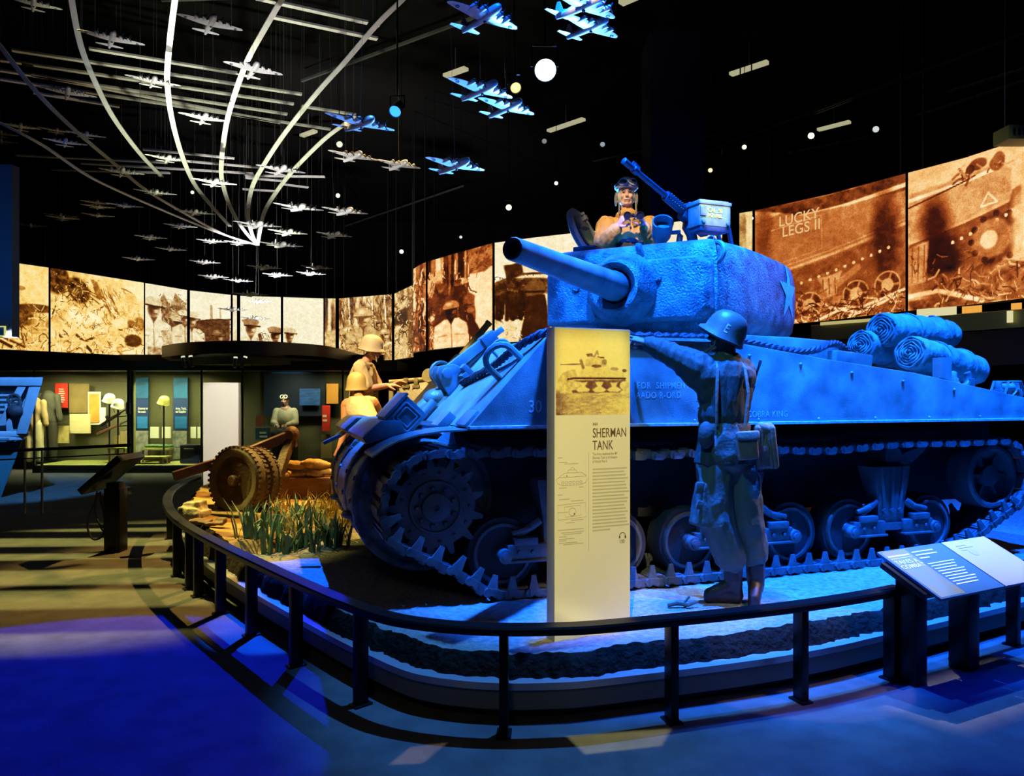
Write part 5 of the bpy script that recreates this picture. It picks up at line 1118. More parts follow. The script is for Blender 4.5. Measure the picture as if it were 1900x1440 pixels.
tr=blob('field_trousers',f,mat('olive_field_trousers',rgb(92,100,90),.7,0,.35,var=.12,vscale=4,bump=.3,bscale=50),sl_,voxel=.0085,smooth_it=1,noise=.016,nscale=10,fold=.55,seed=8)
m=MB(); m.box((-.262,-.105,.775),(.155,.02,.075),rot=(.05,.12,.30)); m.build('pocket_flap',tr.data.materials[0],tr,bevel=.008)
m=MB(); m.box((-.258,-.112,.655),(.165,.02,.060),rot=(.05,.30,.30)); m.build('pocket_flap',tr.data.materials[0],tr,bevel=.008)
boots(sl_,[((-.052,0,.11),(-.03,.0,.05),(-.205,.03,.042),(-.06,0,.27)),((.112,.05,.11),(.115,.07,.05),(.06,-.07,.042),(.105,.05,.28))])
hm,HB=helmet(sl_,(-.095,.035,1.818),(.44,-.10,.88),(-.85,.40,.52),mat('dark_olive_helmet',rgb(84,92,84),.45,bump=.1),k=1.06)
eM=Matrix.Translation(V((-.158,-.14,1.815)))@Euler((R(90),0,0)).to_matrix().to_4x4()@Matrix.Rotation(R(-32),4,'Z')
e_=text('E',.085,eM,g('stencil'),hm,sx=.8,ext=.001); wrap(e_,hm,(.15,1,-.1),.0015,sub=2)
m=MB(); m.tube([HC_+V((-.06,-.085,.05)),HC_+V((-.09,-.055,-.06)),HC_+V((-.13,.02,-.10))],.007,6); m.build('chin_strap',g('web'),hm)
bl=MB().lathe([(.168,-.026),(.172,0),(.168,.026)],Matrix.Translation((-.115,0,1.175))@Matrix.Diagonal((1.0,.80,1,1)),30,cap=False).build('web_belt',g('web'),sl_)
pz=rnd(bl,'belt_pouch',(-.015,-.165,1.055),(.135,.065,.17),mat('brown_canvas_pouch',rgb(142,118,100),.8,var=.25,vscale=12,bump=.3),.02,rot=(0,R(-4),0)); rnd(pz,'pouch_flap',(-.015,-.180,1.125),(.145,.06,.06),g('web'),.018,rot=(R(-8),R(-4),0))
m=MB()
for k in range(5): m.cap((.075+.024*k,-.075-.012*abs(k-2),1.17),(.092+.028*k,-.06,.925),.020,.026,10)
m.cap((.10,-.05,1.16),(.165,-.05,1.17),.036,.036); m.ball((.135,-.05,1.05),(.06,.05,.13)); mb_=m.build('pleated_bag',g('web'),bl)
m=MB(); m.ball((.13,-.085,1.165),(.065,.025,.035),rot=(0,R(25),0)); m.build('bag_flap',g('web'),mb_)
cl=MB(); 
for k in range(2): cl.ball((-.262,-.10,1.13-.01*k),(.05,.06,.085)); 
cl.build('canteen',mat('dark_canteen_cover',rgb(70,74,66),.85,bump=.3),bl)
m=MB(); m.tube([(-.02,-.145,1.19),(.0,-.15,1.40),(-.01,-.105,1.56),(-.03,.0,1.635)],.011,6); m.tube([(-.20,-.13,1.19),(-.205,-.15,1.40),(-.19,-.11,1.56),(-.17,.0,1.635)],.011,6); m.build('shoulder_strap',g('web'),bl)
rf=thing('rifle','dark rifle held upright in front of the pointing soldier, muzzle above his elbow','rifle',(1.53,5.10,gz0))
ra,rb=V((.180,.16,1.625)),V((-.02,.36,.82)); rd=(rb-ra).normalized(); RM=frame(ra,rd,(0,1,0)); RL=(rb-ra).length
MB().lathe([(.0001,0),(.010,0),(.011,.02),(.009,.03),(.010,.25)],RM,12).build('barrel',g('gunblue'),rf)
m=MB(); m.box((-.0,0,RL*.52),(.035,.038,RL*.62),RM); m.box((.03,0,RL*.88),(.10,.036,RL*.26),RM); m.build('stock',g('leather'),rf,bevel=.01)
m=MB(); m.box((-.02,0,.02),(.02,.006,.03),RM); m.box((.0,0,RL*.60),(.045,.030,.16),RM); m.build('receiver',g('gunblue'),rf,bevel=.004)
# ---- the tank commander in the hatch
cm=thing('person','person in tan jacket and goggled crash helmet standing in the turret hatch holding binoculars','person',(1.10,7.34,2.62+.30))
HZ=.30-.275
dz=V((0,0,.03))
hc=V((-.005,-.02,.665))
def f(mb):
    q=head(mb,hc,(-.10,-1,.04),(0,0,1),.98,neck=(.01,.0,.45))
    for a,b,r,r2 in (((.01,.02,.45),(.01,.03,-.15),.11,.12),((-.21,.02,.40),(-.225,-.10,.205),.045,.04),((-.225,-.10,.205),(-.125,-.28,.315),.04,.028),((.24,.02,.40),(.265,-.10,.20),.045,.04),((.265,-.10,.2),(.125,-.28,.325),.04,.028),((-.21,.02,.40),(.24,.02,.4),.05,.05),((-.06,.03,-.1),(-.06,.03,-.5),.07,.06),((.08,.03,-.1),(.08,.03,-.5),.07,.06)): mb.cap(a,b,r,r2)
    hand(mb,(-.125,-.28,.315),(.42,-.50,.62),(-.6,-.45,.2),curl=(40,44,46,50),thumb=20,side=1,k=1.0)
    hand(mb,(.125,-.28,.325),(-.42,-.50,.62),(.6,-.45,.2),curl=(40,44,46,50),thumb=20,side=-1,k=1.0)
    return q
cb_=blob('body',f,g('skin2'),cm,voxel=.0055,smooth_it=1)
tmp=MB(); q=head(tmp,hc,(-.10,-1,.04),(0,0,1),.98); facebits(cb_,q,.98)
m=MB()
for x in (-1,1): m.tube([q(x*.016,.094,.030),q(x*.034,.092,.034),q(x*.050,.078,.028)],.0045,6)
m.build('eyebrow',g('leather'),cb_)
def f(mb):
    mb.loft([[(.012+w_*math.cos(t),.02+d_*math.sin(t),z) for t in [2*PI*i/24 for i in range(24)]] for z,w_,d_ in ((-.22,.20,.16),(.0,.205,.165),(.15,.215,.165),(.28,.225,.160),(.36,.215,.145),(.42,.165,.115),(.455,.10,.09))])
    mb.cap((-.17,.02,.385),(.195,.02,.385),.075,.075)
    mb.cap((-.195,.01,.375),(-.23,-.09,.205),.100,.090); mb.cap((-.23,-.09,.205),(-.140,-.25,.292),.088,.056); mb.cap((.22,.01,.375),(.265,-.09,.20),.100,.090); mb.cap((.265,-.09,.2),(.142,-.25,.302),.088,.056)
    mb.torus((.005,-.015,.475),(0,.15,1),.075,.030,24,8)
jk=blob('tank_jacket',f,g('khaki'),cm,voxel=.008,smooth_it=1,noise=.017,nscale=14,fold=.4,seed=5)
m=MB()
for x in (-1,1): m.add([(.01+x*.012,-.140,.40),(.01+x*.075,-.105,.47),(.01+x*.105,-.085,.44),(.01+x*.085,-.128,.37),(.01+x*.03,-.150,.345)],[(0,1,2,3,4) if x>0 else (4,3,2,1,0)])
m.build('collar',mat('dark_knit_collar',rgb(150,110,48),.8),jk,smooth=0,fix=False)
m=MB(); m.tube([(.01,-.128,.40),(.015,-.140,.25),(.015,-.150,.05)],.006,6)
for z in (.34,.24,.14): m.ball((.014,-.146,z),.010,n=8)
m.build('jacket_buttons',g('web'),jk)
def f(mb): mb.cap((.015,-.03,.115),(.015,-.01,-.28),.172,.17,22); 
blob('overalls_bib',f,mat('dark_blue_bib',rgb(40,42,48),.8),cm,voxel=.012,noise=.008,nscale=9)
m=MB(); m.ball(hc+V((0,.03,-.005)),(.098,.080,.085)); m.lathe([(.112,.000),(.119,.012),(.116,.03),(.106,.06),(.086,.095),(.055,.115),(.0001,.122)],frame(hc+V((0,.008,.055)),(0,.06,1),(-.1,-1,0))@Matrix.Diagonal((1.0,.86,.98,1)),30)
for x in (-1,1):
    for a,b in ((.02,.04),(.02,-.06)): m.ball(hc+V((x*.098,.015,-.030)),(.016,.042,.068)); 
hl_=m.build('crash_helmet',mat('grey_crash_helmet',rgb(176,178,164),.5),cm,smooth=50)
m=MB()
for k in range(4): m.torus(hc+V((0,.008,.075+.022*k)),(0,.06,1),.108-.012*k-.004*k*k,.006,28,6)
m.build('helmet_ridge',hl_.data.materials[0],hl_)
m=MB(); pts=[]
for k in range(15): a=R(-62+124*k/14); pts.append(hc+V((math.sin(a)*.104,-.0-.112*math.cos(a),.078+.0*k)))
m.tube(pts,.0,6); m=MB()
for s_ in (-1,1):
    e=[]
    for k in range(16): a=2*PI*k/16; px=s_*.042+.040*math.cos(a); pz_=.108+.028*math.sin(a)*(1+.25*math.cos(a)*s_); e.append(hc+V((px,-.118+.55*px*px/.1,pz_)))
    m.tube(e,.007,6,closed=True)
m.tube([hc+V((-.012,-.118,.114)),hc+V((.012,-.118,.114))],.007,6)
gg=m.build('goggles',mat('pale_goggle_frame',rgb(190,196,186),.4),hl_)
m=MB()
for s_ in (-1,1): m.ball(hc+V((s_*.042,-.104,.108)),(.038,.014,.027))
m.build('goggle_lens',mat('goggle_glass',rgb(60,70,66),.15,0,.6),gg)
m=MB(); m.torus(hc+V((0,.006,.095)),(0,.05,1),.108,.009,28,6,R(0),R(360)); m.build('goggle_strap',g('web'),gg)
m=MB()
for x in (-1,1): m.tube([hc+V((x*.085,-.05,-.06)),hc+V((x*.078,-.075,-.11)),hc+V((x*.082,-.085,-.20))],.009,6)
m.build('chin_strap',g('web'),hl_)
bn=thing('binoculars','black binoculars held at chest height by the person in the turret','binoculars',V((1.10,7.34,2.92))+V((.0,-.375,.40)))
for x in (-1,1):
    b_=MB().lathe([(.0001,-.0),(.022,.0),(.024,.03),(.029,.07),(.034,.09),(.035,.115),(.030,.115),(.028,.105),(.0001,.105)],frame((x*.055,.05,-.005),(x*.03,-1,-.12)),22).build('barrel',g('black'),bn)
    MB().lathe([(.029,.107),(.0001,.110)],frame((x*.055,.05,-.005),(x*.03,-1,-.12)),20,cap=False).build('lens',mat('dark_lens',rgb(30,34,40),.1),b_)
m=MB(); m.box((0,.03,-.004),(.09,.02,.02)); m.cyl((0,.05,.006),(0,-.02,0),.010); m.build('hinge_bridge',g('black'),bn)
# ---- gun crew
A0=V((-1.72,9.3,.50)); pa=thing('person','person in rolled-sleeve shirt and steel helmet standing, reaching both hands to the yellow gun','person',A0)
hcA=V((.035,-.01,1.715))
def f(mb):
    q=head(mb,hcA,(.95,-.15,-.30),(.2,0,.97),1.0,neck=(-.06,0,1.56))
    for a,b,r,r2 in (((-.10,0,1.5),(-.14,0,.95),.11,.10),((-.15,-.08,.9),(-.12,-.08,.5),.075,.055),((-.12,-.08,.5),(-.15,-.08,.08),.055,.04),((-.15,.08,.9),(-.1,.08,.5),.075,.055),((-.1,.08,.5),(-.12,.08,.08),.055,.04),((-.09,-.17,1.50),(.0,-.21,1.245),.05,.042),((.0,-.21,1.245),(.22,-.16,1.285),.042,.029),((-.06,.17,1.50),(.04,.19,1.26),.05,.042),((.04,.19,1.26),(.26,.08,1.29),.042,.029),((-.09,-.16,1.5),(-.06,.16,1.5),.06,.06)): mb.cap(a,b,r,r2)
    hand(mb,(.22,-.16,1.285),(.95,.1,.02),(0,-.2,1),curl=(10,12,16,20),thumb=10,side=1,k=1.1); hand(mb,(.26,.08,1.29),(.9,-.15,.3),(0,.5,.8),curl=(6,10,14,18),thumb=0,side=-1,k=1.1)
bA=blob('body',f,g('skin'),pa,voxel=.007,smooth_it=1)
tmp=MB(); q=head(tmp,hcA,(.95,-.15,-.30),(.2,0,.97),1.0); facebits(bA,q)
def f(mb):
    mb.ball((-.10,0,1.36),(.155,.20,.22)); mb.cap((-.09,-.14,1.49),(-.07,.14,1.49),.095,.095); mb.cap((-.11,0,1.2),(-.13,0,1.0),.14,.135); mb.cap((-.09,-.17,1.49),(-.01,-.21,1.28),.085,.078); mb.cap((-.06,.17,1.49),(.03,.19,1.29),.085,.078); mb.torus((-.055,0,1.555),(.3,0,1),.066,.02,20,8)
blob('shirt',f,g('tan'),pa,voxel=.011,noise=.016,nscale=9,fold=.5,seed=12)
def f(mb):
    mb.cap((-.13,0,1.02),(-.14,0,.92),.14,.15); mb.cap((-.15,-.08,.92),(-.12,-.08,.5),.105,.085); mb.cap((-.12,-.08,.5),(-.15,-.08,.12),.085,.075); mb.cap((-.15,.08,.92),(-.1,.08,.5),.105,.085); mb.cap((-.1,.08,.5),(-.12,.08,.12),.085,.075)
blob('trousers',f,g('drab'),pa,voxel=.013,noise=.014,nscale=8,seed=2)
boots(pa,[((-.15,-.08,.12),(-.17,-.08,.05),(.02,-.09,.045),(-.15,-.08,.2)),((-.12,.08,.12),(-.14,.08,.05),(.05,.09,.045),(-.12,.08,.2))])
hA,_=helmet(pa,(.015,-.005,1.765),(.20,-.02,1),(.95,-.15,-.30),mat('tan_steel_helmet',rgb(176,160,126),.55,bump=.15),1.08)
m=MB(); m.tube([hcA+V((.0,-.088,.04)),hcA+V((.045,-.07,-.06)),hcA+V((.055,-.075,-.15))],.008,6); m.build('chin_strap',g('web'),hA)
B0=V((-1.75,8.9,.46)); pbn=thing('person','person in a yellow sleeveless vest and steel helmet, bending forward with one arm hanging','person',B0)
hcB=V((-.08,.19,1.29))
def f(mb):
    head(mb,hcB,(-.25,.90,-.45),(-.05,.5,.85),1.0,neck=(-.03,.03,1.14))
    for a,b,r,r2 in (((-.02,.0,1.08),(.16,-.30,.84),.135,.125),((-.17,.05,1.10),(.12,.03,1.12),.075,.075),((-.19,.05,1.09),(-.195,.02,.80),.062,.048),((-.195,.02,.80),(-.255,-.02,.60),.045,.030),((.14,.03,1.11),(.22,.18,.90),.062,.048),((.22,.18,.9),(.12,.32,.74),.045,.030),((.09,-.36,.80),(.10,-.22,.45),.085,.06),((.10,-.22,.45),(.10,-.42,.08),.06,.042),((.24,-.33,.80),(.25,-.18,.45),.085,.06),((.25,-.18,.45),(.27,-.38,.08),.06,.042)): mb.cap(a,b,r,r2)
    hand(mb,(-.255,-.02,.60),(-.35,-.1,-.92),(-.6,-.6,.3),curl=(28,32,36,40),thumb=20,side=-1,k=1.15); hand(mb,(.12,.32,.74),(-.5,.6,-.5),(.3,.5,.6),curl=(40,44,46,50),side=1)
bB=blob('body',f,mat('tanned_mannequin_skin',rgb(214,150,92),.5,var=.1,vscale=10),pbn,voxel=.0075,smooth_it=2)
def f(mb): mb.cap((-.03,.0,1.06),(.16,-.30,.84),.150,.142,22); mb.cap((-.10,.03,1.12),(.06,.02,1.13),.078,.078); mb.ball((.0,-.05,1.03),(.165,.15,.15))
blob('vest',f,mat('yellowed_vest',rgb(226,190,128),.8,var=.15,vscale=9,bump=.4),pbn,voxel=.010,noise=.012,nscale=9,fold=.5,seed=21)
def f(mb): mb.cap((.10,-.34,.84),(.22,-.33,.84),.135,.135); mb.cap((.09,-.36,.80),(.10,-.22,.45),.11,.09); mb.cap((.10,-.22,.45),(.10,-.42,.12),.09,.075); mb.cap((.24,-.33,.80),(.25,-.18,.45),.11,.09); mb.cap((.25,-.18,.45),(.27,-.38,.12),.09,.075)
blob('trousers',f,g('drab'),pbn,voxel=.013,noise=.014,nscale=8,seed=4)
boots(pbn,[((.10,-.42,.11),(.10,-.46,.05),(.08,-.26,.045),(.10,-.42,.18)),((.27,-.38,.11),(.27,-.42,.05),(.28,-.22,.045),(.27,-.38,.18))])
helmet(pbn,(-.085,.17,1.345),(-.02,-.10,1),(-.25,.95,-.2),mat('mustard_steel_helmet',rgb(196,172,96),.55,bump=.15),1.10)
# ------------------------------------------------------------------ artillery diorama on the earth mound
def gwheel(par,c,n,r,w,name='wheel'):
    M=frame(c,n,(0,0,1))
    t=MB().lathe([(r*.70,-w*.5),(r*.90,-w*.52),(r*.985,-w*.40),(r,-w*.30),(r,w*.30),(r*.985,w*.40),(r*.90,w*.52),(r*.78,w*.50),(r*.70,w*.40)],M,48).build(name,mat('dusty_tyre_rubber',rgb(112,96,70),.8,var=.35,vscale=8,bump=.3) if 'dusty_tyre_rubber' not in bpy.data.materials else bpy.data.materials['dusty_tyre_rubber'],par)
    m=MB()
    for k in range(40):
        a=2*PI*k/40
        for s_ in (-1,1): m.box((r*1.0,0,s_*w*.33),(.016,.030,w*.26),M@Matrix.Rotation(a+(.04 if s_>0 else 0),4,'Z'),rot=(0,0,0))
    m.build('tread_block',t.data.materials[0],t)
    rim=MB().lathe([(r*.70,w*.40),(r*.66,w*.30),(r*.60,w*.10),(r*.46,w*.05),(r*.42,w*.22),(r*.30,w*.34),(r*.17,w*.36),(r*.16,w*.62),(r*.12,w*.68),(.0001,w*.68)],M,36).build('wheel_disc',g('rust'),t)
    m=MB()
    for k in range(6): a=k*PI/3; m.lathe([(.014,.0),(.014,.02),(.0001,.022)],M@Matrix.Translation((r*.24*math.cos(a),r*.24*math.sin(a),w*.34)),6)
    m.build('wheel_nut',g('rust'),rim); return t
wc=at(443,891,8.3); wn=V((-.42,-.905,.05))
gc=thing('gun_carriage','brown two-wheeled artillery carriage with split trails and large dusty tyres','gun carriage',(wc.x,wc.y,ground1(wc.x,wc.y)))
go=V(gc.location)
gwheel(gc,wc-go,wn,.365,.17); gwheel(gc,wc-go-wn*.21,wn,.35,.15)
MB().cyl(wc-go+wn*.05,wc-go-wn*.75,.05,n=14).build('axle',g('rust'),gc)
def beam(mb,a,b,w,h):
    a,b=V(a),V(b); d=b-a; M=frame(a,d,(0,0,1)); mb.box((0,0,d.length/2),(h,w,d.length),M)
ap=at(541,806,9.1)-go
m=MB(); beam(m,ap,at(452,843,8.75)-go,.10,.11); beam(m,at(452,843,8.75)-go,at(322,884,8.3)-go,.09,.10); m.build('trail_leg',g('rust'),gc,bevel=.012)
m=MB(); beam(m,ap+V((.0,-.02,-.03)),at(514,892,8.75)-go,.10,.10); m.build('trail_leg',g('rust'),gc,bevel=.012)
m=MB(); m.ball(ap,(.09,.10,.10)); m.cyl(ap+V((0,-.1,0)),ap+V((0,.1,0)),.05); m.box(ap+V((.02,0,-.08)),(.07,.10,.14)); m.build('trail_hinge',g('rust'),gc)
fg0=at(770,760,9.5); fz=ground1(fg0.x,fg0.y); fo=V((fg0.x,fg0.y,fz))
fg=thing('field_gun','yellow-lit field gun with a raised slim barrel behind the tank nose','gun',fo)
q=lambda x,y,Y=9.6: at(x,y,Y)-fo
b0,b1=q(790,742,9.5),q(908,598,9.75); bd=(b1-b0)
MB().lathe([(.075,0),(.072,bd.length*.25),(.055,bd.length*.30),(.040,bd.length*.97),(.046,bd.length*.975),(.046,bd.length),(.028,bd.length),(.026,bd.length*.9)],frame(b0,bd),20).build('gun_barrel',g('gun'),fg)
m=MB(); m.lathe([(.07,-.10),(.085,-.09),(.085,.02),(.0001,.02)],frame(q(796,697,9.2),(-.3,-.9,.2)),22); m.build('breech_ring',g('gun'),fg)
m=MB(); a,b=q(738,722,9.45),q(800,716,9.45); M=frame(a,(b-a),(0,0,1)); 
m.add([q(740,716,9.4),q(797,706,9.4),q(784,742,9.3),q(745,775,9.3),q(740,716,9.52),q(797,706,9.52),q(784,742,9.42),q(745,775,9.42)],[(0,1,2,3),(7,6,5,4),(0,4,5,1),(1,5,6,2),(2,6,7,3),(3,7,4,0)])
sh=m.build('cradle_plate',g('gun'),fg,bevel=.01)
m=MB()
for k in range(10): x=750+(k%5)*8; y=722+(k//5)*9; m.ball(q(x,y,9.37),.010,n=8)
m.build('plate_bolt',g('rust'),sh)
m=MB(); m.cyl(q(722,709,9.4),q(800,703,9.4),.028); m.build('elevating_rod',g('gun'),fg)
for x in (753,772): m=MB(); p=q(x,708,9.38); m.box(p,(.05,.06,.09)); m.box(p+V((0,0,-.06)),(.09,.05,.04)); m.build('rod_bracket',g('gun'),fg,bevel=.008)
for x in (697,726,741): m=MB(); p=q(x,716,9.45); m.box((p.x,p.y,p.z/2),(.055,.06,p.z)); m.box((p.x,p.y,p.z),(.14,.07,.05)); m.build('carriage_post',g('gun'),fg,bevel=.008)
m=MB(); p=q(715,775,9.45); m.box((p.x,p.y,.20),(.75,.5,.40)); m.build('gun_base',g('gun'),fg,bevel=.02)
m=MB(); m.cyl(q(790,742,9.5)+V((0,0,.05)),V((q(790,742,9.5).x,q(790,742,9.5).y,.05)),.09); m.build('pedestal',g('gun'),fg)
# timber step with sandbags
ts0,ts1=at(503,887,9.0),at(612,887,9.0); zb=ground1((ts0.x+ts1.x)/2,9.2)-.02
ts=tag(MB().box((0,0,(ts0.z-zb)/2),(ts1.x-ts0.x,.55,ts0.z-zb)).build('timber_step',g('plank'),bevel=.012),'brown timber block under the sandbags beside the carriage wheel','block'); ts.location=((ts0.x+ts1.x)/2,9.28,zb)
def sandbag(x,y,w,h,Y,label,seed):
    c=at(x,y,Y); k=Y/F; W_,H_=w*k,h*k
    def f(mb): mb.ball((0,0,0),(W_*.5,W_*.30,H_*.5)); mb.ball((-W_*.16,0,0),(W_*.33,W_*.30,H_*.52)); mb.ball((W_*.18,0,-.004),(W_*.33,W_*.29,H_*.5)); mb.box((-W_*.47,0,.0),(W_*.12,W_*.36,H_*.35)); mb.box((W_*.47,0,.0),(W_*.12,W_*.36,H_*.35))
    o=blob('sandbag',f,g('sandbag'),None,voxel=.012,noise=.010,nscale=10,seed=seed); o.location=c; o.rotation_euler=(0,R((seed%3-1)*5),R(seed*17%30-15)); return tag(o,label,'sandbag','sandbags on the timber block')
for i,a in enumerate(((527,879,26,15,9.05,'small sandbag at the left end of the bottom row, beside the trail leg'),(552,880,34,13,9.1,'sandbag second from the left in the bottom row'),(582,879,34,13,9.1,'sandbag in the middle of the bottom row, on the timber block'),(604,876,26,14,9.15,'sandbag at the right end of the bottom row, by the tank nose'),(545,864,44,18,9.15,'left one of the two large sandbags in the top row'),(586,861,50,18,9.15,'right one of the two large sandbags in the top row'))): sandbag(*a,i)
# stones and broken timber at the left edge
def rock(name,pts,label,m_,seed,cat='rock'):
    c=at(*pts[0]); 
    def f(mb):
        for x,y,Y,w,h,d in pts[1]: p=at(x,y,Y)-c; mb.box(p,(w,d,h),rot=(.06*math.sin(seed+x),.1*math.cos(x),.3*math.sin(x*3)))
    o=blob(name,f,m_,None,voxel=.014,smooth_it=1,noise=.012,nscale=12,seed=seed); o.location=c; return tag(o,label,cat)
rock('stone_chunk',((362,945,7.5),((362,936,7.55,.17,.06,.16),(358,946,7.5,.20,.05,.20),(362,955,7.5,.22,.06,.22))),'layered pale stone chunk on the earth inside the curving rail end',g('stone'),4)
rock('wood_debris',((385,975,7.2),((372,968,7.25,.20,.035,.12),(398,972,7.15,.16,.03,.06),(410,966,7.2,.10,.05,.05))),'flat piece of rusty brown debris lying below the stone chunk',g('rust'),6,'debris')
o=MB(); o.tube([(-.10,0,.01),(-.04,.01,.02),(.03,-.01,.015),(.10,.02,.03)],[.012,.014,.012,.008],7); o.tube([(.0,0,.02),(.05,.06,.05)],.009,6); o=o.build('broken_stick',g('rust'))
p=atz(1268,1122,.33); o.location=(p.x,p.y,ground1(p.x,p.y)+.005); tag(o,'broken brown stick lying on the sand left of the soldier boots','stick')
# reeds, leaves and dry grass
def blades(mb,c,n,h,spread,wd,rs,lean=.5):
    for k in range(n):
        a=rs.uniform(0,2*PI); r=spread*math.sqrt(rs.random()); b=V(c)+V((r*math.cos(a),r*math.sin(a),0)); b.z=c[2]-.01
        hh=h*rs.uniform(.55,1.1); la=rs.uniform(0,2*PI); ln=lean*hh*rs.uniform(.1,1); s_=V((-math.sin(la),math.cos(la),0))*wd
        pts=[(0,0,1.0),(.15,.38,1.0),(.45,.72,.75),(1.0,1.0,.05)] if rs.random()<.7 else [(0,0,1),(.25,.45,1),(.7,.70,.7),(1.25,.62,.05)]
        vs=[]
        for u,v,kk in pts: p=b+V((math.cos(la)*ln*u,math.sin(la)*ln*u,hh*v)); vs+= [tuple(p-s_*kk),tuple(p+s_*kk)]
        mb.add(vs,[(i*2,i*2+1,i*2+3,i*2+2) for i in range(3)])
rs=random.Random(11); proto=[]
clumps=[(455,1000,6.75),(478,985,6.95),(497,1000,6.7),(520,975,7.1),(535,1000,6.7),(560,985,6.95),(585,1000,6.72),(610,985,6.95),(465,968,7.3),(505,962,7.3),(548,958,7.35),(590,968,7.2),(632,990,6.95)]
for i,(x,y,Y) in enumerate(clumps):
    c=at(x,y,Y); c.z=ground1(c.x,c.y)-.01
    if i<3:
        t=thing('reed_plant','dark green reed clump growing along the front edge of the gun diorama','plant',c,group='reed clumps in front of the artillery wheel')
        m=MB(); blades(m,(0,0,0),15,(.36,.30,.42)[i],.10,(.013,.018,.012)[i],rs,.7); m.build('leaves',g('leaf'),t,smooth=0,fix=False); m=MB(); 
        for k in range(5): a=rs.uniform(0,6.28); m.tube([(0.03*math.cos(a),.03*math.sin(a),-.01),(.05*math.cos(a),.05*math.sin(a),.16),(.11*math.cos(a),.11*math.sin(a),.30)],[.006,.005,.003],5)
        m.build('stem',g('leaf'),t); proto.append(t)
    else: copy_thing(proto[i%3],c,i*1.3,scale=(1.0,.72,.92,.62,.82)[i%5])
m=MB()
for k in range(34):
    x=rs.uniform(500,670); y=rs.uniform(930,985); Y=rs.uniform(7.0,8.4); 
    p=at(x,y,Y)
    if p.x>-1.85: continue
    blades(m,(p.x,p.y,ground1(p.x,p.y)),10,.24,.09,.006,rs,.7)
for k in range(12): p=at(rs.uniform(600,650),960,rs.uniform(7.1,7.9)); blades(m,(p.x,p.y,ground1(p.x,p.y)),14,.22,.08,.007,rs,.6)
tag(m.build('dry_grass',g('straw'),smooth=0,fix=False),'dry yellow grass scattered over the mound between wheel and tank nose','grass',kind='stuff')
# ------------------------------------------------------------------ audio pedestal at the left
c=at(215,1022,8.2); ped=thing('reader_pedestal','black pedestal with a slanted panel and a hanging cable loop, left of the rail','sign',(c.x,c.y,0)); po=V((c.x,c.y,0)); q=lambda x,y,Y=8.2: at(x,y,Y)-po
MB().box((0,0,.34),(.17,.17,.68)).build('post',g('rail'),ped,bevel=.008)
a,b=q(172,908),q(244,846); d=b-a; M=frame(a,d,(0,1,0))
MB().box((0,0,d.length/2),(.52,.075,d.length),M).build('slanted_panel',g('rail'),ped,bevel=.008)
MB().box((0,.043,d.length/2),(.44,.006,d.length*.88),M).build('panel_glass',mat('dark_reader_glass',rgb(26,40,62),.2),ped)
m=MB(); m.box((.0,0,.66),(.14,.14,.16)); m.build('tilt_bracket',g('rail'),ped,bevel=.006)
m=MB(); m.tube(catmull([q(184,915),q(170,945),q(162,975),q(172,1000),q(190,994),q(194,965),q(187,930),q(186,912)],6),.011,7); m.tube(catmull([q(180,912),q(176,950),q(184,972),q(193,985),q(196,955),q(190,920)],6),.010,7); m.build('cable_loop',g('rubber'),ped)
# ------------------------------------------------------------------ landing boat bow lit blue at the left edge, glass balustrade in front of it
bo=at(0,800,12.2); boat=thing('landing_boat','blue-lit bow of a landing boat entering from the left edge','boat',(bo.x,bo.y,0)); bq=lambda x,y,Y=12.2: at(x,y,Y)-V((bo.x,bo.y,0))
def slab(mb,pts,Y,t): 
    k=len(pts); A=[bq(x,y,Y) for x,y in pts]; B=[p+V((-.72*t,t,0)) for p in A]; mb.add([tuple(p) for p in A+B],[tuple(range(k)),tuple(range(k,2*k))[::-1]]+[(i,(i+1)%k,k+(i+1)%k,k+i) for i in range(k)])
m=MB(); slab(m,[(-260,702),(75,702),(72,724),(46,803),(-260,803)],12.25,2.6); up_=m.build('bow_panel',g('boat'),boat,bevel=.03)
m=MB(); slab(m,[(-260,700),(80,700),(77,716),(-260,716)],12.1,.12); slab(m,[(58,702),(80,702),(50,805),(30,805)],12.12,.12); slab(m,[(34,715),(50,715),(10,790),(-6,790)],12.12,.10); slab(m,[(9,752),(16,752),(26,804),(12,804)],12.12,.1); m.build('bow_frame',g('boat'),boat,bevel=.01)
m=MB()
for k in range(5): slab(m,[(-260,722+k*9),(34-k*6,722+k*9),(32-k*6,726+k*9),(-260,726+k*9)],12.2,.06)
m.build('panel_slat',g('boat'),boat)
m=MB()
for y,r_ in ((806,.05),(813,.045)): m.tube([bq(-260,y,12.12),bq(20,y,12.12),bq(46-(y-806),y-1,12.2),bq(50-(y-806),y-2,13.2)],r_,8)
m.build('rubbing_strake',g('boat'),boat)
m=MB()
A=[(-260,815),(42,815),(30,850),(0,930),(-60,985),(-260,985)]; slab(m,A,12.3,2.4); m.build('lower_bow',mat('teal_boat_paint',rgb(70,110,122),.45,var=.3,vscale=2),boat,bevel=.03)
m=MB()
for k in range(4): m.torus(bq(26+k%2*3,742+k*7,12.1),(.2,-1,.3*math.sin(k)),.085-.008*k,.022,20,7)
m.ball(bq(28,762,12.08),(.12,.06,.09)); m.build('coiled_rope',g('cable'),boat)
p0=at(-60,840,10.6); p1=at(243,826,10.9)
bal=thing('glass_balustrade','low glass balustrade with a thin black handrail in front of the landing boat','railing',(p0.x,p0.y,0)); bo2=V((p0.x,p0.y,0))
m=MB(); m.tube([p0-bo2,p1-bo2],.022,8); m.build('handrail',g('rail'),bal)
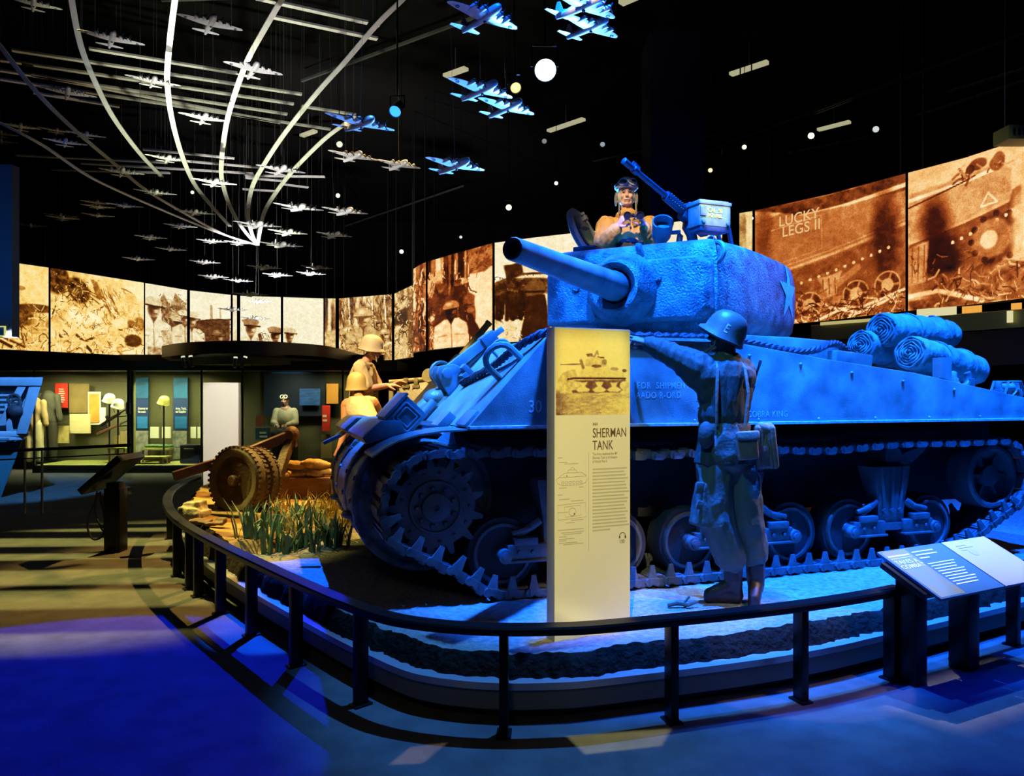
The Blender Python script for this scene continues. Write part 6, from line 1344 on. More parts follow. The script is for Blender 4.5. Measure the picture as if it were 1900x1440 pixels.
m=MB(); m.tube([p0-bo2+V((0,0,-.12)),p1-bo2+V((0,0,-.12))],.010,6); m.build('handrail',g('rail'),bal)
for x in (46,78): 
    p=at(x,835,10.72)-bo2; MB().box((p.x,p.y,p.z/2),(.018,.03,p.z)).build('glass_clamp',g('alu'),bal)
a,b=p0-bo2,p1-bo2
MB().add([(a.x,a.y,.05),(b.x,b.y,.05),(b.x,b.y,b.z-.03),(a.x,a.y,a.z-.03),(a.x,a.y+.012,.05),(b.x,b.y+.012,.05),(b.x,b.y+.012,b.z-.03),(a.x,a.y+.012,a.z-.03)],[(0,1,2,3),(7,6,5,4),(0,4,5,1),(1,5,6,2),(2,6,7,3),(3,7,4,0)]).build('glass_pane',g('glass'),bal,smooth=0)
# ------------------------------------------------------------------ display cases under the mural
CYf,CYb=16.0,17.3
k_=lambda x,Y: (x-CX)/F*Y
zb_,zt_=.14,2.14
struct(MB().box(((k_(20,CYb)+k_(650,CYb))/2,CYb+.1,1.2),(k_(650,CYb)-k_(20,CYb)+1.2,.2,2.4)).build('wall_case_back',g('olivewall'),smooth=0))
struct(MB().box(((k_(60,CYf)+k_(640,CYf))/2,(CYf+CYb)/2,zb_/2),(k_(640,CYf)-k_(60,CYf),CYb-CYf,zb_)).build('trim_case_base',g('black'),smooth=0))
struct(MB().box(((k_(20,CYf)+k_(650,CYf))/2,(CYf+CYb)/2,zt_+.1),(k_(650,CYf)-k_(20,CYf)+2,CYb-CYf+.3,.2)).build('trim_case_header',g('black'),smooth=0))
m=MB().box(((k_(20,20)+k_(700,20))/2-1,19.8,2.4),(12.0,.2,.5)).build('trim_mural_base',g('black'),smooth=0); struct(m)
def case(x0,x1,label,floorm):
    t=thing('display_case',label,'display case',(k_((x0+x1)/2,CYf),CYf,zb_)); o=V(t.location); X0_,X1_=k_(x0,CYf)-o.x,k_(x1,CYf)-o.x
    MB().box(((X0_+X1_)/2,.0,(zt_-zb_)/2),(X1_-X0_,.012,zt_-zb_)).build('glass_front',g('glass'),t,smooth=0)
    MB().box(((X0_+X1_)/2,.62,.01),(X1_-X0_,1.2,.02)).build('case_floor',floorm,t,smooth=0)
    for x in (X0_,X1_): MB().box((x,.0,(zt_-zb_)/2),(.03,.04,zt_-zb_)).build('case_post',g('black'),t,smooth=0)
    return t
fl_=mat('olive_case_floor',rgb(150,152,76),.8)
case(64,238,'wide lit glass case of uniforms, rifles and helmets at the left',fl_); case(246,374,'narrow lit glass case with blue text panels and one helmet',fl_); case(450,636,'dark glass case with a seated aviator figure, right of the white panel',mat('dark_case_floor',rgb(30,32,26),.8))
struct(MB().box((k_(241,CYf),CYf+.08,(zb_+zt_)/2),(.11,.12,zt_-zb_)).build('column_case',mat('olive_case_jamb',rgb(150,150,84),.7),smooth=0))
for x,cl,wt in ((110,(1,.86,.5),34),(190,(1,.86,.5),36),(275,(.95,.92,.46),32),(335,(.95,.92,.46),32)): area('case_light',(k_(x,16.5),16.35,zt_-.03),(k_(x,16.9),17.0,.2),cl,wt,.5,.15,140)
area('case_light',(k_(530,16.4),16.2,zt_-.03),(k_(530,16.9),17.2,.8),(.9,.85,.6),7,.3,.15,120); area('case_light',(k_(615,16.4),16.4,zt_-.03),(k_(612,16.9),17.2,.8),(1,.8,.4),9,.3,.15,120)
def board(name,x0,y0,x1,y1,m_,label,Y=17.15,cat='text panel',t=.03,g_=None):
    a,b=at(x0,y0,Y),at(x1,y1,Y); c=(a+b)/2; o=MB().box((0,0,0),(abs(b.x-a.x),t,abs(a.z-b.z))).build(name,m_,smooth=0); o.location=(c.x,Y,c.z)
    if label: tag(o,label,cat,g_)
    return o
def lines(o,x0,y0,rows,wd,h,step,m_,Y=17.15,t=.035):
    m=MB()
    for k in range(rows):
        a=at(x0,y0+k*step,Y); w_=wd*(.8+.2*((k*7)%3)/2)*Y/F; m.box((a.x+w_/2-o.location.x,-t/2,a.z-o.location.z),(w_,.006,h*Y/F))
    return m.build('printed_lines',m_,o,smooth=0)
wp=mat('paper_white',rgb(215,215,190),.7); 
o=board('wall_panel',103,711,126,757,g('red'),'red text panel in the uniform case'); lines(o,110,722,7,11,1.6,4,wp)
o=board('wall_panel',129,712,166,766,mat('brown_board',rgb(128,110,54),.7,var=.4,vscale=4),'brown backing board behind the pale paper in the uniform case')
o=board('document',130,768,168,804,mat('cream_document',rgb(206,198,140),.7,var=.15,vscale=6),'large pale document under the brown board',17.1,'document')
o=board('picture_frame',164,727,187,788,wp,'narrow golden picture in a white frame',17.12,'picture'); m=MB(); m.box((0,-.02,.0),(19*17.1/F,.01,54*17.1/F)); m.build('golden_print',mat('golden_print',rgb(198,150,50),.7,var=.4,vscale=5),o,smooth=0)
board('document',186,756,196,786,wp,'white sheet beside the golden picture',17.1,'document'); board('document',103,790,128,822,mat('cream_card',rgb(205,190,110),.7,var=.5,vscale=8),'cream card with dark prints at the lower left of the uniform case',17.0,'document')
o=board('label_card',234,747,246,768,wp,'small pair of cream label cards on the jamb between the cases',16.005,'label',.03); m=MB(); m.box((0,-.016,0),(.006,.004,.2)); m.build('card_gap',g('black'),o)
def bluepanel(x0,x1,ttl,label):
    o=board('wall_panel',x0,700,x1,798,g('navy'),label,17.1)
    a=at((x0+x1)/2,720,17.08)-o.location; m=MB(); m.box((a.x,-.02,a.z),((x1-x0)*.94*17.1/F,.008,38*17.1/F)); m.build('blue_picture',mat('teal_picture',rgb(24,100,150),.7,var=.7,vscale=3),o,smooth=0)
    a=at((x0+x1)/2,784,17.08)-o.location; m=MB(); m.box((a.x,-.02,a.z),((x1-x0)*.8*17.1/F,.008,22*17.1/F)); m.build('blue_caption',g('blueink'),o,smooth=0)
    p=at(x0+3,760,17.05)-o.location; text(ttl,.075,Matrix.Translation((p.x,-.03,p.z))@Matrix.Rotation(R(90),4,'X'),wp,o,sx=.62); return o
bluepanel(252,276,'Gateway to\nthe coast','dark blue text panel left of the helmet on its stand'); bluepanel(322,349,'Arms, Tools,\nand Supplies','brighter blue text panel right of the helmet on its stand')
gp=mat('grey_photograph',rgb(170,172,160),.7,var=.75,vscale=7); 
board('photograph',252,800,275,848,gp,'grey photograph under the left blue text panel',17.1,'photograph'); board('photograph',321,800,347,829,gp,'grey photograph under the right blue text panel',17.1,'photograph'); board('photograph',321,831,338,852,gp,'small dark photograph at the foot of the case beside the black trunk',17.0,'photograph')
for x0,x1,l in ((279,295,'white label sheet left of the helmet stand'),(301,317,'white label sheet right of the helmet stand'),(354,364,'white label sheet above the black trunk'),(367,373,'narrow pale label sheet above the black trunk')): board('document',x0,792,x1,813,wp,l,17.0,'document')
def trestle(x0,x1,y,yb,label,Y=16.7):
    a,b=at(x0,y,Y),at(x1,y,Y); t=thing('display_shelf',label,'shelf',((a.x+b.x)/2,Y,zb_+.02)); w_=b.x-a.x; h=a.z-zb_-.02
    MB().box((0,0,h),(w_,.35,.03)).build('shelf_top',fl_,t)
    for s_ in (-1,1):
        for d in (-1,1): MB().box((s_*w_*.44,d*.14,h/2),(.03,.03,h)).build('leg',g('plank'),t)
    return t
trestle(268,320,833,0,'olive shelf carrying dark gear under the helmet stand',16.9); trestle(250,312,848,0,'low olive bench at the front of the blue panel case',16.4); trestle(207,239,831,0,'small shelf with papers at the right end of the uniform case',16.5)
o=board('document',212,808,222,830,mat('tan_card',rgb(190,165,110),.7),'tan card standing on the small shelf of the uniform case',16.5,'document'); board('document',224,800,236,830,mat('tan_card_pale',rgb(206,186,128),.7),'taller pale card leaning beside the tan card',16.6,'document')
tk=thing('trunk','black trunk with pale straps at the right end of the blue panel case','trunk',(at(356,845,16.5).x,16.5,zb_+.02)); MB().box((0,0,.20),(.40,.3,.40)).build('trunk_body',g('black'),tk,bevel=.03); MB().box((0,-.155,.32),(.2,.01,.02)).build('trunk_strap',wp,tk)
o=blob('gear',lambda mb:[mb.ball((-.25+.1*k,0,.03),(.07,.08,.035)) for k in range(6)],g('leaf'),None,voxel=.02,noise=.01); sp_=at(295,831,16.9); o.location=(sp_.x,16.9,sp_.z+.015); tag(o,'row of dark webbing gear lying on the olive shelf','gear')
def helmetstand(x,y,Y,m_,label,yb=850):
    c=at(x,y,Y); t=thing('helmet_stand',label,'helmet',(c.x,Y,zb_)); h=c.z-zb_
    helmet(t,(0,0,h-.03),(.35,-.25,1),(-.3,-.9,0),m_,.95); MB().cyl((0,0,0),(0,0,h-.02),.018).build('stand_rod',g('black'),t); MB().cyl((0,0,0),(0,0,.02),.12).build('stand_foot',g('black'),t)
    m=MB()
    for s_ in (-1,1): m.tube([(s_*.09,-.02,h-.08),(s_*.05,-.05,h-.2)],.008,5)
    m.build('chin_strap',g('web'),t)
hw=mat('pale_helmet',rgb(226,226,205),.4)
helmetstand(203,738,16.6,hw,'white helmet on a thin stand, the upper left one of the pair'); helmetstand(219,748,16.5,hw,'pale helmet on a thin stand, lower right of the white one'); helmetstand(304,742,16.7,mat('olive_case_helmet',rgb(170,166,84),.5),'olive helmet with straps on a stand between the blue panels')
for (a,b,l) in (((186,790),(238,757),'upper dark rifle mounted slanting in the uniform case'),((180,806),(242,778),'lower wooden-stocked rifle mounted slanting in the uniform case')):
    A_,B_=at(*a,16.6),at(*b,16.6); d=B_-A_; t=thing('mounted_rifle',l,'rifle',A_); M=frame((0,0,0),d,(0,1,0)); MB().box((0,0,d.length*.35),(.05,.06,d.length*.7),M).build('stock',g('leather') if a[1]<800 else g('plank'),t,bevel=.01); MB().cyl((0,0,0),d,.018).build('barrel',g('gunblue'),t); MB().box((-.0,.05,d.length*.3),(.03,.12,.05),M).build('trigger_guard',g('gunblue'),t); MB().cyl(d*.5,(d*.5+V((0,.55,0))),.012).build('wall_bracket',g('black'),t)
def uniform(x,ytop,ybot,Y,mt,mb2,label,w=1.0):
    c=at(x,ybot,Y); t=thing('uniform_form',label,'uniform',(c.x,Y,zb_+.02)); H=at(x,ytop,Y).z-zb_-.02
    blob('tunic',lambda m:[m.ball((0,0,H*.80),(.19*w,.13,H*.18)),m.cap((0,0,H*.9),(0,0,H*.58),.13*w,.15*w),m.cap((-.19*w,0,H*.9),(-.26*w,-.02,H*.58),.07,.055),m.cap((.19*w,0,H*.9),(.26*w,-.02,H*.58),.07,.055)],mt,t,voxel=.02,noise=.014)
    blob('trousers',lambda m:[m.cap((-.08,0,H*.58),(-.11,0,.08),.11,.08),m.cap((.08,0,H*.58),(.11,0,.08),.11,.08)],mb2,t,voxel=.02,noise=.012)
    MB().cyl((0,0,0),(0,0,H*.7),.02).build('stand_rod',g('black'),t)
uniform(64,735,850,16.7,mat('tan_tunic',rgb(150,132,84),.85),mat('pale_breeches',rgb(196,190,140),.85),'headless form in a tan tunic and pale trousers beside the boat'); uniform(90,722,850,16.9,mat('dark_tunic',rgb(60,62,44),.85),mat('dark_trousers',rgb(52,50,36),.85),'headless form in a dark uniform with a pale scarf at the left of the case'); 
# right-hand dark case
o=board('wall_panel',490,690,604,772,mat('dark_blue_print',rgb(22,44,62),.6,var=.5,vscale=1.5),'large dark blue picture panel behind the seated aviator',17.1); m=MB(); a=at(545,691,17.05)-o.location; m.box((a.x-.05,-.02,a.z),(.9,.01,.05)); m.build('blue_edge_strip',g('blueink'),o)
o=board('photograph',556,721,594,752,mat('blue_sky_print',rgb(50,110,190),.6,var=.6,vscale=5,stretch=(1,1,4)),'blue picture of streaked shapes to the right of the aviator',16.95,'photograph')
board('wall_panel',606,712,628,749,mat('amber_board',rgb(196,140,54),.7),'amber board behind the bending crewman',17.0); o=board('wall_panel',598,752,613,800,g('red'),'red sign beside the bending crewman',16.9); o2=lines(o,599,772,2,9,4,8,wp,16.9)
board('wall_panel',596,806,616,850,mat('sand_board',rgb(150,128,70),.7),'sand-coloured board low behind the bending crewman',17.0)
o=board('wall_panel',474,794,501,816,mat('teal_sign',rgb(40,88,92),.7),'small teal sign with white letters behind the trail hinge',16.6); lines(o,482,803,2,16,3.5,7,wp,16.6)
board('wall_panel',475,772,488,792,mat('rust_board',rgb(130,66,34),.7),'small rust-red card above the teal sign',16.7)
av=thing('person','seated person in pale jacket and goggled cap inside the dark display case','person',(at(530,790,16.7).x,16.7,zb_+.02)); H=at(530,731,16.7).z-zb_-.02
blob('body',lambda m:[head(m,(0,-.05,H-.13),(-.1,-1,-.15),k=1.05,neck=(0,0,H-.32)),m.cap((0,0,H-.35),(0,.05,H-.8),.12,.13),m.cap((-.10,0,H-.85),(-.12,-.4,H-.85),.08,.07),m.cap((.10,0,H-.85),(.12,-.4,H-.85),.08,.07),m.cap((-.12,-.4,H-.85),(-.12,-.4,.08),.065,.05),m.cap((.12,-.4,H-.85),(.12,-.4,.08),.065,.05),m.cap((0,0,H-.33),(0,0,H-.9),.1,.12),hand(m,(-.10,-.30,H-.66),(.5,-.8,-.2),(0,.2,1),side=1),hand(m,(.10,-.30,H-.66),(-.5,-.8,-.2),(0,.2,1),side=-1)],g('skin2'),av,voxel=.012)
blob('jacket',lambda m:[m.ball((0,0,H-.5),(.20,.14,.24)),m.cap((-.19,0,H-.38),(-.24,-.08,H-.62),.08,.065),m.cap((-.24,-.08,H-.62),(-.12,-.27,H-.66),.065,.05),m.cap((.19,0,H-.38),(.24,-.08,H-.62),.08,.065),m.cap((.24,-.08,H-.62),(.12,-.27,H-.66),.065,.05)],mat('cream_jacket',rgb(206,200,160),.85,bump=.3),av,voxel=.016,noise=.012)
blob('trousers',lambda m:[m.cap((-.10,0,H-.85),(-.12,-.4,H-.85),.10,.09),m.cap((.10,0,H-.85),(.12,-.4,H-.85),.10,.09),m.cap((-.12,-.4,H-.85),(-.12,-.4,.15),.085,.07),m.cap((.12,-.4,H-.85),(.12,-.4,.15),.085,.07),m.cap((0,.02,H-.78),(0,.02,H-.9),.15,.15)],g('drab'),av,voxel=.018)
m=MB(); m.lathe([(.108,-.02),(.10,.05),(.07,.09),(.0001,.105)],frame((0,-.03,H-.10),(0,.1,1)),20); cp=m.build('cap',g('leather'),av); m=MB()
for s_ in (-1,1): m.torus((s_*.04,-.14,H-.06),(0,-1,.3),.035,.012,14,6)
m.build('goggles',wp,cp)
MB().box((0,.05,(H-1.0)/2),(.4,.4,max(.1,H-1.0))).build('seat_box',g('black'),av)
# plain white panel standing in front of the cases
p=at(412,860,10.2); wpn=thing('blank_panel','tall blank white panel standing behind the dusty carriage wheel','sign',(p.x,p.y,0)); hh=at(412,710,10.2).z
MB().box((0,0,hh/2),(65*10.2/F,.09,hh)).build('panel_body',g('white'),wpn,bevel=.004)
MB().box((0,0,.02),(65*10.2/F+.1,.35,.04)).build('panel_foot',g('black'),wpn,bevel=.004)
spot('panel_wash',(-3.0,6.4,5.2),(p.x,p.y,1.2),(1,.93,.80),1500,13,.5,.05)
# curved canopy over the cases with its small track lamps
cyn=[(300,642),(322,638),(345,635.5),(390,633),(440,632),(490,633),(540,636),(600,641),(640,650),(690,664)]
cp_=[V((k_(x,.98*F/(HY-y)),.98*F/(HY-y),0)) for x,y in cyn]; cps=catmull(cp_,4)
can=thing('canopy','dark curved canopy above the display cases','canopy',(0,0,0))
band(cps,[(.0,2.70),(.0,2.45),(.12,2.40)],'fascia',g('black'),can); band(cps,[(.14,2.47),(.18,2.25),(1.2,2.22)],'soffit_band',mat('olive_soffit',rgb(70,74,44),.6),can); band(cps,[(2.0,2.72),(.0,2.70)],'canopy_top',g('black'),can)
for i,(x,y,dx) in enumerate(((340,664,-1),(354,663,-1),(437,665,0),(455,664,1))):
    p=at(x,y,14.7); t=thing('track_lamp','small black track lamp under the curved canopy, '+('leftmost','second from the left','third from the left','rightmost')[i]+' of four','lamp',p); MB().cyl((0,0,0),(.06*dx*-1,-.05,-.18),.035).build('lamp_body',g('black'),t); MB().cyl((0,0,0),(.008*dx,.004,.03),.036).build('lamp_glint',glow('lamp_back_glow',(.8,.85,.6,1),.9),t); MB().tube([(0,0,.02),(0,.30,.06),(0,.42 if i>1 else 1.0,.16)],.012,6).build('lamp_arm',g('black'),t)
# olive ledge with panels below the right-hand mural
def rp(x,y,d): X,Y,zb,zt=wallpoint(2,x); Y=Y-d; return at(x,y,Y)
lx=list(range(1505,1970,30)); yt=lambda x: 604-(x-1512)*.0773; yb=lambda x: 633-(x-1512)*.067
led=thing('wall_ledge','long olive ledge running below the orange tank mural at the right','ledge',rp(1505,620,.5)); lo=V(led.location)
vs=[];fs=[]
for x in lx:
    for y,d in ((yb(x),.5),(yt(x),.5),(yt(x)-1,.1),(yb(x),.1)): vs.append(tuple(rp(x,y,d)-lo))
for i in range(len(lx)-1):
    for q_ in range(4): fs.append((i*4+q_,(i+1)*4+q_,(i+1)*4+(q_+1)%4,i*4+(q_+1)%4))
fs+=[(0,1,2,3),tuple(len(vs)-1-i for i in range(4))]
MB().add(vs,fs).build('ledge_body',g('ledge'),led,smooth=30)
def rbox(par,name,x0,x1,y0,y1,d,m_,tilt=-.077):
    vs=[rp(x,y+tilt*(x-x0),dd)-lo for dd in (d,d-.06) for x,y in ((x0,y1),(x1,y1),(x1,y0),(x0,y0))]
    return MB().add([tuple(v) for v in vs],[(0,1,2,3),(7,6,5,4),(0,4,5,1),(1,5,6,2),(2,6,7,3),(3,7,4,0)]).build(name,m_,par,smooth=0)
lit=glow('lit_cream_panel',(.95,.86,.45,1),.75); amb=glow('lit_amber_panel',(1,.45,.05,1),.85)
rbox(led,'light_panel',1701,1775,574,590,.48,lit); rbox(led,'light_panel',1785,1822,569,582,.48,amb); rbox(led,'light_panel',1876,1896,563,575,.48,amb); rbox(led,'ledge_strip',1868,1880,577,599,.56,lit,-.07)
rbox(led,'cream_edge',1522,1660,598,604,.52,glow('cream_edge_glow',(.8,.7,.25,1),.6)); rbox(led,'ledge_shadow_board',1515,1968,634,700,.3,g('black'),-.065)  # cream strip: light falling from above put in as glow
spot('ledge_wash',(4.2,7.2,6.8),(6.2,9.6,2.7),(.85,.9,.3),120,30,.6)
m=rp(1880,252,.3); vent=thing('air_vent','olive slotted air vent box above the mural at the far right','vent',m)
MB().box((.1,0,0),(.5,.3,.17)).build('vent_box',mat('olive_vent',rgb(128,124,52),.7),vent,bevel=.008); mm=MB()
for k in range(7): mm.box((-.09+k*.06,-.155,0),(.022,.012,.085))
mm.build('vent_slots',g('black'),vent)
for x in (-.1,.3): MB().cyl((x,0,.08),(x,0,ZC-m.z),.006).build('hanger_rod',g('wire'),vent)
# ------------------------------------------------------------------ flock of model bombers
SPAN=.70
def bomber():
    t=thing('model_bomber','x','model plane')
    mt=g('model'); S=SPAN
    MX=frame((0,0,0),(1,0,0),(0,0,1))
    fu=MB().lathe([(.0001,-.27),(.012,-.265),(.020,-.20),(.030,-.08),(.036,.04),(.036,.13),(.034,.18),(.026,.215),(.012,.232),(.0001,.236)],MX@Matrix.Diagonal((1.12,1,1,1)),18).build('fuselage',mt,t)
    m=MB(); m.ball((.10,0,.036),(.035,.014,.014)); m.ball((.02,0,.040),(.014,.012,.012)); m.ball((.03,0,-.040),(.014,.014,.012)); m.build('cockpit_turrets',mat('dark_canopy',rgb(60,66,72),.2) if 'dark_canopy' not in bpy.data.materials else bpy.data.materials['dark_canopy'],fu)
    def airfoil(x,ch,y,z,th): return [(x+ch*.5,y,z),(x+ch*.30,y,z+th),(x-ch*.1,y,z+th*.8),(x-ch*.5,y,z),(x-ch*.1,y,z-th*.5),(x+ch*.30,y,z-th*.6)]
    for s_ in (-1,1):
        wg=MB().loft([airfoil(.045,.145,0,-.012,.016),airfoil(.042,.130,s_*.10,-.008,.013),airfoil(.030,.090,s_*.25,.006,.008),airfoil(.020,.055,s_*.325,.013,.005),airfoil(.012,.02,s_*.35,.015,.002)]).build('wing',mt,t)
        m=MB(); m.torus((.028,s_*.265,-.002),(0,0,1),.014,.003,14,5); m.build('wing_roundel',g('navy'),wg)
        for y in (.085,.165):
            e=MB().lathe([(.0001,-.075),(.010,-.05),(.019,-.01),(.021,.045),(.019,.06),(.012,.064),(.0001,.066)],frame((.095-.15*(y-.085),s_*y,-.004+.02*y),(1,0,0),(0,0,1)),14).build('engine',mt,wg)
            m=MB(); 
            for k in range(3): a=k*2*PI/3+.5; m.box((.160-.15*(y-.085),s_*y+.022*math.sin(a),-.004+.02*y+.022*math.cos(a)),(.003,.008,.046),rot=(-a,0,0))
            m.ball((.163-.15*(y-.085),s_*y,-.004+.02*y),.006,n=8); m.build('propeller',bpy.data.materials['dark_canopy'],wg)
    m=MB(); 
    for s_ in (-1,1): m.loft([airfoil(-.225,.075,0,.012,.006),airfoil(-.230,.06,s_*.07,.013,.004),airfoil(-.235,.03,s_*.145,.014,.002)])
    m.build('tailplane',mt,t)
    MB().prism([(-.12,.02),(-.20,.045),(-.235,.115),(-.265,.12),(-.28,.08),(-.275,.0),(-.2,.0)],-.004,.004,Matrix(((1,0,0,0),(0,0,1,0),(0,1,0,0),(0,0,0,1)))).build('tail_fin',mt,t)
    return t
PL=[ # x, y, span in the photograph, hanging angle, label
(895,34,128,40,'blue-lit model bomber at top centre, alone above the pair by the yellow lamp'),(1078,12,122,40,'topmost blue-lit model bomber, cut by the top edge of the photo'),(1092,52,104,40,'blue-lit model bomber just under the topmost one, right of the bright white spotlight'),
(891,168,118,40,'upper blue-lit model bomber of the pair left of the yellow lamp'),(939,201,102,40,'lower blue-lit model bomber of the pair below the yellow lamp'),(668,230,128,41,'lilac-blue model bomber beside the blue spotlight'),
(655,291,92,38,'tan model bomber nose to wing with another under the lilac one'),(740,307,80,38,'tan model bomber between the two-tone pair and the lower blue bomber'),(844,308,108,40,'blue-lit model bomber hanging lowest and farthest right of the blue ones'),
(62,8,110,33,'pale model bomber cut by the top left corner'),(207,73,126,33,'grey model bomber at upper left above the long aluminium slats'),(390,45,122,33,'lilac-grey model bomber between the two brightest curved strips'),(470,130,110,33,'grey-tan model bomber crossing the right bright strip'),(284,152,104,33,'tan model bomber touching the middle bright strip from the left'),(125,173,112,33,'yellowish model bomber among the slats at the left'),(378,220,94,33,'tan model bomber between the bright strips just under the slats'),
(38,236,78,33,'leftmost white model bomber of the row of three below the slats'),(105,243,74,33,'middle white model bomber of the row of three below the slats'),(160,251,76,33,'rightmost white model bomber of the row of three, on a curved strip'),(121,265,84,33,'cream model bomber right under the row of three'),(2,249,28,33,'sliver of a model bomber at the left edge, the upper of two'),(2,263,40,33,'sliver of a model bomber at the left edge, the lower of two'),
(311,295,84,33,'cream model bomber left of the long middle strip, above the lower slats'),(398,339,84,33,'white model bomber at the lower slats between two strips'),(226,320,86,33,'cream model bomber on the end of a left curved strip'),(288,358,82,33,'cream model bomber below the left curved strip end'),(361,395,76,33,'cream model bomber above the long left strip'),(521,316,92,35,'tan model bomber at the right end of the lower slats'),
(180,377,64,33,'tan model bomber, left and upper of the overlapping trio'),(232,382,70,33,'cream model bomber, right one of the overlapping trio'),(182,384,66,33,'white model bomber underneath the overlapping trio'),(112,401,58,33,'white model bomber, upper of the close pair at far left'),(116,405,62,33,'white model bomber, lower of the close pair at far left'),(182,400,60,33,'white model bomber alone below the overlapping trio'),(57,419,52,30,'dim olive model bomber by the blue partition wall'),
(335,420,64,33,'white model bomber below the cream one on the long left strip'),(280,441,62,33,'white model bomber third row up above the palm mural'),(317,463,60,33,'white model bomber second row up above the palm mural'),(257,481,58,33,'lowest white model bomber above the palm mural'),(393,448,56,33,'white model bomber left of where the strips meet'),(444,451,56,33,'tan model bomber left of and touching the strip meeting point'),(521,455,84,35,'tan model bomber right of the strip meeting point'),(478,418,90,35,'tan model bomber across the strips just above their meeting point'),(534,432,74,36,'dim tan model bomber right of and above the strip meeting point'),(620,437,66,38,'bluish small model bomber far right of the strip meeting point'),(554,386,94,37,'copper model bomber, left of the overlapping copper pair'),(640,393,86,37,'copper model bomber, right of the overlapping copper pair'),
(491,497,66,34,'dim model bomber under the strip meeting point'),(515,511,56,34,'dim model bomber below the one under the meeting point'),(588,497,60,35,'dim model bomber above the white one near the jungle mural'),(577,508,56,35,'white model bomber above the pale mural with the face'),(380,487,58,33,'white model bomber high over the officer mural'),(396,514,58,33,'dim model bomber partly behind the white one over the ship mural'),(442,521,58,33,'white model bomber over the ship mural'),(465,547,70,33,'white model bomber at the top edge of the capped officers mural'),(432,575,56,33,'white model bomber in front of the ship hull mural'),(480,560,54,33,'pale model bomber in front of the capped officers mural sky'),(474,591,52,33,'white model bomber in front of the capped officer face')]
first=None
for i,(x,y,sp_,th,lb) in enumerate(PL):
    th=R(th); u=(x-CX)/F
    Y=F*SPAN*(math.cos(th)-u*math.sin(th))/max(sp_,50); Y=min(Y,17.8)
    p=at(x,y,Y)
    if first is None: first=bomber(); t=first; t.location=p; t.rotation_euler=(0,0,th-PI/2); t['label']=lb; t['group']='flock of hanging model bombers'; KIDS.clear(); src=[first]
    else: t=copy_thing(first,p,th-PI/2,lb)
    t.rotation_euler[1]=R(-3+2*((i*7)%4)); 
    MB().cyl((0,0,.03),(0,0,ZC-p.z),.0014,n=5).build('hanging_wire',g('wire'),t)
    KIDS[first.name]=[c for c in first.children if not c.name.startswith('hanging_wire')]
# ------------------------------------------------------------------ curved aluminium strips and slats under the ceiling
def zrow(y): return 6.7-1.7*min(1.05,max(-.1,y/455))
def arow(x,y): z=zrow(y); return at(x,y,(z-CZ)*F/(HY-y))
ST=[([(-60,200),(0,228),(80,270),(150,318),(200,345),(290,385),(400,430),(478,455)],'outermost curved aluminium strip on the left, nearest the blue wall'),([(-30,50),(0,85),(50,150),(100,205),(160,260),(220,310),(270,352),(350,400),(420,437),(478,455)],'second curved aluminium strip from the left'),([(128,-30),(150,85),(185,170),(215,225),(260,285),(300,328)],'third curved aluminium strip from the left, ending above the cream bombers'),([(330,-40),(318,50),(311,120),(311,160),(318,215),(335,280),(360,340),(395,385),(427,420)],'bright curved aluminium strip, left one of the two brightest'),([(540,-30),(522,0),(490,55),(460,110),(437,170),(420,230),(411,300),(413,340),(430,390),(455,430),(478,455)],'bright curved aluminium strip, right one of the two brightest'),([(770,-25),(743,3),(700,45),(640,115),(590,170),(530,245),(490,305),(467,350),(460,400),(468,435),(478,455)],'curved aluminium strip sweeping from the upper right of the fan'),([(660,215),(640,230),(600,260),(545,315),(510,360),(490,395),(482,430),(478,455)],'short rightmost curved aluminium strip of the fan')]
def strip(pts,w_,h_,name,label,m_,grp,cat,conv,k=5):
    P=[conv(x,y) for x,y in pts]; o=P[0].copy(); P=[p-o for p in P]; P=catmull(P,k) if len(P)>2 else P
    t=MB().tube(P,1,sec=[(-w_/2,-h_/2),(w_/2,-h_/2),(w_/2,h_/2),(-w_/2,h_/2)]).build(name,m_,smooth=30); t.location=o; return tag(t,label,cat,grp)
for i,(pts,lb) in enumerate(ST):
    t=strip(pts,.075,.014,'curved_strip',lb,g('alu'),'fan of curved aluminium strips','ceiling sculpture',arow)
    m=MB(); p=arow(*pts[1])-V(t.location); m.cyl(p,(p.x,p.y,ZC-t.location.z),.004,n=5); p=arow(*pts[-2])-V(t.location); m.cyl(p,(p.x,p.y,ZC-t.location.z),.004,n=5); m.build('hanger_rod',g('wire'),t)
ar=lambda x,y: at(x,y,(6.95-CZ)*F/(HY-y))
SL_=[((-40,106),(62,120)),((165,90),(440,136)),((22,93),(560,175)),((40,117),(545,193)),((-30,126),(533,212)),((58,138),(520,228)),((-30,142),(160,172)),((75,158),(613,240)),((62,172),(222,198)),((475,-4),(682,42)),((500,30),(700,72)),((560,197),(660,213)),((265,277),(435,294)),((30,288),(310,302)),((310,296),(482,311)),((150,303),(470,322)),((95,315),(315,321)),((455,326),(603,328)),((455,330),(525,336)),((525,342),(572,348)),((450,351),(512,355))]
for i,(a,b) in enumerate(SL_):
    hi='upper' if i<12 else 'lower'
    t=strip([a,b],.085 if i<12 else .10,.03,'ceiling_slat','long aluminium ceiling slat in the '+hi+' band of parallel slats',g('alu'),hi+' band of aluminium ceiling slats','ceiling slat',ar)
    m=MB(); 
    for e in (a,b): p=ar(*e)*1.0; c=ar((a[0]+b[0])/2,(a[1]+b[1])/2); p=p+(c-p)*.08-V(t.location); m.cyl(p,(p.x,p.y,ZC-t.location.z),.004,n=5)
    m.build('hanger_rod',g('wire'),t)
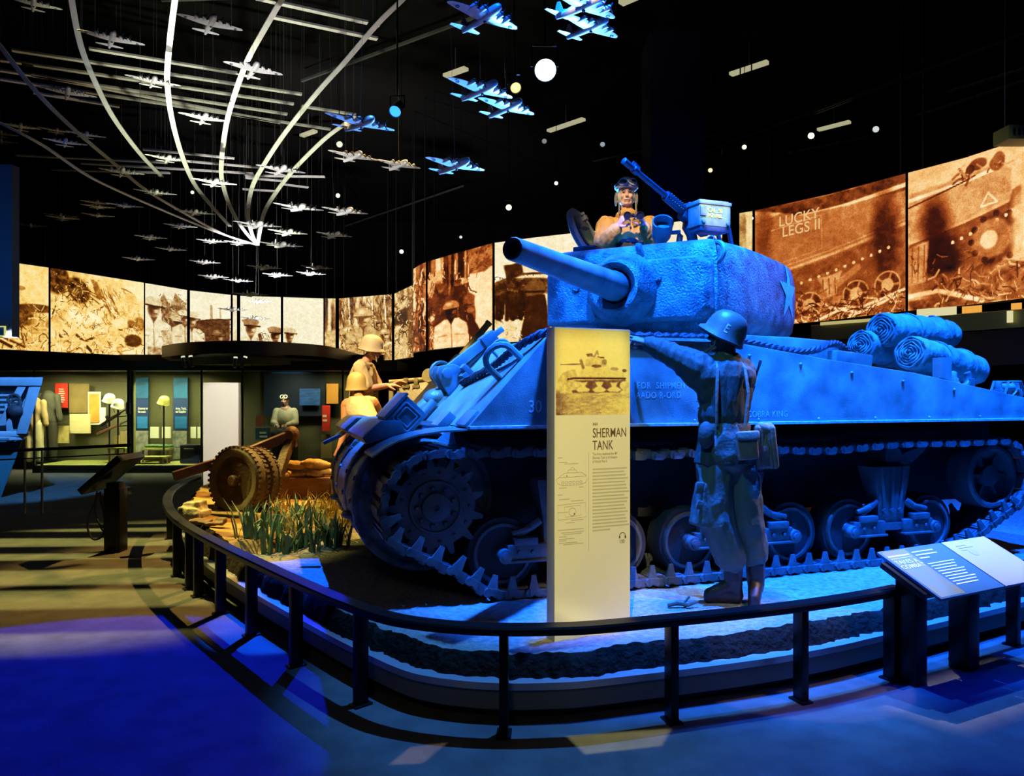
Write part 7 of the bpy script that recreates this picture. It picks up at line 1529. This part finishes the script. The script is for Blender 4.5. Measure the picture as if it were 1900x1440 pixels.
# ------------------------------------------------------------------ stage lamps, fluorescent strips and conduits
def stage(x,y,Y,tgt,col,k,r,label):
    p=at(x,y,Y); t=thing('stage_lamp',label,'stage lamp',p,group='stage lamps hanging in the dark'); d=(V(tgt)-p).normalized(); M=frame((0,0,0),d)
    b=MB().lathe([(.0001,-r*3.4),(r*.7,-r*3.3),(r*.95,-r*2.6),(r*1.05,-r*1.2),(r*1.15,.01),(r*1.10,.01),(r*1.0,-r*.2)],M,20).build('lamp_body',g('black'),t)
    MB().lathe([(r*1.05,-r*.12),(r*.5,.0),(.0001,r*.05)],M,20,cap=False).build('lamp_lens',glow('lens_'+str(x),(*col,1),k),b)
    m=MB(); c=d*(-r*1.6); s_=d.cross(V((0,0,1))).normalized()*r*1.35; m.tube([c-s_,c-s_+V((0,0,r*2.2)),c+s_+V((0,0,r*2.2)),c+s_],r*.14,6); m.cyl(c+V((0,0,r*2.2)),V((c.x,c.y,ZC-p.z)),r*.16,n=6); m.build('yoke',g('rail'),t)
    return t,p,d
t,p,d=stage(733,207,9.0,(-2.5,3.5,0),(.02,.2,1),3.2,.065,'stage lamp with a glowing blue lens beside the lilac bomber')
spot('blue_floor_left',p+d*.05,(-3.0,3.3,0),DEEP,5200,33,.06,.03)
stage(1012,130,8.2,(.5,2.0,1.0),(.75,1,1),14,.105,'brilliant white stage lamp left of the top blue bombers')
stage(957,163,8.4,(1.2,3.5,1.0),(1,.66,.22),1.6,.055,'stage lamp with a warm yellow lens below the white one')
for x,y,Y,c,k,r,lb in ((700,46,11,(1,.8,.45),2,.035,'small warm stage lamp by the upper right curved strip'),(944,385,14,(1,.85,.55),4,.05,'small warm stage lamp left of the tank commander'),(1505,252,13,(1,.95,.6),3,.05,'small stage lamp beside the right fluorescent strip'),(1381,273,14,(1,.9,.5),2,.04,'small dim stage lamp above the ammunition box'),(1318,316,15,(1,.7,.3),2,.04,'small orange stage lamp right of the dark column'),(1032,340,14,(.9,.95,1),1.2,.035,'small pale stage lamp left of the gun muzzle'),(1118,268,13,(.6,.7,.8),.5,.04,'dim cylindrical stage lamp above the commander'),(745,467,15,(1,1,.9),1.5,.04,'tiny white stage lamp above the trunk mural'),(627,363,15,(1,.85,.6),2,.04,'tiny warm stage lamp above the copper bombers'),(357,357,17,(1,.85,.6),2,.035,'tiny warm stage lamp among the cream bombers'),(1625,240,13,(.8,.85,.8),.8,.05,'dim stage lamp at the right under the roof tiles'),(1395,405,15,(1,1,1),1.6,.03,'tiny white stage lamp at the mural top right of the ammunition box'),(630,268,13,(.8,.85,.6),.9,.05,'dim round stage lamp under the lilac bomber'),(855,440,16,(.9,.9,.9),.9,.03,'tiny stage lamp over the trunk mural edge'),(1010,262,13,(.5,.55,.6),.4,.04,'dim stage lamp under the left fluorescent strip')):
    stage(x,y,Y,(0,4,0),c,k,r,lb)
az=lambda z:(lambda x,y: at(x,y,(z-CZ)*F/(HY-y)))
for i,(a,b,lb) in enumerate((((826,141),(865,127),'short fluorescent strip light left of the yellow lamp'),((1018,243),(1083,221),'fluorescent strip light below the white lamp'),((1356,138),(1425,115),'fluorescent strip light high to the right of the column'),((1518,241),(1577,226),'fluorescent strip light over the lucky legs mural'),((560,252),(585,243),'short dim fluorescent strip beside the slat ends'),((1152,6),(1180,-6),'fluorescent strip light cut by the top edge'))):
    t=strip([a,b],.14,.06,'strip_light',lb,glow('fluorescent_dim',(.75,.70,.42,1),.55) if 'fluorescent_dim' not in bpy.data.materials else bpy.data.materials['fluorescent_dim'],'fluorescent strip lights','strip light',az(8.3))
    m=MB(); c=(az(8.3)(*a)+az(8.3)(*b))/2-V(t.location); m.cyl(c+V((0,0,.02)),(c.x,c.y,ZC-t.location.z),.012,n=6); m.build('hanger_rod',g('wire'),t)
dk_=mat('dark_conduit',rgb(70,74,74),.4,.3)
for i,(a,b) in enumerate((((560,150),(900,25)),((1180,330),(1900,62)),((1500,215),(1960,40)),((640,420),(860,345)),((1100,300),(1330,250)),((300,0),(900,-20)))):
    t=strip([a,b],.05,.05,'trim_conduit',None,dk_,None,None,az(8.5)); struct(t)
m=MB()
for (a,b,n) in (((1460,284),(1610,255),9),((1440,380),(1630,318),9),((1700,215),(1900,150),11),((1760,170),(1900,128),8)):
    for k in range(n):
        u=(k+.5)/n; x=a[0]+(b[0]-a[0])*u; y=a[1]+(b[1]-a[1])*u; p=az(8.6)(x,y); m.box(p,(.14,.26,.02),rot=(0,0,.35))
struct(m.build('ceiling_tiles',mat('grey_roof_tile',rgb(120,124,110),.8),smooth=0)); spot('roof_uplight',(4.5,8.0,4.0),(7.5,14.5,8.6),(.8,.85,.6),60,55,.8)
